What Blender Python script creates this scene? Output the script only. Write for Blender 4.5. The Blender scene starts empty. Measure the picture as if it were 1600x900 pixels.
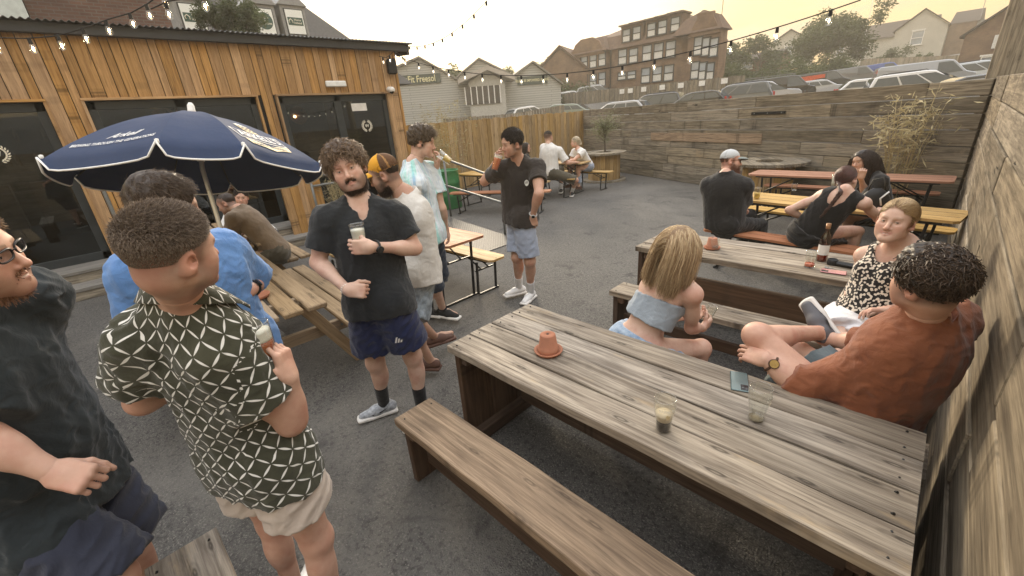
import bpy, math, random
import numpy as np
from mathutils import Vector, Matrix, Euler
R=math.radians
rng=random.Random(7); nr=np.random.RandomState(5)
S=bpy.context.scene
# ---------------- camera ----------------
CAMH=1.95; YAW=R(46.0); PITCH=R(22.3); ROLL=R(-4.54); FPX=654.0
def cam_basis():
    fw=np.array([-math.sin(YAW)*math.cos(PITCH),math.cos(YAW)*math.cos(PITCH),-math.sin(PITCH)])
    rt=np.array([math.cos(YAW),math.sin(YAW),0.]); up=np.cross(rt,fw)
    return math.cos(ROLL)*rt+math.sin(ROLL)*up, -math.sin(ROLL)*rt+math.cos(ROLL)*up, fw
CA,CB,CC=cam_basis()
cam=bpy.data.cameras.new('camera'); camo=bpy.data.objects.new('camera',cam); S.collection.objects.link(camo)
cam.sensor_width=36; cam.lens=36*FPX/1600; cam.clip_start=.05; cam.clip_end=2000
M=Matrix(((CA[0],CB[0],-CC[0],0),(CA[1],CB[1],-CC[1],0),(CA[2],CB[2],-CC[2],CAMH),(0,0,0,1)))
camo.matrix_world=M; S.camera=camo
# ---------------- light ----------------
SUN_AZ=R(-52); SUN_EL=R(16)       # azimuth from +Y towards +X
w=bpy.data.worlds.new("World"); S.world=w; w.use_nodes=True
nt=w.node_tree; nt.nodes.clear()
out=nt.nodes.new('ShaderNodeOutputWorld'); bg=nt.nodes.new('ShaderNodeBackground'); bg.inputs[1].default_value=.15
def WN(t,**k):
    x=nt.nodes.new('ShaderNode'+t)
    for a_,b_ in k.items(): setattr(x,a_,b_)
    return x
def WM(f,a,b):
    x=WN('Mix',data_type='RGBA'); 
    if hasattr(f,'links'): nt.links.new(f,x.inputs[0])
    else: x.inputs[0].default_value=f
    for i_,q_ in ((6,a),(7,b)):
        if hasattr(q_,'links'): nt.links.new(q_,x.inputs[i_])
        else: x.inputs[i_].default_value=(*q_,1)
    return x.outputs[2]
def WR(v,a,b,c=0.,d=1.):
    x=WN('MapRange',interpolation_type='SMOOTHSTEP'); nt.links.new(v,x.inputs[0])
    for i_,q_ in enumerate((a,b,c,d)): x.inputs[i_+1].default_value=q_
    return x.outputs[0]
sky=WN('TexSky'); sky.sky_type='NISHITA'; sky.sun_disc=False
sky.sun_elevation=SUN_EL; sky.sun_rotation=SUN_AZ; sky.dust_density=4.0; sky.air_density=1.2; sky.altitude=50
tc=WN('TexCoord'); sep=WN('SeparateXYZ'); nt.links.new(tc.outputs['Generated'],sep.inputs[0])
sd=(math.sin(SUN_AZ)*math.cos(SUN_EL),math.cos(SUN_AZ)*math.cos(SUN_EL),math.sin(SUN_EL))
dp=WN('VectorMath',operation='DOT_PRODUCT'); dp.inputs[1].default_value=sd; nt.links.new(tc.outputs['Generated'],dp.inputs[0])
# evening sky: cream round the sun, orange low on the right, thin cloud; bright fill light added overhead, above the view
near=WR(dp.outputs['Value'],.83,.975)
low=WM(near,(4.0,2.35,.85),(5.0,4.6,3.4))
mid=WM(near,(3.9,2.9,1.3),(5.2,5.0,4.1))
mp=WN('Mapping'); mp.inputs['Scale'].default_value=(1.5,1.5,9.0); nt.links.new(tc.outputs['Generated'],mp.inputs[0])
nz=WN('TexNoise'); nz.inputs['Scale'].default_value=2.4; nz.inputs['Detail'].default_value=8; nz.inputs['Roughness'].default_value=.6; nt.links.new(mp.outputs[0],nz.inputs[0])
c1=WM(WR(sep.outputs[2],.02,.22),low,mid)
c2=WM(WR(nz.outputs[0],.47,.66,0,.62),c1,(2.5,2.0,1.65))
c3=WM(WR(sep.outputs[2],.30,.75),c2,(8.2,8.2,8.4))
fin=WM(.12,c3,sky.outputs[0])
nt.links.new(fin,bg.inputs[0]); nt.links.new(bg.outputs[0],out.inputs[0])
sl=bpy.data.lights.new('sun','SUN'); sl.energy=1.9; sl.angle=R(11); sl.color=(1,.84,.62)
so=bpy.data.objects.new('sun',sl); S.collection.objects.link(so)
so.rotation_euler=Vector((sd[0],sd[1],sd[2])).to_track_quat('Z','Y').to_euler()
S.view_settings.view_transform='Standard'; S.view_settings.look='None'; S.view_settings.gamma=1; S.view_settings.use_curve_mapping=False
S.view_settings.exposure=1.05
S.cycles.max_bounces=6; S.cycles.diffuse_bounces=3; S.cycles.glossy_bounces=3; S.cycles.transmission_bounces=6; S.cycles.transparent_max_bounces=12
S.cycles.use_denoising=True; S.cycles.caustics_reflective=False; S.cycles.caustics_refractive=False
# ---------------- helpers ----------------
def ray(x,y):
    return (x-800)/FPX*CA-(y-450)/FPX*CB+CC
def at(x,y,h=0.):                    # point at height h that is seen at this place of the photograph
    d=ray(x,y); return np.array([0,0,CAMH])+(h-CAMH)/d[2]*d
def far(x,y,dist):
    d=ray(x,y); return np.array([0,0,CAMH])+d/np.hypot(d[0],d[1])*dist
def aty(x,y,Y):
    d=ray(x,y); return np.array([0,0,CAMH])+d*(Y/d[1])
def tag(o,label=None,cat=None,group=None,kind=None):
    if label: o['label']=label
    if cat: o['category']=cat
    if group: o['group']=group
    if kind: o['kind']=kind
    return o
def link(o,parent=None):
    S.collection.objects.link(o)
    if parent is not None: o.parent=parent
    return o
def empty(name,loc=(0,0,0),rz=0,label=None,cat=None,group=None):
    o=bpy.data.objects.new(name,None); o.empty_display_size=.1; o.location=[float(v) for v in loc]; o.rotation_euler=(0,0,rz); link(o)
    return tag(o,label,cat,group)
def copy_tree(o,parent=None):
    c=o.copy(); S.collection.objects.link(c); c.parent=parent
    for ch in list(o.children): copy_tree(ch,c)
    return c
def rotm(rx=0,ry=0,rz=0): return np.array(Euler((rx,ry,rz)).to_matrix())
def frame(z,xh=(1,0,0)):             # matrix whose columns are x,y,z axes with z along given vector
    z=np.asarray(z,float); z=z/np.linalg.norm(z); xh=np.asarray(xh,float)
    if abs(z@xh)/np.linalg.norm(xh)>.97: xh=np.array([0,1,0.]) if abs(z[1])<.9 else np.array([0,0,1.])
    x=xh-z*(z@xh); x/=np.linalg.norm(x); return np.array([x,np.cross(z,x),z]).T
class MB:
    def __init__(s): s.v=[];s.f=[];s.m=[];s.g=[];s.r=[];s.n=0;s.sm=[]
    def add(s,v,f,mat=0,gc=None,rnd=None,smooth=False):
        v=np.asarray(v,float).reshape(-1,3); s.v.append(v)
        s.f+= [tuple(i+s.n for i in q) for q in f]; s.m+=[mat]*len(f); s.sm+=[smooth]*len(f)
        s.g.append(v.copy() if gc is None else np.asarray(gc,float)); s.r.append(np.full(len(v),rng.random() if rnd is None else rnd)); s.n+=len(v); return s
    def box(s,c,size,rot=None,ch=.003,mat=0,axis=None,rnd=None,segs=1,bow=0.):
        sx,sy,sz=[a/2 for a in size]; ch=min(ch,sx*.9,sy*.9,sz*.9)
        c=np.asarray(c,float); 
        if axis is None: axis=int(np.argmax(size))
        if ch<=0:
            L=np.array([(x*sx,y*sy,z*sz) for x in(-1,1) for y in(-1,1) for z in(-1,1)])
            F=[(0,1,3,2),(4,6,7,5),(0,4,5,1),(2,3,7,6),(0,2,6,4),(1,5,7,3)]
        else:
            L=[];
            sg=[(x,y,z) for x in(-1,1) for y in(-1,1) for z in(-1,1)]
            for (x,y,z) in sg:
                L+=[(x*sx,y*(sy-ch),z*(sz-ch)),(x*(sx-ch),y*sy,z*(sz-ch)),(x*(sx-ch),y*(sy-ch),z*sz)]
            L=np.array(L); F=[]
            idx={t:i for i,t in enumerate(sg)}
            def fc(ax,s_):
                o=[a for a in range(3) if a!=ax]; q=[]
                for a,b in ((-1,-1),(1,-1),(1,1),(-1,1)):
                    t=[0,0,0]; t[ax]=s_; t[o[0]]=a; t[o[1]]=b; q.append(idx[tuple(t)]*3+ax)
                flip=(s_>0)!=(ax!=1); 
                return tuple(q[::-1]) if flip else tuple(q)
            for ax in range(3):
                for s_ in(-1,1): F.append(fc(ax,s_))
            for i,t in enumerate(sg):
                q=(i*3,i*3+1,i*3+2); F.append(q if t[0]*t[1]*t[2]>0 else q[::-1])
            for ax in range(3):
                o=[a for a in range(3) if a!=ax]
                for a in(-1,1):
                    for b in(-1,1):
                        t0=[0,0,0];t0[ax]=-1;t0[o[0]]=a;t0[o[1]]=b;t1=list(t0);t1[ax]=1
                        i0=idx[tuple(t0)]*3;i1=idx[tuple(t1)]*3
                        q=(i0+o[0],i1+o[0],i1+o[1],i0+o[1])
                        P=L[list(q)]; nrm=np.cross(P[1]-P[0],P[2]-P[1]); cen=P.mean(0)
                        F.append(q if nrm@cen>0 else q[::-1])
        g=L.copy(); o=[a for a in range(3) if a!=axis]; r_=rng.random() if rnd is None else rnd
        g=np.stack([L[:,axis],L[:,o[0]],L[:,o[1]]],1)+np.array([rng.random()*50,rng.random()*50,rng.random()*50])
        if rot is not None: L=L@np.asarray(rot).T
        return s.add(L+c,F,mat,g,r_)
    def cyl(s,a,b,r0,r1=None,seg=16,mat=0,caps=True,smooth=True,rnd=None):
        r1=r0 if r1 is None else r1; a=np.asarray(a,float);b=np.asarray(b,float); Fm=frame(b-a); h=np.linalg.norm(b-a)
        t=np.linspace(0,2*np.pi,seg,endpoint=False); c_=np.cos(t)[:,None]*Fm[:,0]+np.sin(t)[:,None]*Fm[:,1]
        v=np.vstack([a+c_*r0,b+c_*r1]); f=[(i,(i+1)%seg,(i+1)%seg+seg,i+seg) for i in range(seg)]
        off=rng.random()*40
        g=np.vstack([np.stack([np.full(seg,off),t*r0+off,np.zeros(seg)],1),np.stack([np.full(seg,h+off),t*r0+off,np.zeros(seg)],1)])
        s.add(v,f,mat,g,rnd,smooth)
        if caps:
            s.add(v[:seg],[tuple(range(seg))[::-1]],mat,v[:seg]*1.,rnd); s.add(v[seg:],[tuple(range(seg))],mat,v[seg:]*1.,rnd)
        return s
    def tube(s,pts,r,seg=8,mat=0,closed=False,rnd=None,caps=True):
        P=np.asarray(pts,float); n=len(P); rr=np.full(n,r) if np.isscalar(r) else np.asarray(r,float)
        T=np.zeros_like(P); 
        T[1:-1]=P[2:]-P[:-2]; T[0]=P[1]-P[0]; T[-1]=P[-1]-P[-2]
        if closed: T[0]=P[1]-P[-1]; T[-1]=P[0]-P[-2]
        T/=np.linalg.norm(T,axis=1)[:,None]+1e-12
        x=frame(T[0])[:,0]; V=[]
        t=np.linspace(0,2*np.pi,seg,endpoint=False)
        for i in range(n):
            x=x-T[i]*(T[i]@x); x/=np.linalg.norm(x)+1e-12; y=np.cross(T[i],x)
            V.append(P[i]+rr[i]*(np.cos(t)[:,None]*x+np.sin(t)[:,None]*y))
        V=np.vstack(V); f=[]
        for i in range(n if closed else n-1):
            j=(i+1)%n
            for k in range(seg): f.append((i*seg+k,i*seg+(k+1)%seg,j*seg+(k+1)%seg,j*seg+k))
        if caps and not closed: f+=[tuple(range(seg))[::-1],tuple((n-1)*seg+k for k in range(seg))]
        return s.add(V,f,mat,None,rnd,True)
    def lathe(s,prof,c=(0,0,0),seg=24,mat=0,rot=None,smooth=True,rnd=None,sx=1,sy=1):
        prof=np.asarray(prof,float); n=len(prof); t=np.linspace(0,2*np.pi,seg,endpoint=False)
        V=np.array([[p[0]*math.cos(a)*sx,p[0]*math.sin(a)*sy,p[1]] for p in prof for a in t])
        if rot is not None: V=V@np.asarray(rot).T
        f=[(i*seg+k,i*seg+(k+1)%seg,(i+1)*seg+(k+1)%seg,(i+1)*seg+k) for i in range(n-1) for k in range(seg)]
        return s.add(V+np.asarray(c,float),f,mat,None,rnd,smooth)
    def prism(s,poly,a,b,ax=2,mat=0,rnd=None,gc=None):     # polygon in the two other axes, extruded along ax
        n=len(poly); o=[k for k in range(3) if k!=ax]; V=[]
        for h in(a,b):
            for p in poly:
                t=[0,0,0]; t[ax]=h; t[o[0]]=p[0]; t[o[1]]=p[1]; V.append(t)
        f=[tuple(range(n))[::-1],tuple(range(n,2*n))]+[(i,(i+1)%n,(i+1)%n+n,i+n) for i in range(n)]
        V=np.array(V,float); area=sum(poly[i][0]*poly[(i+1)%n][1]-poly[(i+1)%n][0]*poly[i][1] for i in range(n))
        if (area<0)!=(ax==1)!=(b<a): f=[q[::-1] for q in f]
        return s.add(V,f,mat,gc,rnd)
    def xf(s,rot=None,loc=(0,0,0)):
        for i in range(len(s.v)):
            if rot is not None: s.v[i]=s.v[i]@np.asarray(rot).T
            s.v[i]=s.v[i]+np.asarray(loc,float)
        return s
    def build(s,name,mats,parent=None,label=None,cat=None,group=None,kind=None,smooth=None,ploc=None):
        me=bpy.data.meshes.new(name); V=np.vstack(s.v)
        if ploc is not None: V=V-np.asarray(ploc)
        me.from_pydata(V.tolist(),[],s.f)
        for m in (mats if isinstance(mats,(list,tuple)) else [mats]): me.materials.append(m)
        me.polygons.foreach_set('material_index',s.m)
        me.polygons.foreach_set('use_smooth',s.sm if smooth is None else [smooth]*len(s.f))
        a=me.attributes.new('gc','FLOAT_VECTOR','POINT'); a.data.foreach_set('vector',np.vstack(s.g).astype(np.float32).ravel())
        a=me.attributes.new('rnd','FLOAT','POINT'); a.data.foreach_set('value',np.concatenate(s.r).astype(np.float32))
        me.update(); o=bpy.data.objects.new(name,me); link(o,parent); return tag(o,label,cat,group,kind)
# ---- node expression helper
class NT:
    def __init__(s,name,rough=.6,spec=.4):
        s.m=bpy.data.materials.new(name); s.m.use_nodes=True; s.t=s.m.node_tree; s.t.nodes.clear()
        s.o=s.t.nodes.new('ShaderNodeOutputMaterial'); s.p=s.t.nodes.new('ShaderNodeBsdfPrincipled'); s.t.links.new(s.p.outputs[0],s.o.inputs[0])
        s.p.inputs['Roughness'].default_value=rough; s.p.inputs['Specular IOR Level'].default_value=spec
    def n(s,t,**k):
        x=s.t.nodes.new('ShaderNode'+t)
        for a,b in k.items(): setattr(x,a,b)
        return x
    def L(s,a,b): s.t.links.new(a,b)
    def put(s,i,v):
        if hasattr(v,'links'): s.L(v,i)
        else: i.default_value=v
    def attr(s,name,vec=True):
        x=s.n('Attribute',attribute_name=name); return x.outputs['Vector' if vec else 'Fac']
    def acol(s,name): return s.n('Attribute',attribute_name=name).outputs['Color']
    def obj(s): return s.n('TexCoord').outputs['Object']
    def pos(s): return s.n('NewGeometry').outputs['Position']
    def map(s,v,sc=(1,1,1),loc=(0,0,0),rot=(0,0,0)):
        x=s.n('Mapping'); s.L(v,x.inputs[0]); x.inputs['Scale'].default_value=sc; x.inputs['Location'].default_value=loc; x.inputs['Rotation'].default_value=rot; return x.outputs[0]
    def noise(s,v,sc=5,det=4,rough=.55,dist=0,out=0):
        x=s.n('TexNoise'); s.L(v,x.inputs['Vector']); x.inputs['Scale'].default_value=sc; x.inputs['Detail'].default_value=det; x.inputs['Roughness'].default_value=rough; x.inputs['Distortion'].default_value=dist; return x.outputs[out]
    def vor(s,v,sc=5,feature='F1',out=0,rnd=1,dim='3D'):
        x=s.n('TexVoronoi',feature=feature,voronoi_dimensions=dim); s.L(v,x.inputs['Vector']); x.inputs['Scale'].default_value=sc; x.inputs['Randomness'].default_value=rnd; return x.outputs[out]
    def ma(s,op,a,b=0.,c=None):
        x=s.n('Math',operation=op); s.put(x.inputs[0],a); s.put(x.inputs[1],b)
        if c is not None: s.put(x.inputs[2],c)
        return x.outputs[0]
    def rmp(s,v,stops):
        x=s.n('ValToRGB'); s.L(v,x.inputs[0]); e=x.color_ramp.elements
        while len(e)<len(stops): e.new(.5)
        for i,(p,c) in enumerate(stops):
            e[i].position=p; e[i].color=(c,c,c,1) if np.isscalar(c) else (c[0],c[1],c[2],1)
        return x.outputs[0]
    def mr(s,v,a,b,c=0,d=1):
        x=s.n('MapRange'); s.L(v,x.inputs[0])
        for i,q in enumerate((a,b,c,d)): x.inputs[i+1].default_value=q
        return x.outputs[0]
    def mix(s,f,a,b,mode='MIX'):
        x=s.n('Mix',data_type='RGBA',blend_type=mode); s.put(x.inputs[0],f)
        for i,q in ((6,a),(7,b)):
            if hasattr(q,'links'): s.L(q,x.inputs[i])
            else: x.inputs[i].default_value=(q[0],q[1],q[2],1)
        return x.outputs[2]
    def sep(s,v):
        x=s.n('SeparateXYZ'); s.L(v,x.inputs[0]); return x.outputs
    def comb(s,a,b,c=0.):
        x=s.n('CombineXYZ'); s.put(x.inputs[0],a);s.put(x.inputs[1],b);s.put(x.inputs[2],c); return x.outputs[0]
    def col(s,v):
        if hasattr(v,'links'): s.L(v,s.p.inputs['Base Color'])
        else: s.p.inputs['Base Color'].default_value=(v[0],v[1],v[2],1)
        return s
    def rough(s,v): s.put(s.p.inputs['Roughness'],v); return s
    def bump(s,h,st=.3,d=.01):
        x=s.n('Bump'); x.inputs['Strength'].default_value=st; x.inputs['Distance'].default_value=d; s.L(h,x.inputs['Height']); s.L(x.outputs[0],s.p.inputs['Normal']); return s
def plain(name,c,rough=.5,metal=0.,spec=.4,var=.12,sc=9,bump=.0,trans=0,emit=None,es=0,coat=0):
    t=NT(name,rough,spec); 
    if trans==0:
        nv=t.noise(t.obj(),sc,4); 
        t.col(t.mix(t.mr(nv,.3,.7),[x*(1-var) for x in c],[min(1,x*(1+var)) for x in c]))
        t.rough(t.mr(nv,.2,.8,max(.02,rough*.85),min(1,rough*1.15)))
        if bump: t.bump(t.noise(t.obj(),sc*8,3),bump,.004)
    else:
        t.col(c); t.p.inputs['Transmission Weight'].default_value=trans
    t.p.inputs['Metallic'].default_value=metal; t.p.inputs['Coat Weight'].default_value=coat
    if emit: t.p.inputs['Emission Color'].default_value=(*emit,1); t.p.inputs['Emission Strength'].default_value=es
    return t.m
def wood(name,c1,c2,dark,rough=.75,fine=1.,patch=.5,bump=.35,crack=.5,knots=.8,var=.25,stain=None):
    t=NT(name,rough,.25); g=t.attr('gc'); r=t.attr('rnd',False)
    n1=t.noise(t.map(g,(1.3*fine,30*fine,30*fine)),1.6,7,.62,.4)
    n2=t.noise(t.map(g,(.9,4.5,4.5)),1.5,5,.6,.8)
    n3=t.noise(t.map(g,(5,170*fine,60)),1.,3,.6)
    c=t.mix(t.mr(n1,.38,.62),c1,c2)
    c=t.mix(t.ma('MULTIPLY',t.mr(n2,.48,.72),patch),c,dark)
    c=t.mix(t.ma('MULTIPLY',t.mr(n3,.52,.75),.45),c,[x*.55 for x in dark])
    # knots: rings around scattered points
    kv=t.map(g,(2.1,8.5,0)); wob=t.noise(t.map(g,(6,22,0)),1,2)
    kd=t.ma('ADD',t.vor(kv,1.,dim='2D'),t.ma('MULTIPLY',wob,.12))
    ring=t.ma('SINE',t.ma('MULTIPLY',kd,70.))
    near=t.mr(kd,.10,.24,1,0)
    km=t.ma('MULTIPLY',near,knots)
    c=t.mix(t.ma('MULTIPLY',km,t.mr(ring,-1,1,.25,.8)),c,[x*.5 for x in dark])
    ck=t.noise(t.map(g,(.7,42,5)),1.2,4,.7,.6); cm=t.mr(ck,.66,.70)
    c=t.mix(t.ma('MULTIPLY',cm,crack),c,[x*.25 for x in dark])
    if stain is not None: c=t.mix(t.ma('MULTIPLY',t.mr(t.noise(t.map(g,(1.6,6,2)),1.3,5,.7),.58,.7),.6),c,stain)
    hv=t.n('HueSaturation'); t.L(c,hv.inputs['Color']); t.L(t.mr(r,0,1,1-var,1+var),hv.inputs['Value']); t.L(t.mr(t.ma('FRACT',t.ma('MULTIPLY',r,7.3)),0,1,.85,1.15),hv.inputs['Saturation'])
    t.col(hv.outputs[0])
    h=t.ma('SUBTRACT',t.ma('ADD',t.ma('MULTIPLY',n1,.5),t.ma('MULTIPLY',n3,.5)),t.ma('ADD',t.ma('MULTIPLY',cm,.8),t.ma('MULTIPLY',km,t.ma('MULTIPLY',ring,.15))))
    t.bump(h,bump,.006); t.rough(t.mr(n1,.2,.8,rough-.12,min(1,rough+.12))); return t.m
def glassmat(name,tint=(.97,.98,.97),alpha=.86,refl=.07):  # thin walled clear glass
    t=NT(name); tr=t.n('BsdfTransparent'); tr.inputs[0].default_value=(*tint,1)
    gl_=t.n('BsdfGlossy'); gl_.inputs['Roughness'].default_value=.03; gl_.inputs[0].default_value=(1,1,1,1)
    lw=t.n('LayerWeight'); lw.inputs[0].default_value=.35
    f=t.ma('ADD',t.ma('MULTIPLY',t.ma('POWER',lw.outputs['Facing'],2.5),.85),refl); mx=t.n('MixShader'); t.L(f,mx.inputs[0]); t.L(tr.outputs[0],mx.inputs[1]); t.L(gl_.outputs[0],mx.inputs[2]); t.L(mx.outputs[0],t.o.inputs[0]); return t.m
def text_mesh(txt,size,bold=False,shear=0,spacing=1.0,extrude=0.0,align='CENTER'):
    cu=bpy.data.curves.new('txt','FONT'); cu.body=txt; cu.size=size; cu.shear=shear; cu.space_character=spacing; cu.align_x=align; cu.align_y='CENTER'; cu.offset=.012*size if bold else 0; cu.resolution_u=2
    o=bpy.data.objects.new('txt',cu); S.collection.objects.link(o); dg=bpy.context.evaluated_depsgraph_get(); me=o.evaluated_get(dg).to_mesh()
    V=np.array([v.co[:] for v in me.vertices]).reshape(-1,3); F=[tuple(p.vertices) for p in me.polygons]
    o.evaluated_get(dg).to_mesh_clear(); bpy.data.objects.remove(o); bpy.data.curves.remove(cu); return V,F
def text_on(name,txt,size,origin,ux,uy,mat,parent,bold=False,off=.003,shear=0,spacing=1.,sx=1.):
    V,F=text_mesh(txt,size,bold,shear,spacing); ux=np.array(ux,float);uy=np.array(uy,float);ux/=np.linalg.norm(ux);uy/=np.linalg.norm(uy); nn=np.cross(ux,uy)
    W=np.asarray(origin)+V[:,:1]*sx*ux+V[:,1:2]*uy+off*nn
    b=MB(); b.add(W,F); return b.build(name,mat,parent)
def leaves(b,pts,size,mat=0,asp=2.2,droop=.3,spread=.5,n=None):
    pts=np.asarray(pts,float); k=len(pts); d=nr.normal(size=(k,3)); d[:,2]=d[:,2]*.5-droop; d/=np.linalg.norm(d,axis=1)[:,None]
    u=nr.normal(size=(k,3)); u-=d*(u*d).sum(1)[:,None]; u/=np.linalg.norm(u,axis=1)[:,None]
    sz=size*nr.uniform(.6,1.3,(k,1)); wv=sz/asp
    nrm=np.cross(d,u)
    V=np.stack([pts,pts+d*sz*.5+u*wv*.5+nrm*wv*.2,pts+d*sz,pts+d*sz*.5-u*wv*.5+nrm*wv*.2],1).reshape(-1,3)
    F=[(4*i,4*i+1,4*i+2,4*i+3) for i in range(k)]
    s=b; s.v.append(V); s.f+=[tuple(j+s.n for j in q) for q in F]; s.m+=[mat]*k; s.sm+=[False]*k; s.g.append(V.copy()); s.r.append(np.repeat(nr.uniform(0,1,k),4)); s.n+=len(V)
def leafmat(name,c1,c2,tr=.35):
    t=NT(name,.55,.3); r=t.attr('rnd',False); c=t.mix(r,c1,c2); c=t.mix(t.mr(t.noise(t.pos(),1.3,3),.4,.65),c,[x*1.35 for x in c2]); t.col(c)
    d=t.n('BsdfTranslucent'); t.L(c,d.inputs[0]); mx=t.n('MixShader'); mx.inputs[0].default_value=tr; t.L(t.p.outputs[0],mx.inputs[1]); t.L(d.outputs[0],mx.inputs[2]); t.L(mx.outputs[0],t.o.inputs[0]); return t.m

# ================= materials =================
t=NT('asphalt',.85,.35); P_=t.pos()
a=t.noise(P_,.7,6,.6); b_=t.noise(P_,95,3,.7); sp=t.vor(P_,150,out=1); spd=t.sep(sp)[0]
c=t.mix(t.mr(a,.38,.62),(.056,.053,.050),(.128,.120,.108)); c=t.mix(t.mr(b_,.42,.66),c,(.14,.134,.122)); c=t.mix(t.ma('MULTIPLY',t.mr(t.noise(P_,34,3,.7),.50,.62),.7),c,(.034,.032,.031)); 
c=t.mix(t.mr(spd,.86,.96),c,(.19,.18,.16)); c=t.mix(t.ma('MULTIPLY',t.mr(t.noise(P_,1.9,7,.65,1.2),.57,.68),.6),c,(.022,.021,.022))
c=t.mix(t.ma('MULTIPLY',t.mr(t.noise(P_,.33,6,.7,.6),.52,.64),.55),c,(.18,.168,.148))
c=t.mix(t.ma('MULTIPLY',t.mr(t.noise(P_,9,4,.6,.8),.66,.72),.5),c,(.018,.018,.018))
t.col(c); t.bump(t.ma('ADD',t.vor(P_,130),t.ma('MULTIPLY',t.noise(P_,60,3),1.0)),.8,.006); t.rough(t.mr(a,.3,.7,.75,.95)); ASPH=t.m
GREY=wood('weathered_sleeper',(.29,.25,.19),(.14,.12,.09),(.050,.044,.037),.85,1.0,.65,.5,1.,.7,.30,(.28,.22,.15))
RWALL=wood('pale_weathered_sleeper',(.295,.248,.182),(.145,.12,.088),(.05,.039,.028),.85,.8,.75,.7,1.,.7,.25,(.16,.13,.095))
CLAD=wood('larch_cladding',(.50,.31,.145),(.34,.20,.09),(.17,.10,.048),.62,.6,.45,.25,.35,.9,.22)
FENCE=wood('fence_timber',(.42,.29,.135),(.30,.20,.09),(.16,.105,.055),.75,.7,.5,.3,.4,.8,.2)
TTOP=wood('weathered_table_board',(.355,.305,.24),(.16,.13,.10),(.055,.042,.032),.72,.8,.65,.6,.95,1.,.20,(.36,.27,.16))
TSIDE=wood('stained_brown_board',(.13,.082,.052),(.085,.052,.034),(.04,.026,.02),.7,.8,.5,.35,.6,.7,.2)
BENCH=wood('worn_bench_board',(.37,.275,.19),(.20,.145,.10),(.08,.058,.042),.7,1.1,.6,.55,.9,.7,.12,(.23,.17,.12))
PICN=wood('picnic_softwood',(.38,.28,.175),(.27,.195,.12),(.15,.11,.07),.75,.8,.35,.3,.4,1.,.14)
ORNG=wood('orange_varnished_board',(.42,.205,.12),(.34,.155,.088),(.24,.11,.065),.6,.6,.4,.12,.2,.9,.06)
YELW=wood('yellow_varnished_board',(.50,.345,.16),(.42,.275,.115),(.32,.20,.08),.6,.6,.4,.12,.2,.9,.06)
OAK=wood('grey_wooden_step',(.24,.225,.2),(.17,.16,.145),(.09,.085,.075),.8,.8,.5,.4,.6,.5,.1)
BLK=plain('black_steel',(.022,.023,.024),.45,.3); ANTH=plain('anthracite_frame',(.030,.036,.040),.45)
GALV=plain('galvanised_steel',(.20,.21,.21),.55,.4); WHT=plain('white_paint',(.75,.74,.71),.5); DKGRN=plain('green_paint',(.03,.16,.055),.4,spec=.5)
for m_ in (ORNG,YELW): [setattr(n_.inputs['Specular IOR Level'],'default_value',.10) for n_ in m_.node_tree.nodes if n_.type=='BSDF_PRINCIPLED']
RUB=plain('black_rubber',(.015,.015,.015),.8); CREAM=plain('cream_print',(.78,.74,.62),.6,var=.03); CONC=plain('concrete',(.20,.195,.18),.9,bump=.3)
BULB=plain('bulb_glow',(1,.7,.4),.3,emit=(1,.62,.26),es=32); BULBFAR=plain('far_bulb_glow',(1,.8,.6),.3,emit=(1,.82,.6),es=5)
TERRA=plain('terracotta',(.33,.135,.075),.8,var=.2,bump=.25)
CLEAR=glassmat('clear_glass'); 
# ================= ground =================
g=MB(); g.add([(-400,-200,0),(400,-200,0),(400,600,0),(-400,600,0)],[(0,1,2,3)]); g.build('ground',ASPH,kind='structure')
WA=np.array([-9.45,13.33]); WB=np.array([.27,8.79]); WD=(WB-WA)/np.linalg.norm(WB-WA); WL=np.linalg.norm(WB-WA); WNN=np.array([-WD[1],WD[0]])
CARS=[]   # filled below: (x,y,z) of every car, the terrain passes under them
def park_z(x,y):
    z=1.3+.07*x+.045*y; wsum=0; dz=0
    for (a_,b2,c2) in CARS:
        d2=(x-a_)**2+(y-b2)**2; w_=math.exp(-d2/30); wsum+=w_; dz+=w_*(c2-(1.3+.07*a_+.045*b2))
    if wsum>0: z+=dz/max(wsum,.6)
    return max(.02,z)
# ================= sleeper walls =================
def sleeper_wall(name,A,D,L,N,top,rows,mat,label,thick=.10,lens=(1.6,3.0),forced=None,cat='wall'):
    root=empty(name,(A[0],A[1],0),0,label,cat)
    h=top/rows
    for r_ in range(rows):
        u=0
        while u<L-.02:
            l=min(rng.uniform(*lens),L-u); 
            if L-u-l<.5: l=L-u
            if forced and forced(r_,u) is not None: l=forced(r_,u)
            b=MB(); zz=r_*h+h/2; rot=np.array([[D[0],-D[1],0],[D[1],D[0],0],[0,0,1]])
            c_=np.array([*(A+D*(u+l/2)+N*(thick/2-rng.uniform(0,.012))),zz+rng.uniform(-.002,.002)])-np.array([A[0],A[1],0])
            tilt=rotm(0,rng.uniform(-.002,.002),0)
            b.box(c_,(l-.008,thick,h-rng.choice([.008,.010,.018])),rot@tilt,.006,axis=0,rnd=rng.random())
            b.build('sleeper',mat,root); u+=l
    return root
bw=sleeper_wall('sleeper_wall',WA,WD,WL,WNN,1.95,9,GREY,'long grey wall of horizontal sleepers below the car park')
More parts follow.
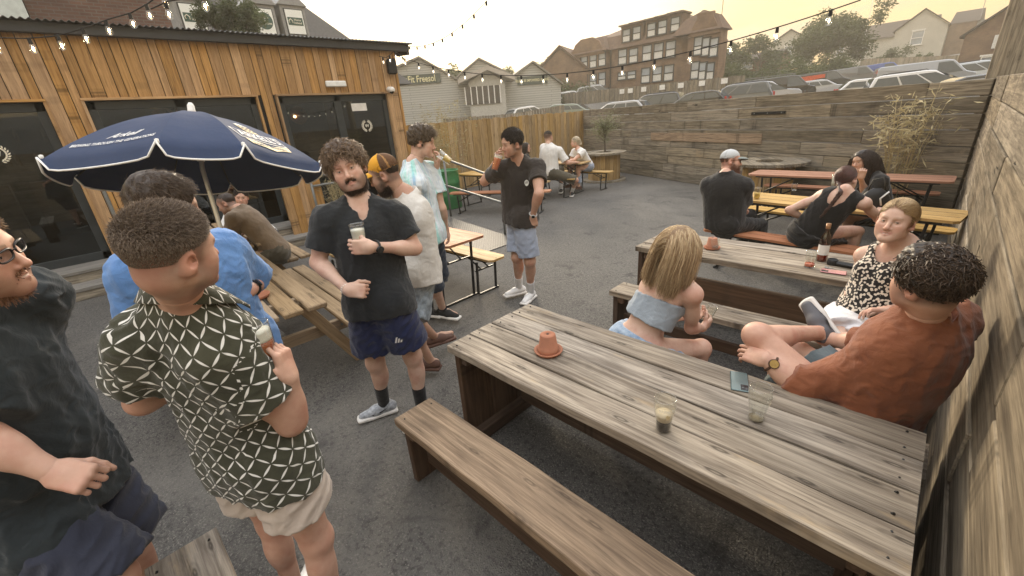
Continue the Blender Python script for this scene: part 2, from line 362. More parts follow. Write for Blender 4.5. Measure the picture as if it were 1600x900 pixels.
# pale newer board fixed on the wall, and the short metal plate
rotW=np.array([[WD[0],-WD[1],0],[WD[1],WD[0],0],[0,0,1]])
def wpt(x,y,off=0.):
    d=ray(x,y); t_=(np.dot(WA,WNN)-off)/np.dot(d[:2],WNN); return np.array([0,0,CAMH])+t_*d
pa=wpt(1018,213); pb=wpt(1191,217); b=MB(); cc=(pa+pb)/2; b.box(cc-np.array([*(WNN*.016),0])-[WA[0],WA[1],0],(np.linalg.norm(pb-pa),.03,.20),rotW,.004,axis=0,rnd=.9); b.build('pale_board',BENCH,bw)
pa=wpt(1175,177); pb=wpt(1228,176); cc=(pa+pb)/2; b=MB(); b.box(cc-np.array([*(WNN*.012),0]),(np.linalg.norm(pb-pa),.02,.055),rotW,.002,mat=0)
for k in(-.4,0,.4): b.cyl(cc-np.array([*(WNN*.020),0])+np.array([*(WD*k*np.linalg.norm(pb-pa)),0]),cc-np.array([*(WNN*.028),0])+np.array([*(WD*k*np.linalg.norm(pb-pa)),0]),.012,mat=1)
b.build('metal_plate',[BLK,GALV],label='narrow dark metal plate screwed to the grey sleeper wall',cat='plate')
RX=.30
rw=sleeper_wall('sleeper_wall',np.array([RX,9.0]),np.array([0,-1.]),11.5,np.array([1.,0]),1.97,8,RWALL,'tall pale weathered sleeper wall beside the diners on the right',lens=(1.9,2.9))
for k,(yy,ty) in enumerate([(9.15,.0)]):
    b=MB(); b.box((RX+.06,yy,1.6),(.34,.12,3.6),rotm(0,0,0),.006,axis=2); b.build('fence_post',GREY,label='tall grey timber post rising at the corner of both walls',cat='post')
# ================= timber fence =================
FA=np.array([-10.6,6.2]); FB=np.array([-9.48,13.36]); FD=(FB-FA)/np.linalg.norm(FB-FA); FL=np.linalg.norm(FB-FA)
b=MB(); rotF=np.array([[FD[0],-FD[1],0],[FD[1],FD[0],0],[0,0,1]]); u=0;k=0
fr=empty('timber_fence',(FA[0],FA[1],0),0,'vertical board golden timber fence behind the beer tables','fence')
while u<FL:
    wd=rng.uniform(.11,.15); p=FA+FD*(u+wd/2)-np.array([-FD[1],FD[0]])*(.018 if k%2 else 0)-FA
    hh=1.93+rng.uniform(-.02,.015); b.box((p[0],p[1],hh/2),(wd+.02,.018,hh),rotF@rotm(0,rng.uniform(-.004,.004),0),.002,axis=2); u+=wd; k+=1
b.build('boards',FENCE,fr)
b=MB(); 
for z_ in(.35,1.0,1.65): b.box((*( (FB-FA)/2+np.array([-FD[1],FD[0]])*.06),z_),(FL,.045,.08),rotF,.003,axis=0)
b.build('rails',FENCE,fr)
# ================= pub building =================
PX=-9.1
pub=empty('pub_building',(PX,1.2,0),0,'timber clad single storey pub with dark glazed doors','building')
def padd(b,name,mat,**k): return b.build(name,mat,pub,ploc=(PX,1.2,0),**k)
DOORS=[(-2.6,.02),(.45,2.72),(3.10,5.37)]; DZ0,DZ1=.34,2.60; PY0,PY1=-4.2,5.76
b=MB(); y=PY0; k=0
def inside(y0,y1):
    for (a_,c_) in DOORS:
        if y1>a_+.012 and y0<c_-.012: return (a_,c_)
while y<PY1-.01:
    wd=rng.choice([.10,.12,.15,.17]); wd=min(wd,PY1-y)
    d=inside(y,y+wd); off=.010 if k%2 else 0.
    z0=DZ1+.03 if d else .04
    if not d:
        for (a_,c_) in DOORS:
            if y<a_<y+wd: wd=a_-y
    b.box((PX+.012+off,y+wd/2,(z0+3.48)/2),(.022,wd-.009,3.48-z0),None,.002,axis=2); y+=wd; k+=1
padd(b,'cladding_boards',CLAD)
b=MB()
for (z_,h_,o_) in [(2.9,.004,.0)]: pass
for (a_,c_) in DOORS:
    b.box((PX+.03,a_-.02,(DZ0+DZ1)/2),(.10,.035,DZ1-DZ0+.02),None,.003,axis=2); b.box((PX+.03,c_+.02,(DZ0+DZ1)/2),(.10,.035,DZ1-DZ0+.02),None,.003,axis=2)
    b.box((PX+.035,(a_+c_)/2,DZ1+.02),(.11,c_-a_+.08,.035),None,.003,axis=1)
padd(b,'door_lining',CLAD)
b=MB(); b.box((PX-2.6,PY1-.05,1.75),(5.2,.1,3.5),None,0); padd(b,'side_wall',CLAD)
b=MB(); b.box((PX-.10,(PY0+PY1)/2,3.0),(.16,PY1-PY0,.80),None,0)
for y0,y1 in [(PY0,-2.65),(.05,.42),(2.76,3.07),(5.41,PY1)]: b.box((PX-.10,(y0+y1)/2,1.3),(.16,y1-y0,2.6),None,0)
padd(b,'inner_wall',plain('dark_membrane',(.03,.03,.03),.9))
# fascia, gutter
b=MB(); b.box((PX+.10,(PY0+PY1)/2+.12,3.50),(.10,PY1-PY0+.35,.13),None,.006); b.box((PX-1.9,PY1+.28,3.61),(4.1,.05,.2),rotm(0,.07,0),.004); padd(b,'fascia',plain('dark_fascia',(.05,.052,.056),.7))
# corrugated roof
yy=np.arange(PY0-.1,PY1+.38,.0125); hz=.014*np.sin(yy*2*np.pi/.076); V=[];F=[]
for i,(x_,z_) in enumerate([(PX+.22,3.585),(PX-5.2,3.95)]):
    V+= [(x_,a_,z_+h) for a_,h in zip(yy,hz)]
n_=len(yy); V+=[(x_,a_,z_-.004) for (x_,a_,z_) in V]
F=[(i,i+1,n_+i+1,n_+i) for i in range(n_-1)]+[(2*n_+i+1,2*n_+i,3*n_+i,3*n_+i+1) for i in range(n_-1)]+[(i+1,i,2*n_+i,2*n_+i+1) for i in range(n_-1)]
b=MB(); b.add(V,F,smooth=True); padd(b,'corrugated_roof',plain('weathered_roof_sheet',(.17,.18,.185),.7,.0,var=.3,sc=2))
# doors with glass
DG=NT('door_glass'); tr=DG.n('BsdfTransparent'); tr.inputs[0].default_value=(.42,.45,.45,1); gg=DG.n('BsdfGlossy'); gg.inputs['Roughness'].default_value=.02; gg.inputs[0].default_value=(.75,.8,.82,1)
lw=DG.n('LayerWeight'); lw.inputs[0].default_value=.4; mx=DG.n('MixShader'); DG.L(DG.ma('ADD',DG.ma('MULTIPLY',DG.ma('POWER',lw.outputs['Facing'],3.),.7),.10),mx.inputs[0]); DG.L(tr.outputs[0],mx.inputs[1]); DG.L(gg.outputs[0],mx.inputs[2]); DG.L(mx.outputs[0],DG.o.inputs[0]); DG=DG.m
COPPER=plain('copper_shade',(.75,.28,.13),.3,.8)
def wreath(parent,cy,cz,x,r=.10):
    b=MB()
    for s_ in(-1,1):
        for i in range(9):
            a_=R(-80+i*17); c_=np.array([x,cy+s_*r*math.cos(a_),cz+r*math.sin(a_)]); tdir=np.array([0,-s_*math.sin(a_),math.cos(a_)]); nn=np.array([0,s_*math.cos(a_),math.sin(a_)])
            for q in(-1,1):
                d_=tdir*.8+nn*q*.6; d_/=np.linalg.norm(d_); w_=np.cross(d_,[1,0,0]); L_=.045
                b.add([c_,c_+d_*L_*.5+w_*.010,c_+d_*L_,c_+d_*L_*.5-w_*.010],[(0,1,2,3)])
    V,F=text_mesh('W',.09,True); b.add(np.stack([np.full(len(V),x),cy+V[:,0],cz+V[:,1]],1),F)
    o=b.build('wreath_emblem',CREAM,parent); return o
for k,(a_,c_) in enumerate(DOORS):
    mid=(a_+c_)/2; w2=(c_-a_)
    dr=MB(); X=PX-.02
    for y_ in (a_+.05,c_-.05,mid): dr.box((X,y_,(DZ0+DZ1)/2),(.07,.10 if y_!=mid else .15,DZ1-DZ0),None,.004)
    for z_ in (DZ0+.06,DZ1-.06): dr.box((X,mid,z_),(.07,w2,.12),None,.004)
    d=padd(dr,'glazed_door',ANTH)
    for s_ in(-1,1):
        gp=MB(); ym=mid+s_*(w2/4-.0); gp.box((X,ym,(DZ0+DZ1)/2),(.012,w2/2-.16,DZ1-DZ0-.22),None,0); o=padd(gp,'glass',DG); o.parent=d
        hb=MB(); hb.box((X+.07,mid+s_*.055,1.30),(.03,.022,.30),None,.006); o=padd(hb,'handle',GALV); o.parent=d
    ws=[(mid-w2/4)] if k==0 else [mid+w2/4]
    for wy in ([a_+w2*.75] if k==0 else ws):
        o=wreath(d,wy,1.98,X+.012); o.location=(-PX,-1.2,0)
    if k==2:
        pl=MB(); pl.box((X+.012,mid+w2/4-.10,2.36),(.006,.34,.15),None,.002); o=padd(pl,'door_plaque',WHT); o.parent=d
# interior
b=MB(); b.box((PX-3.6,1,1.6),(.05,9,3),None,0); b.box((PX-1.9,1,.3),(3.4,9,.05),None,0); b.box((PX-1.9,1,3.1),(3.4,9,.05),None,0); padd(b,'interior_wall',plain('dark_interior',(.06,.045,.035),.7,var=.4,sc=1.5))
b=MB()
for k in range(7): 
    yy_=-2.5+k*1.15; b.box((PX-3.2,yy_,1.0),(.4,.9,.9),None,.01)
padd(b,'bar_counter',wood('bar_wood',(.14,.06,.03),(.08,.035,.02),(.03,.015,.01),.4))
b=MB(); r_=np.random.RandomState(3)
for k in range(60):
    b.lathe([(0,0),(.035,0),(.035,.16),(.014,.21),(.014,.27),(0,.27)],(PX-3.45,-2.4+k*.125,1.75+(.42 if k%3==0 else 0)),8)
padd(b,'bottles',plain('bar_bottles',(.16,.1,.05),.2,var=.9,sc=30))
for (yy_,zz_) in [(3.62,2.28),(1.4,2.35),(-.9,2.3)]:
    b=MB(); b.lathe([(.0,-.02),(.17,-.03),(.175,0),(.02,.05),(0,.05)],(0,0,0),24,rot=rotm(0,R(90),0)); b.xf(None,(PX-.55,yy_,zz_)); l_=padd(b,'copper_lamp',COPPER)
    b=MB(); b.lathe([(0,-.03),(.03,0),(0,.03)],(PX-.50,yy_-.10,zz_-.02),12); o=padd(b,'bulb',BULB); o.parent=l_
# things fixed on the pub
b=MB(); b.box((0,0,0),(.05,.42,.11),None,.015,mat=0); lp=at(525,131,0); q=ray(525,131); q=np.array([0,0,CAMH])+q*((PX+.09)/q[0]); 
o=b.build('bulkhead_light',plain('opal_diffuser',(.78,.80,.80),.4),label='white rectangular bulkhead light above the right door',cat='light fitting'); o.location=q
q=ray(612,104); q=np.array([0,0,CAMH])+q*((PX+.14)/q[0]); b=MB(); b.box((0,0,0),(.16,.20,.30),None,.03); b.box((.082,0,0),(.004,.17,.27),None,.001,mat=1); o=b.build('wall_speaker',[BLK,plain('speaker_mesh',(.02,.02,.02),.9)],label='small black wall loudspeaker under the roof corner',cat='loudspeaker'); o.location=q; o.rotation_euler=(0,0,R(-20))
q=ray(611,141); q=np.array([0,0,CAMH])+q*((PX+.12)/q[0]); root=empty('security_camera',q,0,'white dome security camera at the right door','camera')
b=MB(); b.cyl((-.08,0,.02),(-.02,0,.02),.06,.055,mat=0); b.lathe([(0,.07),(.04,.06),(.065,.03),(.07,0),(.06,-.03)],(.03,0,0),20); b.build('housing',WHT,root)
b=MB(); b.lathe([(.05,-.01),(.048,-.035),(.03,-.06),(0,-.072)],(.03,.0,-.01),20,rot=rotm(0,R(35),0)); b.build('lens_dome',plain('black_gloss',(.01,.01,.012),.08),root)
# steps
st=empty('wooden_steps',(PX+.6,1.0,0),0,'two long grey wooden steps in front of the doors','steps')
b=MB(); b.box((PX+.25,.35,.315),(.62,7.6,.05),None,.006,axis=1); b.box((PX+.74,.35,.145),(.40,7.6,.05),None,.006,axis=1); b.build('tread',OAK,st,ploc=(PX+.6,1.0,0))
b=MB(); b.box((PX+.53,.35,.21),(.04,7.6,.15),None,.004,axis=1); b.box((PX+.91,.35,.06),(.04,7.6,.115),None,.004,axis=1); b.build('riser',GREY,st,ploc=(PX+.6,1.0,0))
# screen boards beside the ramp (behind the curly haired man)
# ================= ramp =================
t=NT('chequer_plate',.5,.5); P_=t.obj(); m1=t.map(P_,(24,24,24),rot=(0,0,R(45))); ch=t.n('TexBrick'); 
x_,y_,z_=t.sep(t.map(P_,(26,26,1),rot=(0,0,R(45)))); fx=t.ma('ABSOLUTE',t.ma('SUBTRACT',t.ma('FRACT',x_),.5)); fy=t.ma('ABSOLUTE',t.ma('SUBTRACT',t.ma('FRACT',y_),.5))
par=t.ma('MODULO',t.ma('ADD',t.ma('FLOOR',x_),t.ma('FLOOR',y_)),2.); par=t.ma('ABSOLUTE',par)
e1=t.ma('ADD',t.ma('POWER',t.ma('DIVIDE',fx,.45),2.),t.ma('POWER',t.ma('DIVIDE',fy,.17),2.)); e2=t.ma('ADD',t.ma('POWER',t.ma('DIVIDE',fy,.45),2.),t.ma('POWER',t.ma('DIVIDE',fx,.17),2.))
ee=t.ma('ADD',t.ma('MULTIPLY',e1,par),t.ma('MULTIPLY',e2,t.ma('SUBTRACT',1.,par))); hh=t.mr(ee,1.1,.7)
t.col(t.mix(hh,t.mix(t.noise(P_,6,4),(.03,.029,.028),(.055,.052,.05)),(.15,.145,.135))); t.p.inputs['Metallic'].default_value=.35; t.bump(hh,.8,.004); CHQ=t.m
rp=empty('access_ramp',(-6.5,4.4,0),0,'dark chequer plate ramp leading up to the right door','ramp')
b=MB(); V=[(-4.78,3.90,.012),(-4.78,4.90,.012),(-8.1,4.9,.33),(-8.1,3.9,.33)]; V+=[(x,y,z-.01 if z>.1 else .002) for x,y,z in V]; V=np.array(V)-[-6.5,4.4,0]
b.add(V,[(0,1,2,3),(0,4,5,1),(3,2,6,7),(1,5,6,2),(0,3,7,4)]); b.build('ramp_plate',CHQ,rp)
b=MB()
for y_ in(3.92,4.88):
    b.add(np.array([(-4.8,y_-.015,.0),(-8.1,y_-.015,.31),(-8.1,y_-.015,0),(-4.8,y_+.015,.0),(-8.1,y_+.015,.31),(-8.1,y_+.015,0)])-[-6.5,4.4,0],[(0,1,2),(3,5,4),(0,3,4,1)])
b.build('ramp_side',BLK,rp)
def tubes(name,paths,r,mat,label,cat,loc=(0,0,0),parts='rail'):
    root=empty(name,loc,0,label,cat)
    for nm,pts in paths:
        b=MB(); b.tube(np.array(pts)-np.array(loc),r,10); b.build(nm,mat,root)
    return root
ra=aty(688,246,4.95); rb=aty(782,280,4.95); rc=aty(680,285,4.95); rd=aty(782,316,4.95)
tubes('handrail',[('rail',[ra,rb,rb+[.25,0,-.02],rd+[.25,0,.06],rd,rc]),('post',[rd+[.05,0,.02],[rd[0]+.05,4.95,0]]),('post',[ra+[.1,0,0],[ra[0]+.1,4.95,.2]])],.021,GALV,'galvanised steel handrail along the far side of the ramp','handrail',(-6.5,4.95,0))
p1=np.array([-8.35,3.05,0]); 
tubes('handrail',[('post',[p1,p1+[0,0,1.28]]),('rail',[p1+[0,0,1.0],p1+[.0,.75,1.0]]),('post',[p1+[0,.85,0.3],p1+[0,.85,1.2]]),('rail',[p1+[0,0,1.24],p1+[2.6,.84,1.02]])],.022,GALV,'galvanised post and short rail beside the pub doors','handrail',p1)
bs=empty('timber_screen',(-8.45,2.95,0),0,'low screen of vertical timber boards at the top of the steps','screen')
b=MB()
for k in range(5): b.box((.02*(k%2),-.33+k*.14,.62),(.022,.15,1.24),None,.003,axis=2)
b.build('boards',CLAD,bs)
# ================= buildings behind the pub =================
def brickmat(name,c1,c2,mort,sc=1.,ax='YZ'):
    t=NT(name,.9,.2); P_=t.obj(); x,y,z=t.sep(P_)
    u=t.ma('ADD',x,y) if ax=='XYZ' else (y if ax=='YZ' else x)
    br=t.n('TexBrick'); t.L(t.comb(u,z,0.),br.inputs['Vector']); br.inputs['Scale'].default_value=1; br.inputs['Brick Width'].default_value=.225*sc; br.inputs['Row Height'].default_value=.075*sc; br.inputs['Mortar Size'].default_value=.010*sc; br.inputs['Color1'].default_value=(*c1,1); br.inputs['Color2'].default_value=(*c2,1); br.inputs['Mortar'].default_value=(*mort,1); br.inputs['Bias'].default_value=0
    n_=t.noise(P_,1.2,5); c=t.mix(t.mr(n_,.35,.65),br.outputs[0],t.mix(.75,c1,(.04,.03,.03)),'MIX'); c=t.mix(.6,br.outputs[0],c); t.col(c); t.bump(br.outputs['Fac'],-.4,.01); return t.m
BRK=brickmat('brown_brick',(.19,.10,.075),(.13,.075,.06),(.17,.15,.13)); BRKX=brickmat('facade_brick',(.25,.15,.09),(.20,.115,.07),(.20,.17,.13),1,'XZ')
TILE=wood('roof_tiles',(.10,.085,.075),(.075,.062,.055),(.04,.035,.03),.9,1,.4,.3,0,0,.1); TILEB=plain('brown_tiles',(.13,.085,.06),.9,var=.25,sc=3)
o=empty('brick_building',(-16,1.6,0),0,'dark brick building rising behind the pub roof','building')
b=MB(); b.box((-1.5,.25,3.5),(3.,2.75,7.),None,0); b.build('wall',BRK,o)
b=MB(); b.box((-1,-2.6,3.7),(2.6,2.9,4.6),None,0); b.build('pale_window',plain('painted_sky_reflection',(.55,.60,.58),.7),o)  # window block: sky reflected in its glass is painted as pale colour
b=MB(); b.box((-1.4,.25,7.1),(3.4,3.1,.25),None,.02); b.build('roof',TILE,o)
o=empty('dormer_roof_building',(-24,7.5,0),0,'dark slate roofed building with three pale dormers','building')
hip=np.array([(-0.,-7,4.4),(0,6.3,5.2),(-5,.2,9.9),(-5,-7,9.9),(-11,6.3,5.2),(-11,-7,4.4)])
b=MB(); b.add([(0,-7,4.2),(0,8.7,4.2),(-3.,4.0,8.6),(-3.,-7,8.6),(-9,8.7,4.2),(-6,4.0,8.6),(-6,-7,8.6),(-9,-7,4.2)],[(0,1,2,3),(1,4,5,2),(2,5,6,3),(4,7,6,5)]); b.build('roof',plain('dark_slate',(.075,.072,.07),.75,var=.2,sc=8,bump=.3),o)
b=MB(); b.box((-4.5,-.4,2.1),(8.8,13.2,4.2),None,0); b.build('wall',BRK,o)
SIGNG=plain('sign_green',(.05,.10,.08),.6,var=.05); SIGNW=plain('sign_white',(.82,.84,.80),.6,var=.03); DGREY=plain('dormer_cladding',(.27,.27,.265),.8)
for k,(px,py,txt) in enumerate([(302,28,'a'),(413,33,'o'),(461,34,'a')]):
    d=ray(px,py); X_=-23.2; q=np.array([0,0,CAMH])+d*(X_/d[0]); q=q-np.array([-24,7.5,0]); cy,cz=q[1],q[2]; W_,H_=1.12,1.15
    b=MB(); b.box((q[0]-1.0,cy,cz),(2.0,W_,H_+.2),None,.01)
    b.prism([(cy-W_/2-.12,cz+H_/2+.08),(cy+W_/2+.12,cz+H_/2+.08),(cy,cz+H_/2+.72)],q[0]-2.6,q[0]+.08,ax=0,mat=0)
    dm=b.build('dormer',DGREY,o)
    b=MB(); b.box((q[0]+.02,cy,cz-.02),(.05,.86,1.06),None,.005); b.build('window_frame',ANTH,dm)
    b=MB(); b.box((q[0]+.05,cy,cz-.02),(.03,.78,.98),None,.002); sg=b.build('sign_board',SIGNW,dm)
    b=MB(); 
    if txt=='o': b.lathe([(0,0),(.34,0),(.34,.008),(0,.008)],(q[0]+.066,cy,cz),28,rot=rotm(0,R(90),0),smooth=False)
    else: b.box((q[0]+.070,cy,cz),(.008,.68,.32),None,0)
    b.build('green_panel',SIGNG,sg)
    if txt=='o':
        for tt,dz in (('HONEST',.15),('&',.0),('LIVE IN-CARE',-.15)): text_on('lettering',tt,.095,(q[0]+.074,cy,cz+dz*.72),(0,1,0),(0,0,1),CREAM,sg,True,.004)
    else:
        for tt,dz in (('Home',.08),('Instead',-.08)): text_on('lettering',tt,.125,(q[0]+.074,cy+.10,cz+dz*.75),(0,1,0),(0,0,1),CREAM,sg,True,.004)
        b=MB(); b.tube([(q[0]+.078,cy-.28,cz-.08),(q[0]+.078,cy-.30,cz+.02),(q[0]+.078,cy-.22,cz+.09),(q[0]+.078,cy-.14,cz+.02),(q[0]+.078,cy-.14,cz-.08)],.018,6); b.build('house_mark',CREAM,sg)
# ================= gym sheds =================
t=NT('painted_block',.85,.2); br=t.n('TexBrick'); P_=t.obj(); x,y,z=t.sep(P_); t.L(t.comb(x,z,0.),br.inputs['Vector']); br.inputs['Brick Width'].default_value=9; br.inputs['Row Height'].default_value=.2; br.inputs['Mortar Size'].default_value=.02; br.inputs['Scale'].default_value=1
br.inputs['Color1'].default_value=(.46,.46,.43,1); br.inputs['Color2'].default_value=(.42,.42,.39,1); br.inputs['Mortar'].default_value=(.22,.22,.2,1); t.col(br.outputs[0]); BLOCK=t.m
gA=far(560,135,44.5)[:2]; gB=far(876,140,45.5)[:2]; gd=(gB-gA)/np.linalg.norm(gB-gA); gang=math.atan2(gd[1],gd[0]); gn=np.array([gd[1],-gd[0]])
def gpt(px,py):     # local coords (u,z) on the gym front
    d=ray(px,py); t_=np.dot(gA,gn)/np.dot(d[:2],gn); p=np.array([0,0,CAMH])+t_*d; return np.dot(p[:2]-gA,gd),p[2]
gym=empty('gym_sheds',(gA[0],gA[1],0),gang,'row of white gabled gym sheds beyond the fence','building')
for (l,pk,r_) in [((560,150),(655,92),(712,124)),((712,124),(748,94),(802,120)),((802,121),(832,99),(876,131))]:
    ul,zl=gpt(*l);up,zp=gpt(*pk);ur,zr=gpt(*r_); ze=min(zl,zr) if l[0]!=560 else zr; hw=min(ur-up,up-ul) if l[0]!=560 else ur-up
    b=MB(); b.prism([(ul,0),(ur,0),(ur,zr-.02),(up,zp),(ul,zl if l[0]!=560 else zr)],.0,14,ax=1); b.build('shed_wall',BLOCK,gym)
    b=MB(); 
    for (ua,za,ub,zb) in ((ul-.15,(zl if l[0]!=560 else zr)-.05,up,zp+.05),(up,zp+.05,ur+.15,zr-.08)):
        b.prism([(ua,za),(ub,zb),(ub,zb+.16),(ua,za+.16)],-.3,14.1,ax=1)
    b.build('shed_roof',plain('old_roof_sheet',(.20,.19,.165),.9),gym)
u0,z0=gpt(712,128); u1,z1=gpt(782,120);
# porch
ua,za=gpt(715,127);ub,zb=gpt(757,106);uc,zc=gpt(799,122)
b=MB(); b.prism([(ua,za),(ub,zb),(uc,zc),(uc,zc-.35),(ub,zb-.4),(ua,za-.35)],-2.2,-.0,ax=1); b.build('porch_roof',plain('pale_trim',(.42,.38,.33),.8),gym)
b=MB(); b.prism([(ua+.9,0),(uc-.9,0),(uc-.9,zc-.4),(ub,zb-.35),(ua+.9,za-.3)],-1.6,-.05,ax=1); b.build('porch_wall',plain('pale_render_wall',(.46,.45,.41),.85),gym)
b=MB(); u_a,z_a=gpt(724,134); u_b,z_b=gpt(777,134); b.box(((u_a+u_b)/2,-1.65,z_a-1.0),(u_b-u_a,.1,1.5),None,0); pw_=b.build('porch_windows',plain('dark_glazing',(.07,.065,.06),.3),gym)
b=MB()
for k in range(7): b.box((u_a+(u_b-u_a)*k/6,-1.72,z_a-1.0),(.09,.08,1.5),None,0)
b.build('mullion',WHT,pw_)
def sign(l,r_,top,bot,txt,size,shear=0,sx=1.):
    u_a,z_a=gpt(*l);u_b,z_b=gpt(*r_); b=MB(); zt=gpt((l[0]+r_[0])/2,top)[1]; zb=gpt((l[0]+r_[0])/2,bot)[1]
    b.box(((u_a+u_b)/2,-.06,(zt+zb)/2),(u_b-u_a,.08,zt-zb),None,0); s_=b.build('sign_board',plain('sign_dark',(.065,.085,.07),.7,var=.05),gym)
    text_on('lettering',txt,size,((u_a+u_b)/2+(.0),-.11,(zt+zb)/2),(1,0,0),(0,0,1),plain('sign_yellow',(.75,.70,.42),.6,var=.03),s_,True,.01,shear,sx=sx)
sign((604,126),(689,126),117,132,'CrossFit Freesol',.78,.0,.76); sign((808,125),(855,125),119,132,'BELIEVE. BE EMPOWERED. BE MORE',.30,0,.70)
# ================= brick apartment block =================
Y0=45.
def fp(px,py,Y=Y0): p=aty(px,py,Y); return p[0],p[2]
apt=empty('brick_apartment_block',(-24,Y0,0),0,'brown brick apartment block with dormers in the mansard roof','building')
OX,OY=-24,Y0
WIN=plain('window_glass',(.30,.34,.38),.08,var=.3,sc=.6,spec=.9); SKYW=plain('blind_white',(.62,.62,.6),.4)
xL,_=fp(903,110); xR,_=fp(1080,90); xR2=xR+2.95; zb=0; zE=7.75; zR=9.75
b=MB(); b.box(((xL+xR)/2-OX,4.5,zE/2),(xR-xL,9,zE),None,0); b.box(((xR+xR2)/2-OX,-.25,zE/2),(xR2-xR,1.5,zE-.01),None,0); b.box((xL+1.9-OX,4.0,zE/2-.02),(4.6,9.6,zE-.06),None,0); b.build('wall',BRKX,apt)
def mans(x0,x1,y0,y1,z0,z1,zt,ins=.9):  # hipped mansard solid
    v=[(x0,y0,z0),(x1,y0,z0),(x1,y1,z0),(x0,y1,z0),(x0+ins,y0+ins,z1),(x1-ins,y0+ins,z1),(x1-ins,y1-ins,z1),(x0+ins,y1-ins,z1),(x0+ins+1.6,(y0+y1)/2,zt),(x1-ins-1.6,(y0+y1)/2,zt)]
    return np.array(v)-[OX,OY,0],[(0,1,5,4),(1,2,6,5),(2,3,7,6),(3,0,4,7),(4,5,9,8),(5,6,9),(6,7,8,9),(7,4,8)]
b=MB(); v,f_=mans(xL+1,xR,Y0-.25,Y0+9.3,zE,9.1,10.3); b.add(v,f_); v,f_=mans(xR-1.5,xR2+.2,Y0-1.3,Y0+1.2,zE,9.0,9.6,.8); b.add(v,f_); v,f_=mans(xL-.7,xL+4.5,Y0-1.1,Y0+9,zE,9.2,9.9,1.1); b.add(v,f_); b.build('roof',TILEB,apt)
# gable faces on wings
for (x0,x1,yf) in ((xL-.4,xL+4.2,Y0-.85),(xR+.0,xR2,Y0-1.05)):
    xm=(x0+x1)/2; b=MB(); b.prism([(x0-OX,zE-.3),(x1-OX,zE-.3),(x1-.75-OX,zE+1.0),(xm+.75-OX,zE+1.45),(xm-.75-OX,zE+1.45),(x0+.75-OX,zE+1.0)],yf-OY-.12,yf-OY+.2,ax=1); b.build('gable',BRKX,apt)
def win(x,z,w_,h_,y,parent=apt,arch=0):
    b=MB(); y=y-OY
    for s_ in(-1,1): b.box((x-OX+s_*(w_/2),y-.03,z),(.09,.08,h_+.1),None,0)
    b.box((x-OX,y-.03,z+h_/2),(w_+.08,.08,.1),None,0); b.box((x-OX,y-.03,z),(w_-.08,.08,.09),None,0); b.box((x-OX,y-.06,z-h_/2-.03),(w_+.16,.18,.08),None,0)
    f=b.build('window',ANTH,parent); b=MB(); b.box((x-OX,y-.005,z),(w_,.03,h_),None,0); b.build('pane',WIN,f)
    b=MB(); b.box((x-OX,y-.025,z-h_*.24),(w_*.9,.03,h_*.40),None,0); b.build('blind',SKYW,f)
yw=Y0-1.02
for (px,py) in [(913,97),(927,95),(941,92),(914,128),(927,127),(941,124)]:
    x,z=fp(px,py,Y0-.8); win(x,z,.85,1.35,Y0-.8)
for (px,py,h_) in [(973,89,1.4),(990,87,1.3),(1011,83,1.4),(1029,80,1.4),(1048,77,1.4),(972,119,.7),(987,117,.7),(1009,118,1.4),(1027,116,1.35),(1045,114,1.4)]:
    x,z=fp(px,py); win(x,z,.95,h_,Y0)
for (px,py) in [(1091,72),(1103,73),(1115,74),(1086,110),(1098,111),(1109,112)]:
    x,z=fp(px,py,Y0-1.0); win(x,z,.75,1.45,Y0-1.0)
for (px,py) in [(981,57),(997,53),(1020,48),(1037,44),(1057,39)]:
    x,z=fp(px,py,Y0+.3); b=MB(); b.box((x-OX,.9,z+.1),(1.35,1.7,1.7),None,.01); b.box((x-OX,.75,z+1.0),(1.6,2.1,.14),None,.01); d_=b.build('dormer',TILEB,apt); win(x,z+.05,.85,1.15,Y0+.04,d_)
b=MB(); b.cyl((xR-OX-.1,-.1,0),(xR-OX-.1,-.1,zE),.06,seg=8); b.cyl((xL+4.5-OX,-.15,0),(xL+4.5-OX,-.15,zE),.06,seg=8); b.build('drainpipe',BLK,apt)
ax,az=fp(1112,40); b=MB(); b.cyl((xR2-1.6-OX,3,9),(xR2-1.6-OX,3,12.6),.03,seg=6)
for k in range(6): b.cyl((xR2-1.6-OX-.35,3,12.0+k*.1),(xR2-1.6-OX+.35,3,12.0+k*.1),.012,seg=4)
b.build('aerial',BLK,apt)
# smaller brown house left of it
h=empty('brown_house',(*far(890,130,58)[:2],0),R(20),'plain brown brick house left of the apartment block','house')
b=MB(); b.box((0,0,3),(7,7,6),None,0); b.prism([(-3.5,6),(3.5,6),(0,8.6)],-3.5,3.5,ax=1); b.build('wall',BRKX,h)
b=MB(); b.prism([(-3.8,5.8),(0,8.75),(3.8,5.8),(3.8,5.95),(0,8.95),(-3.8,5.95)],-3.8,3.8,ax=1); b.build('roof',TILEB,h)
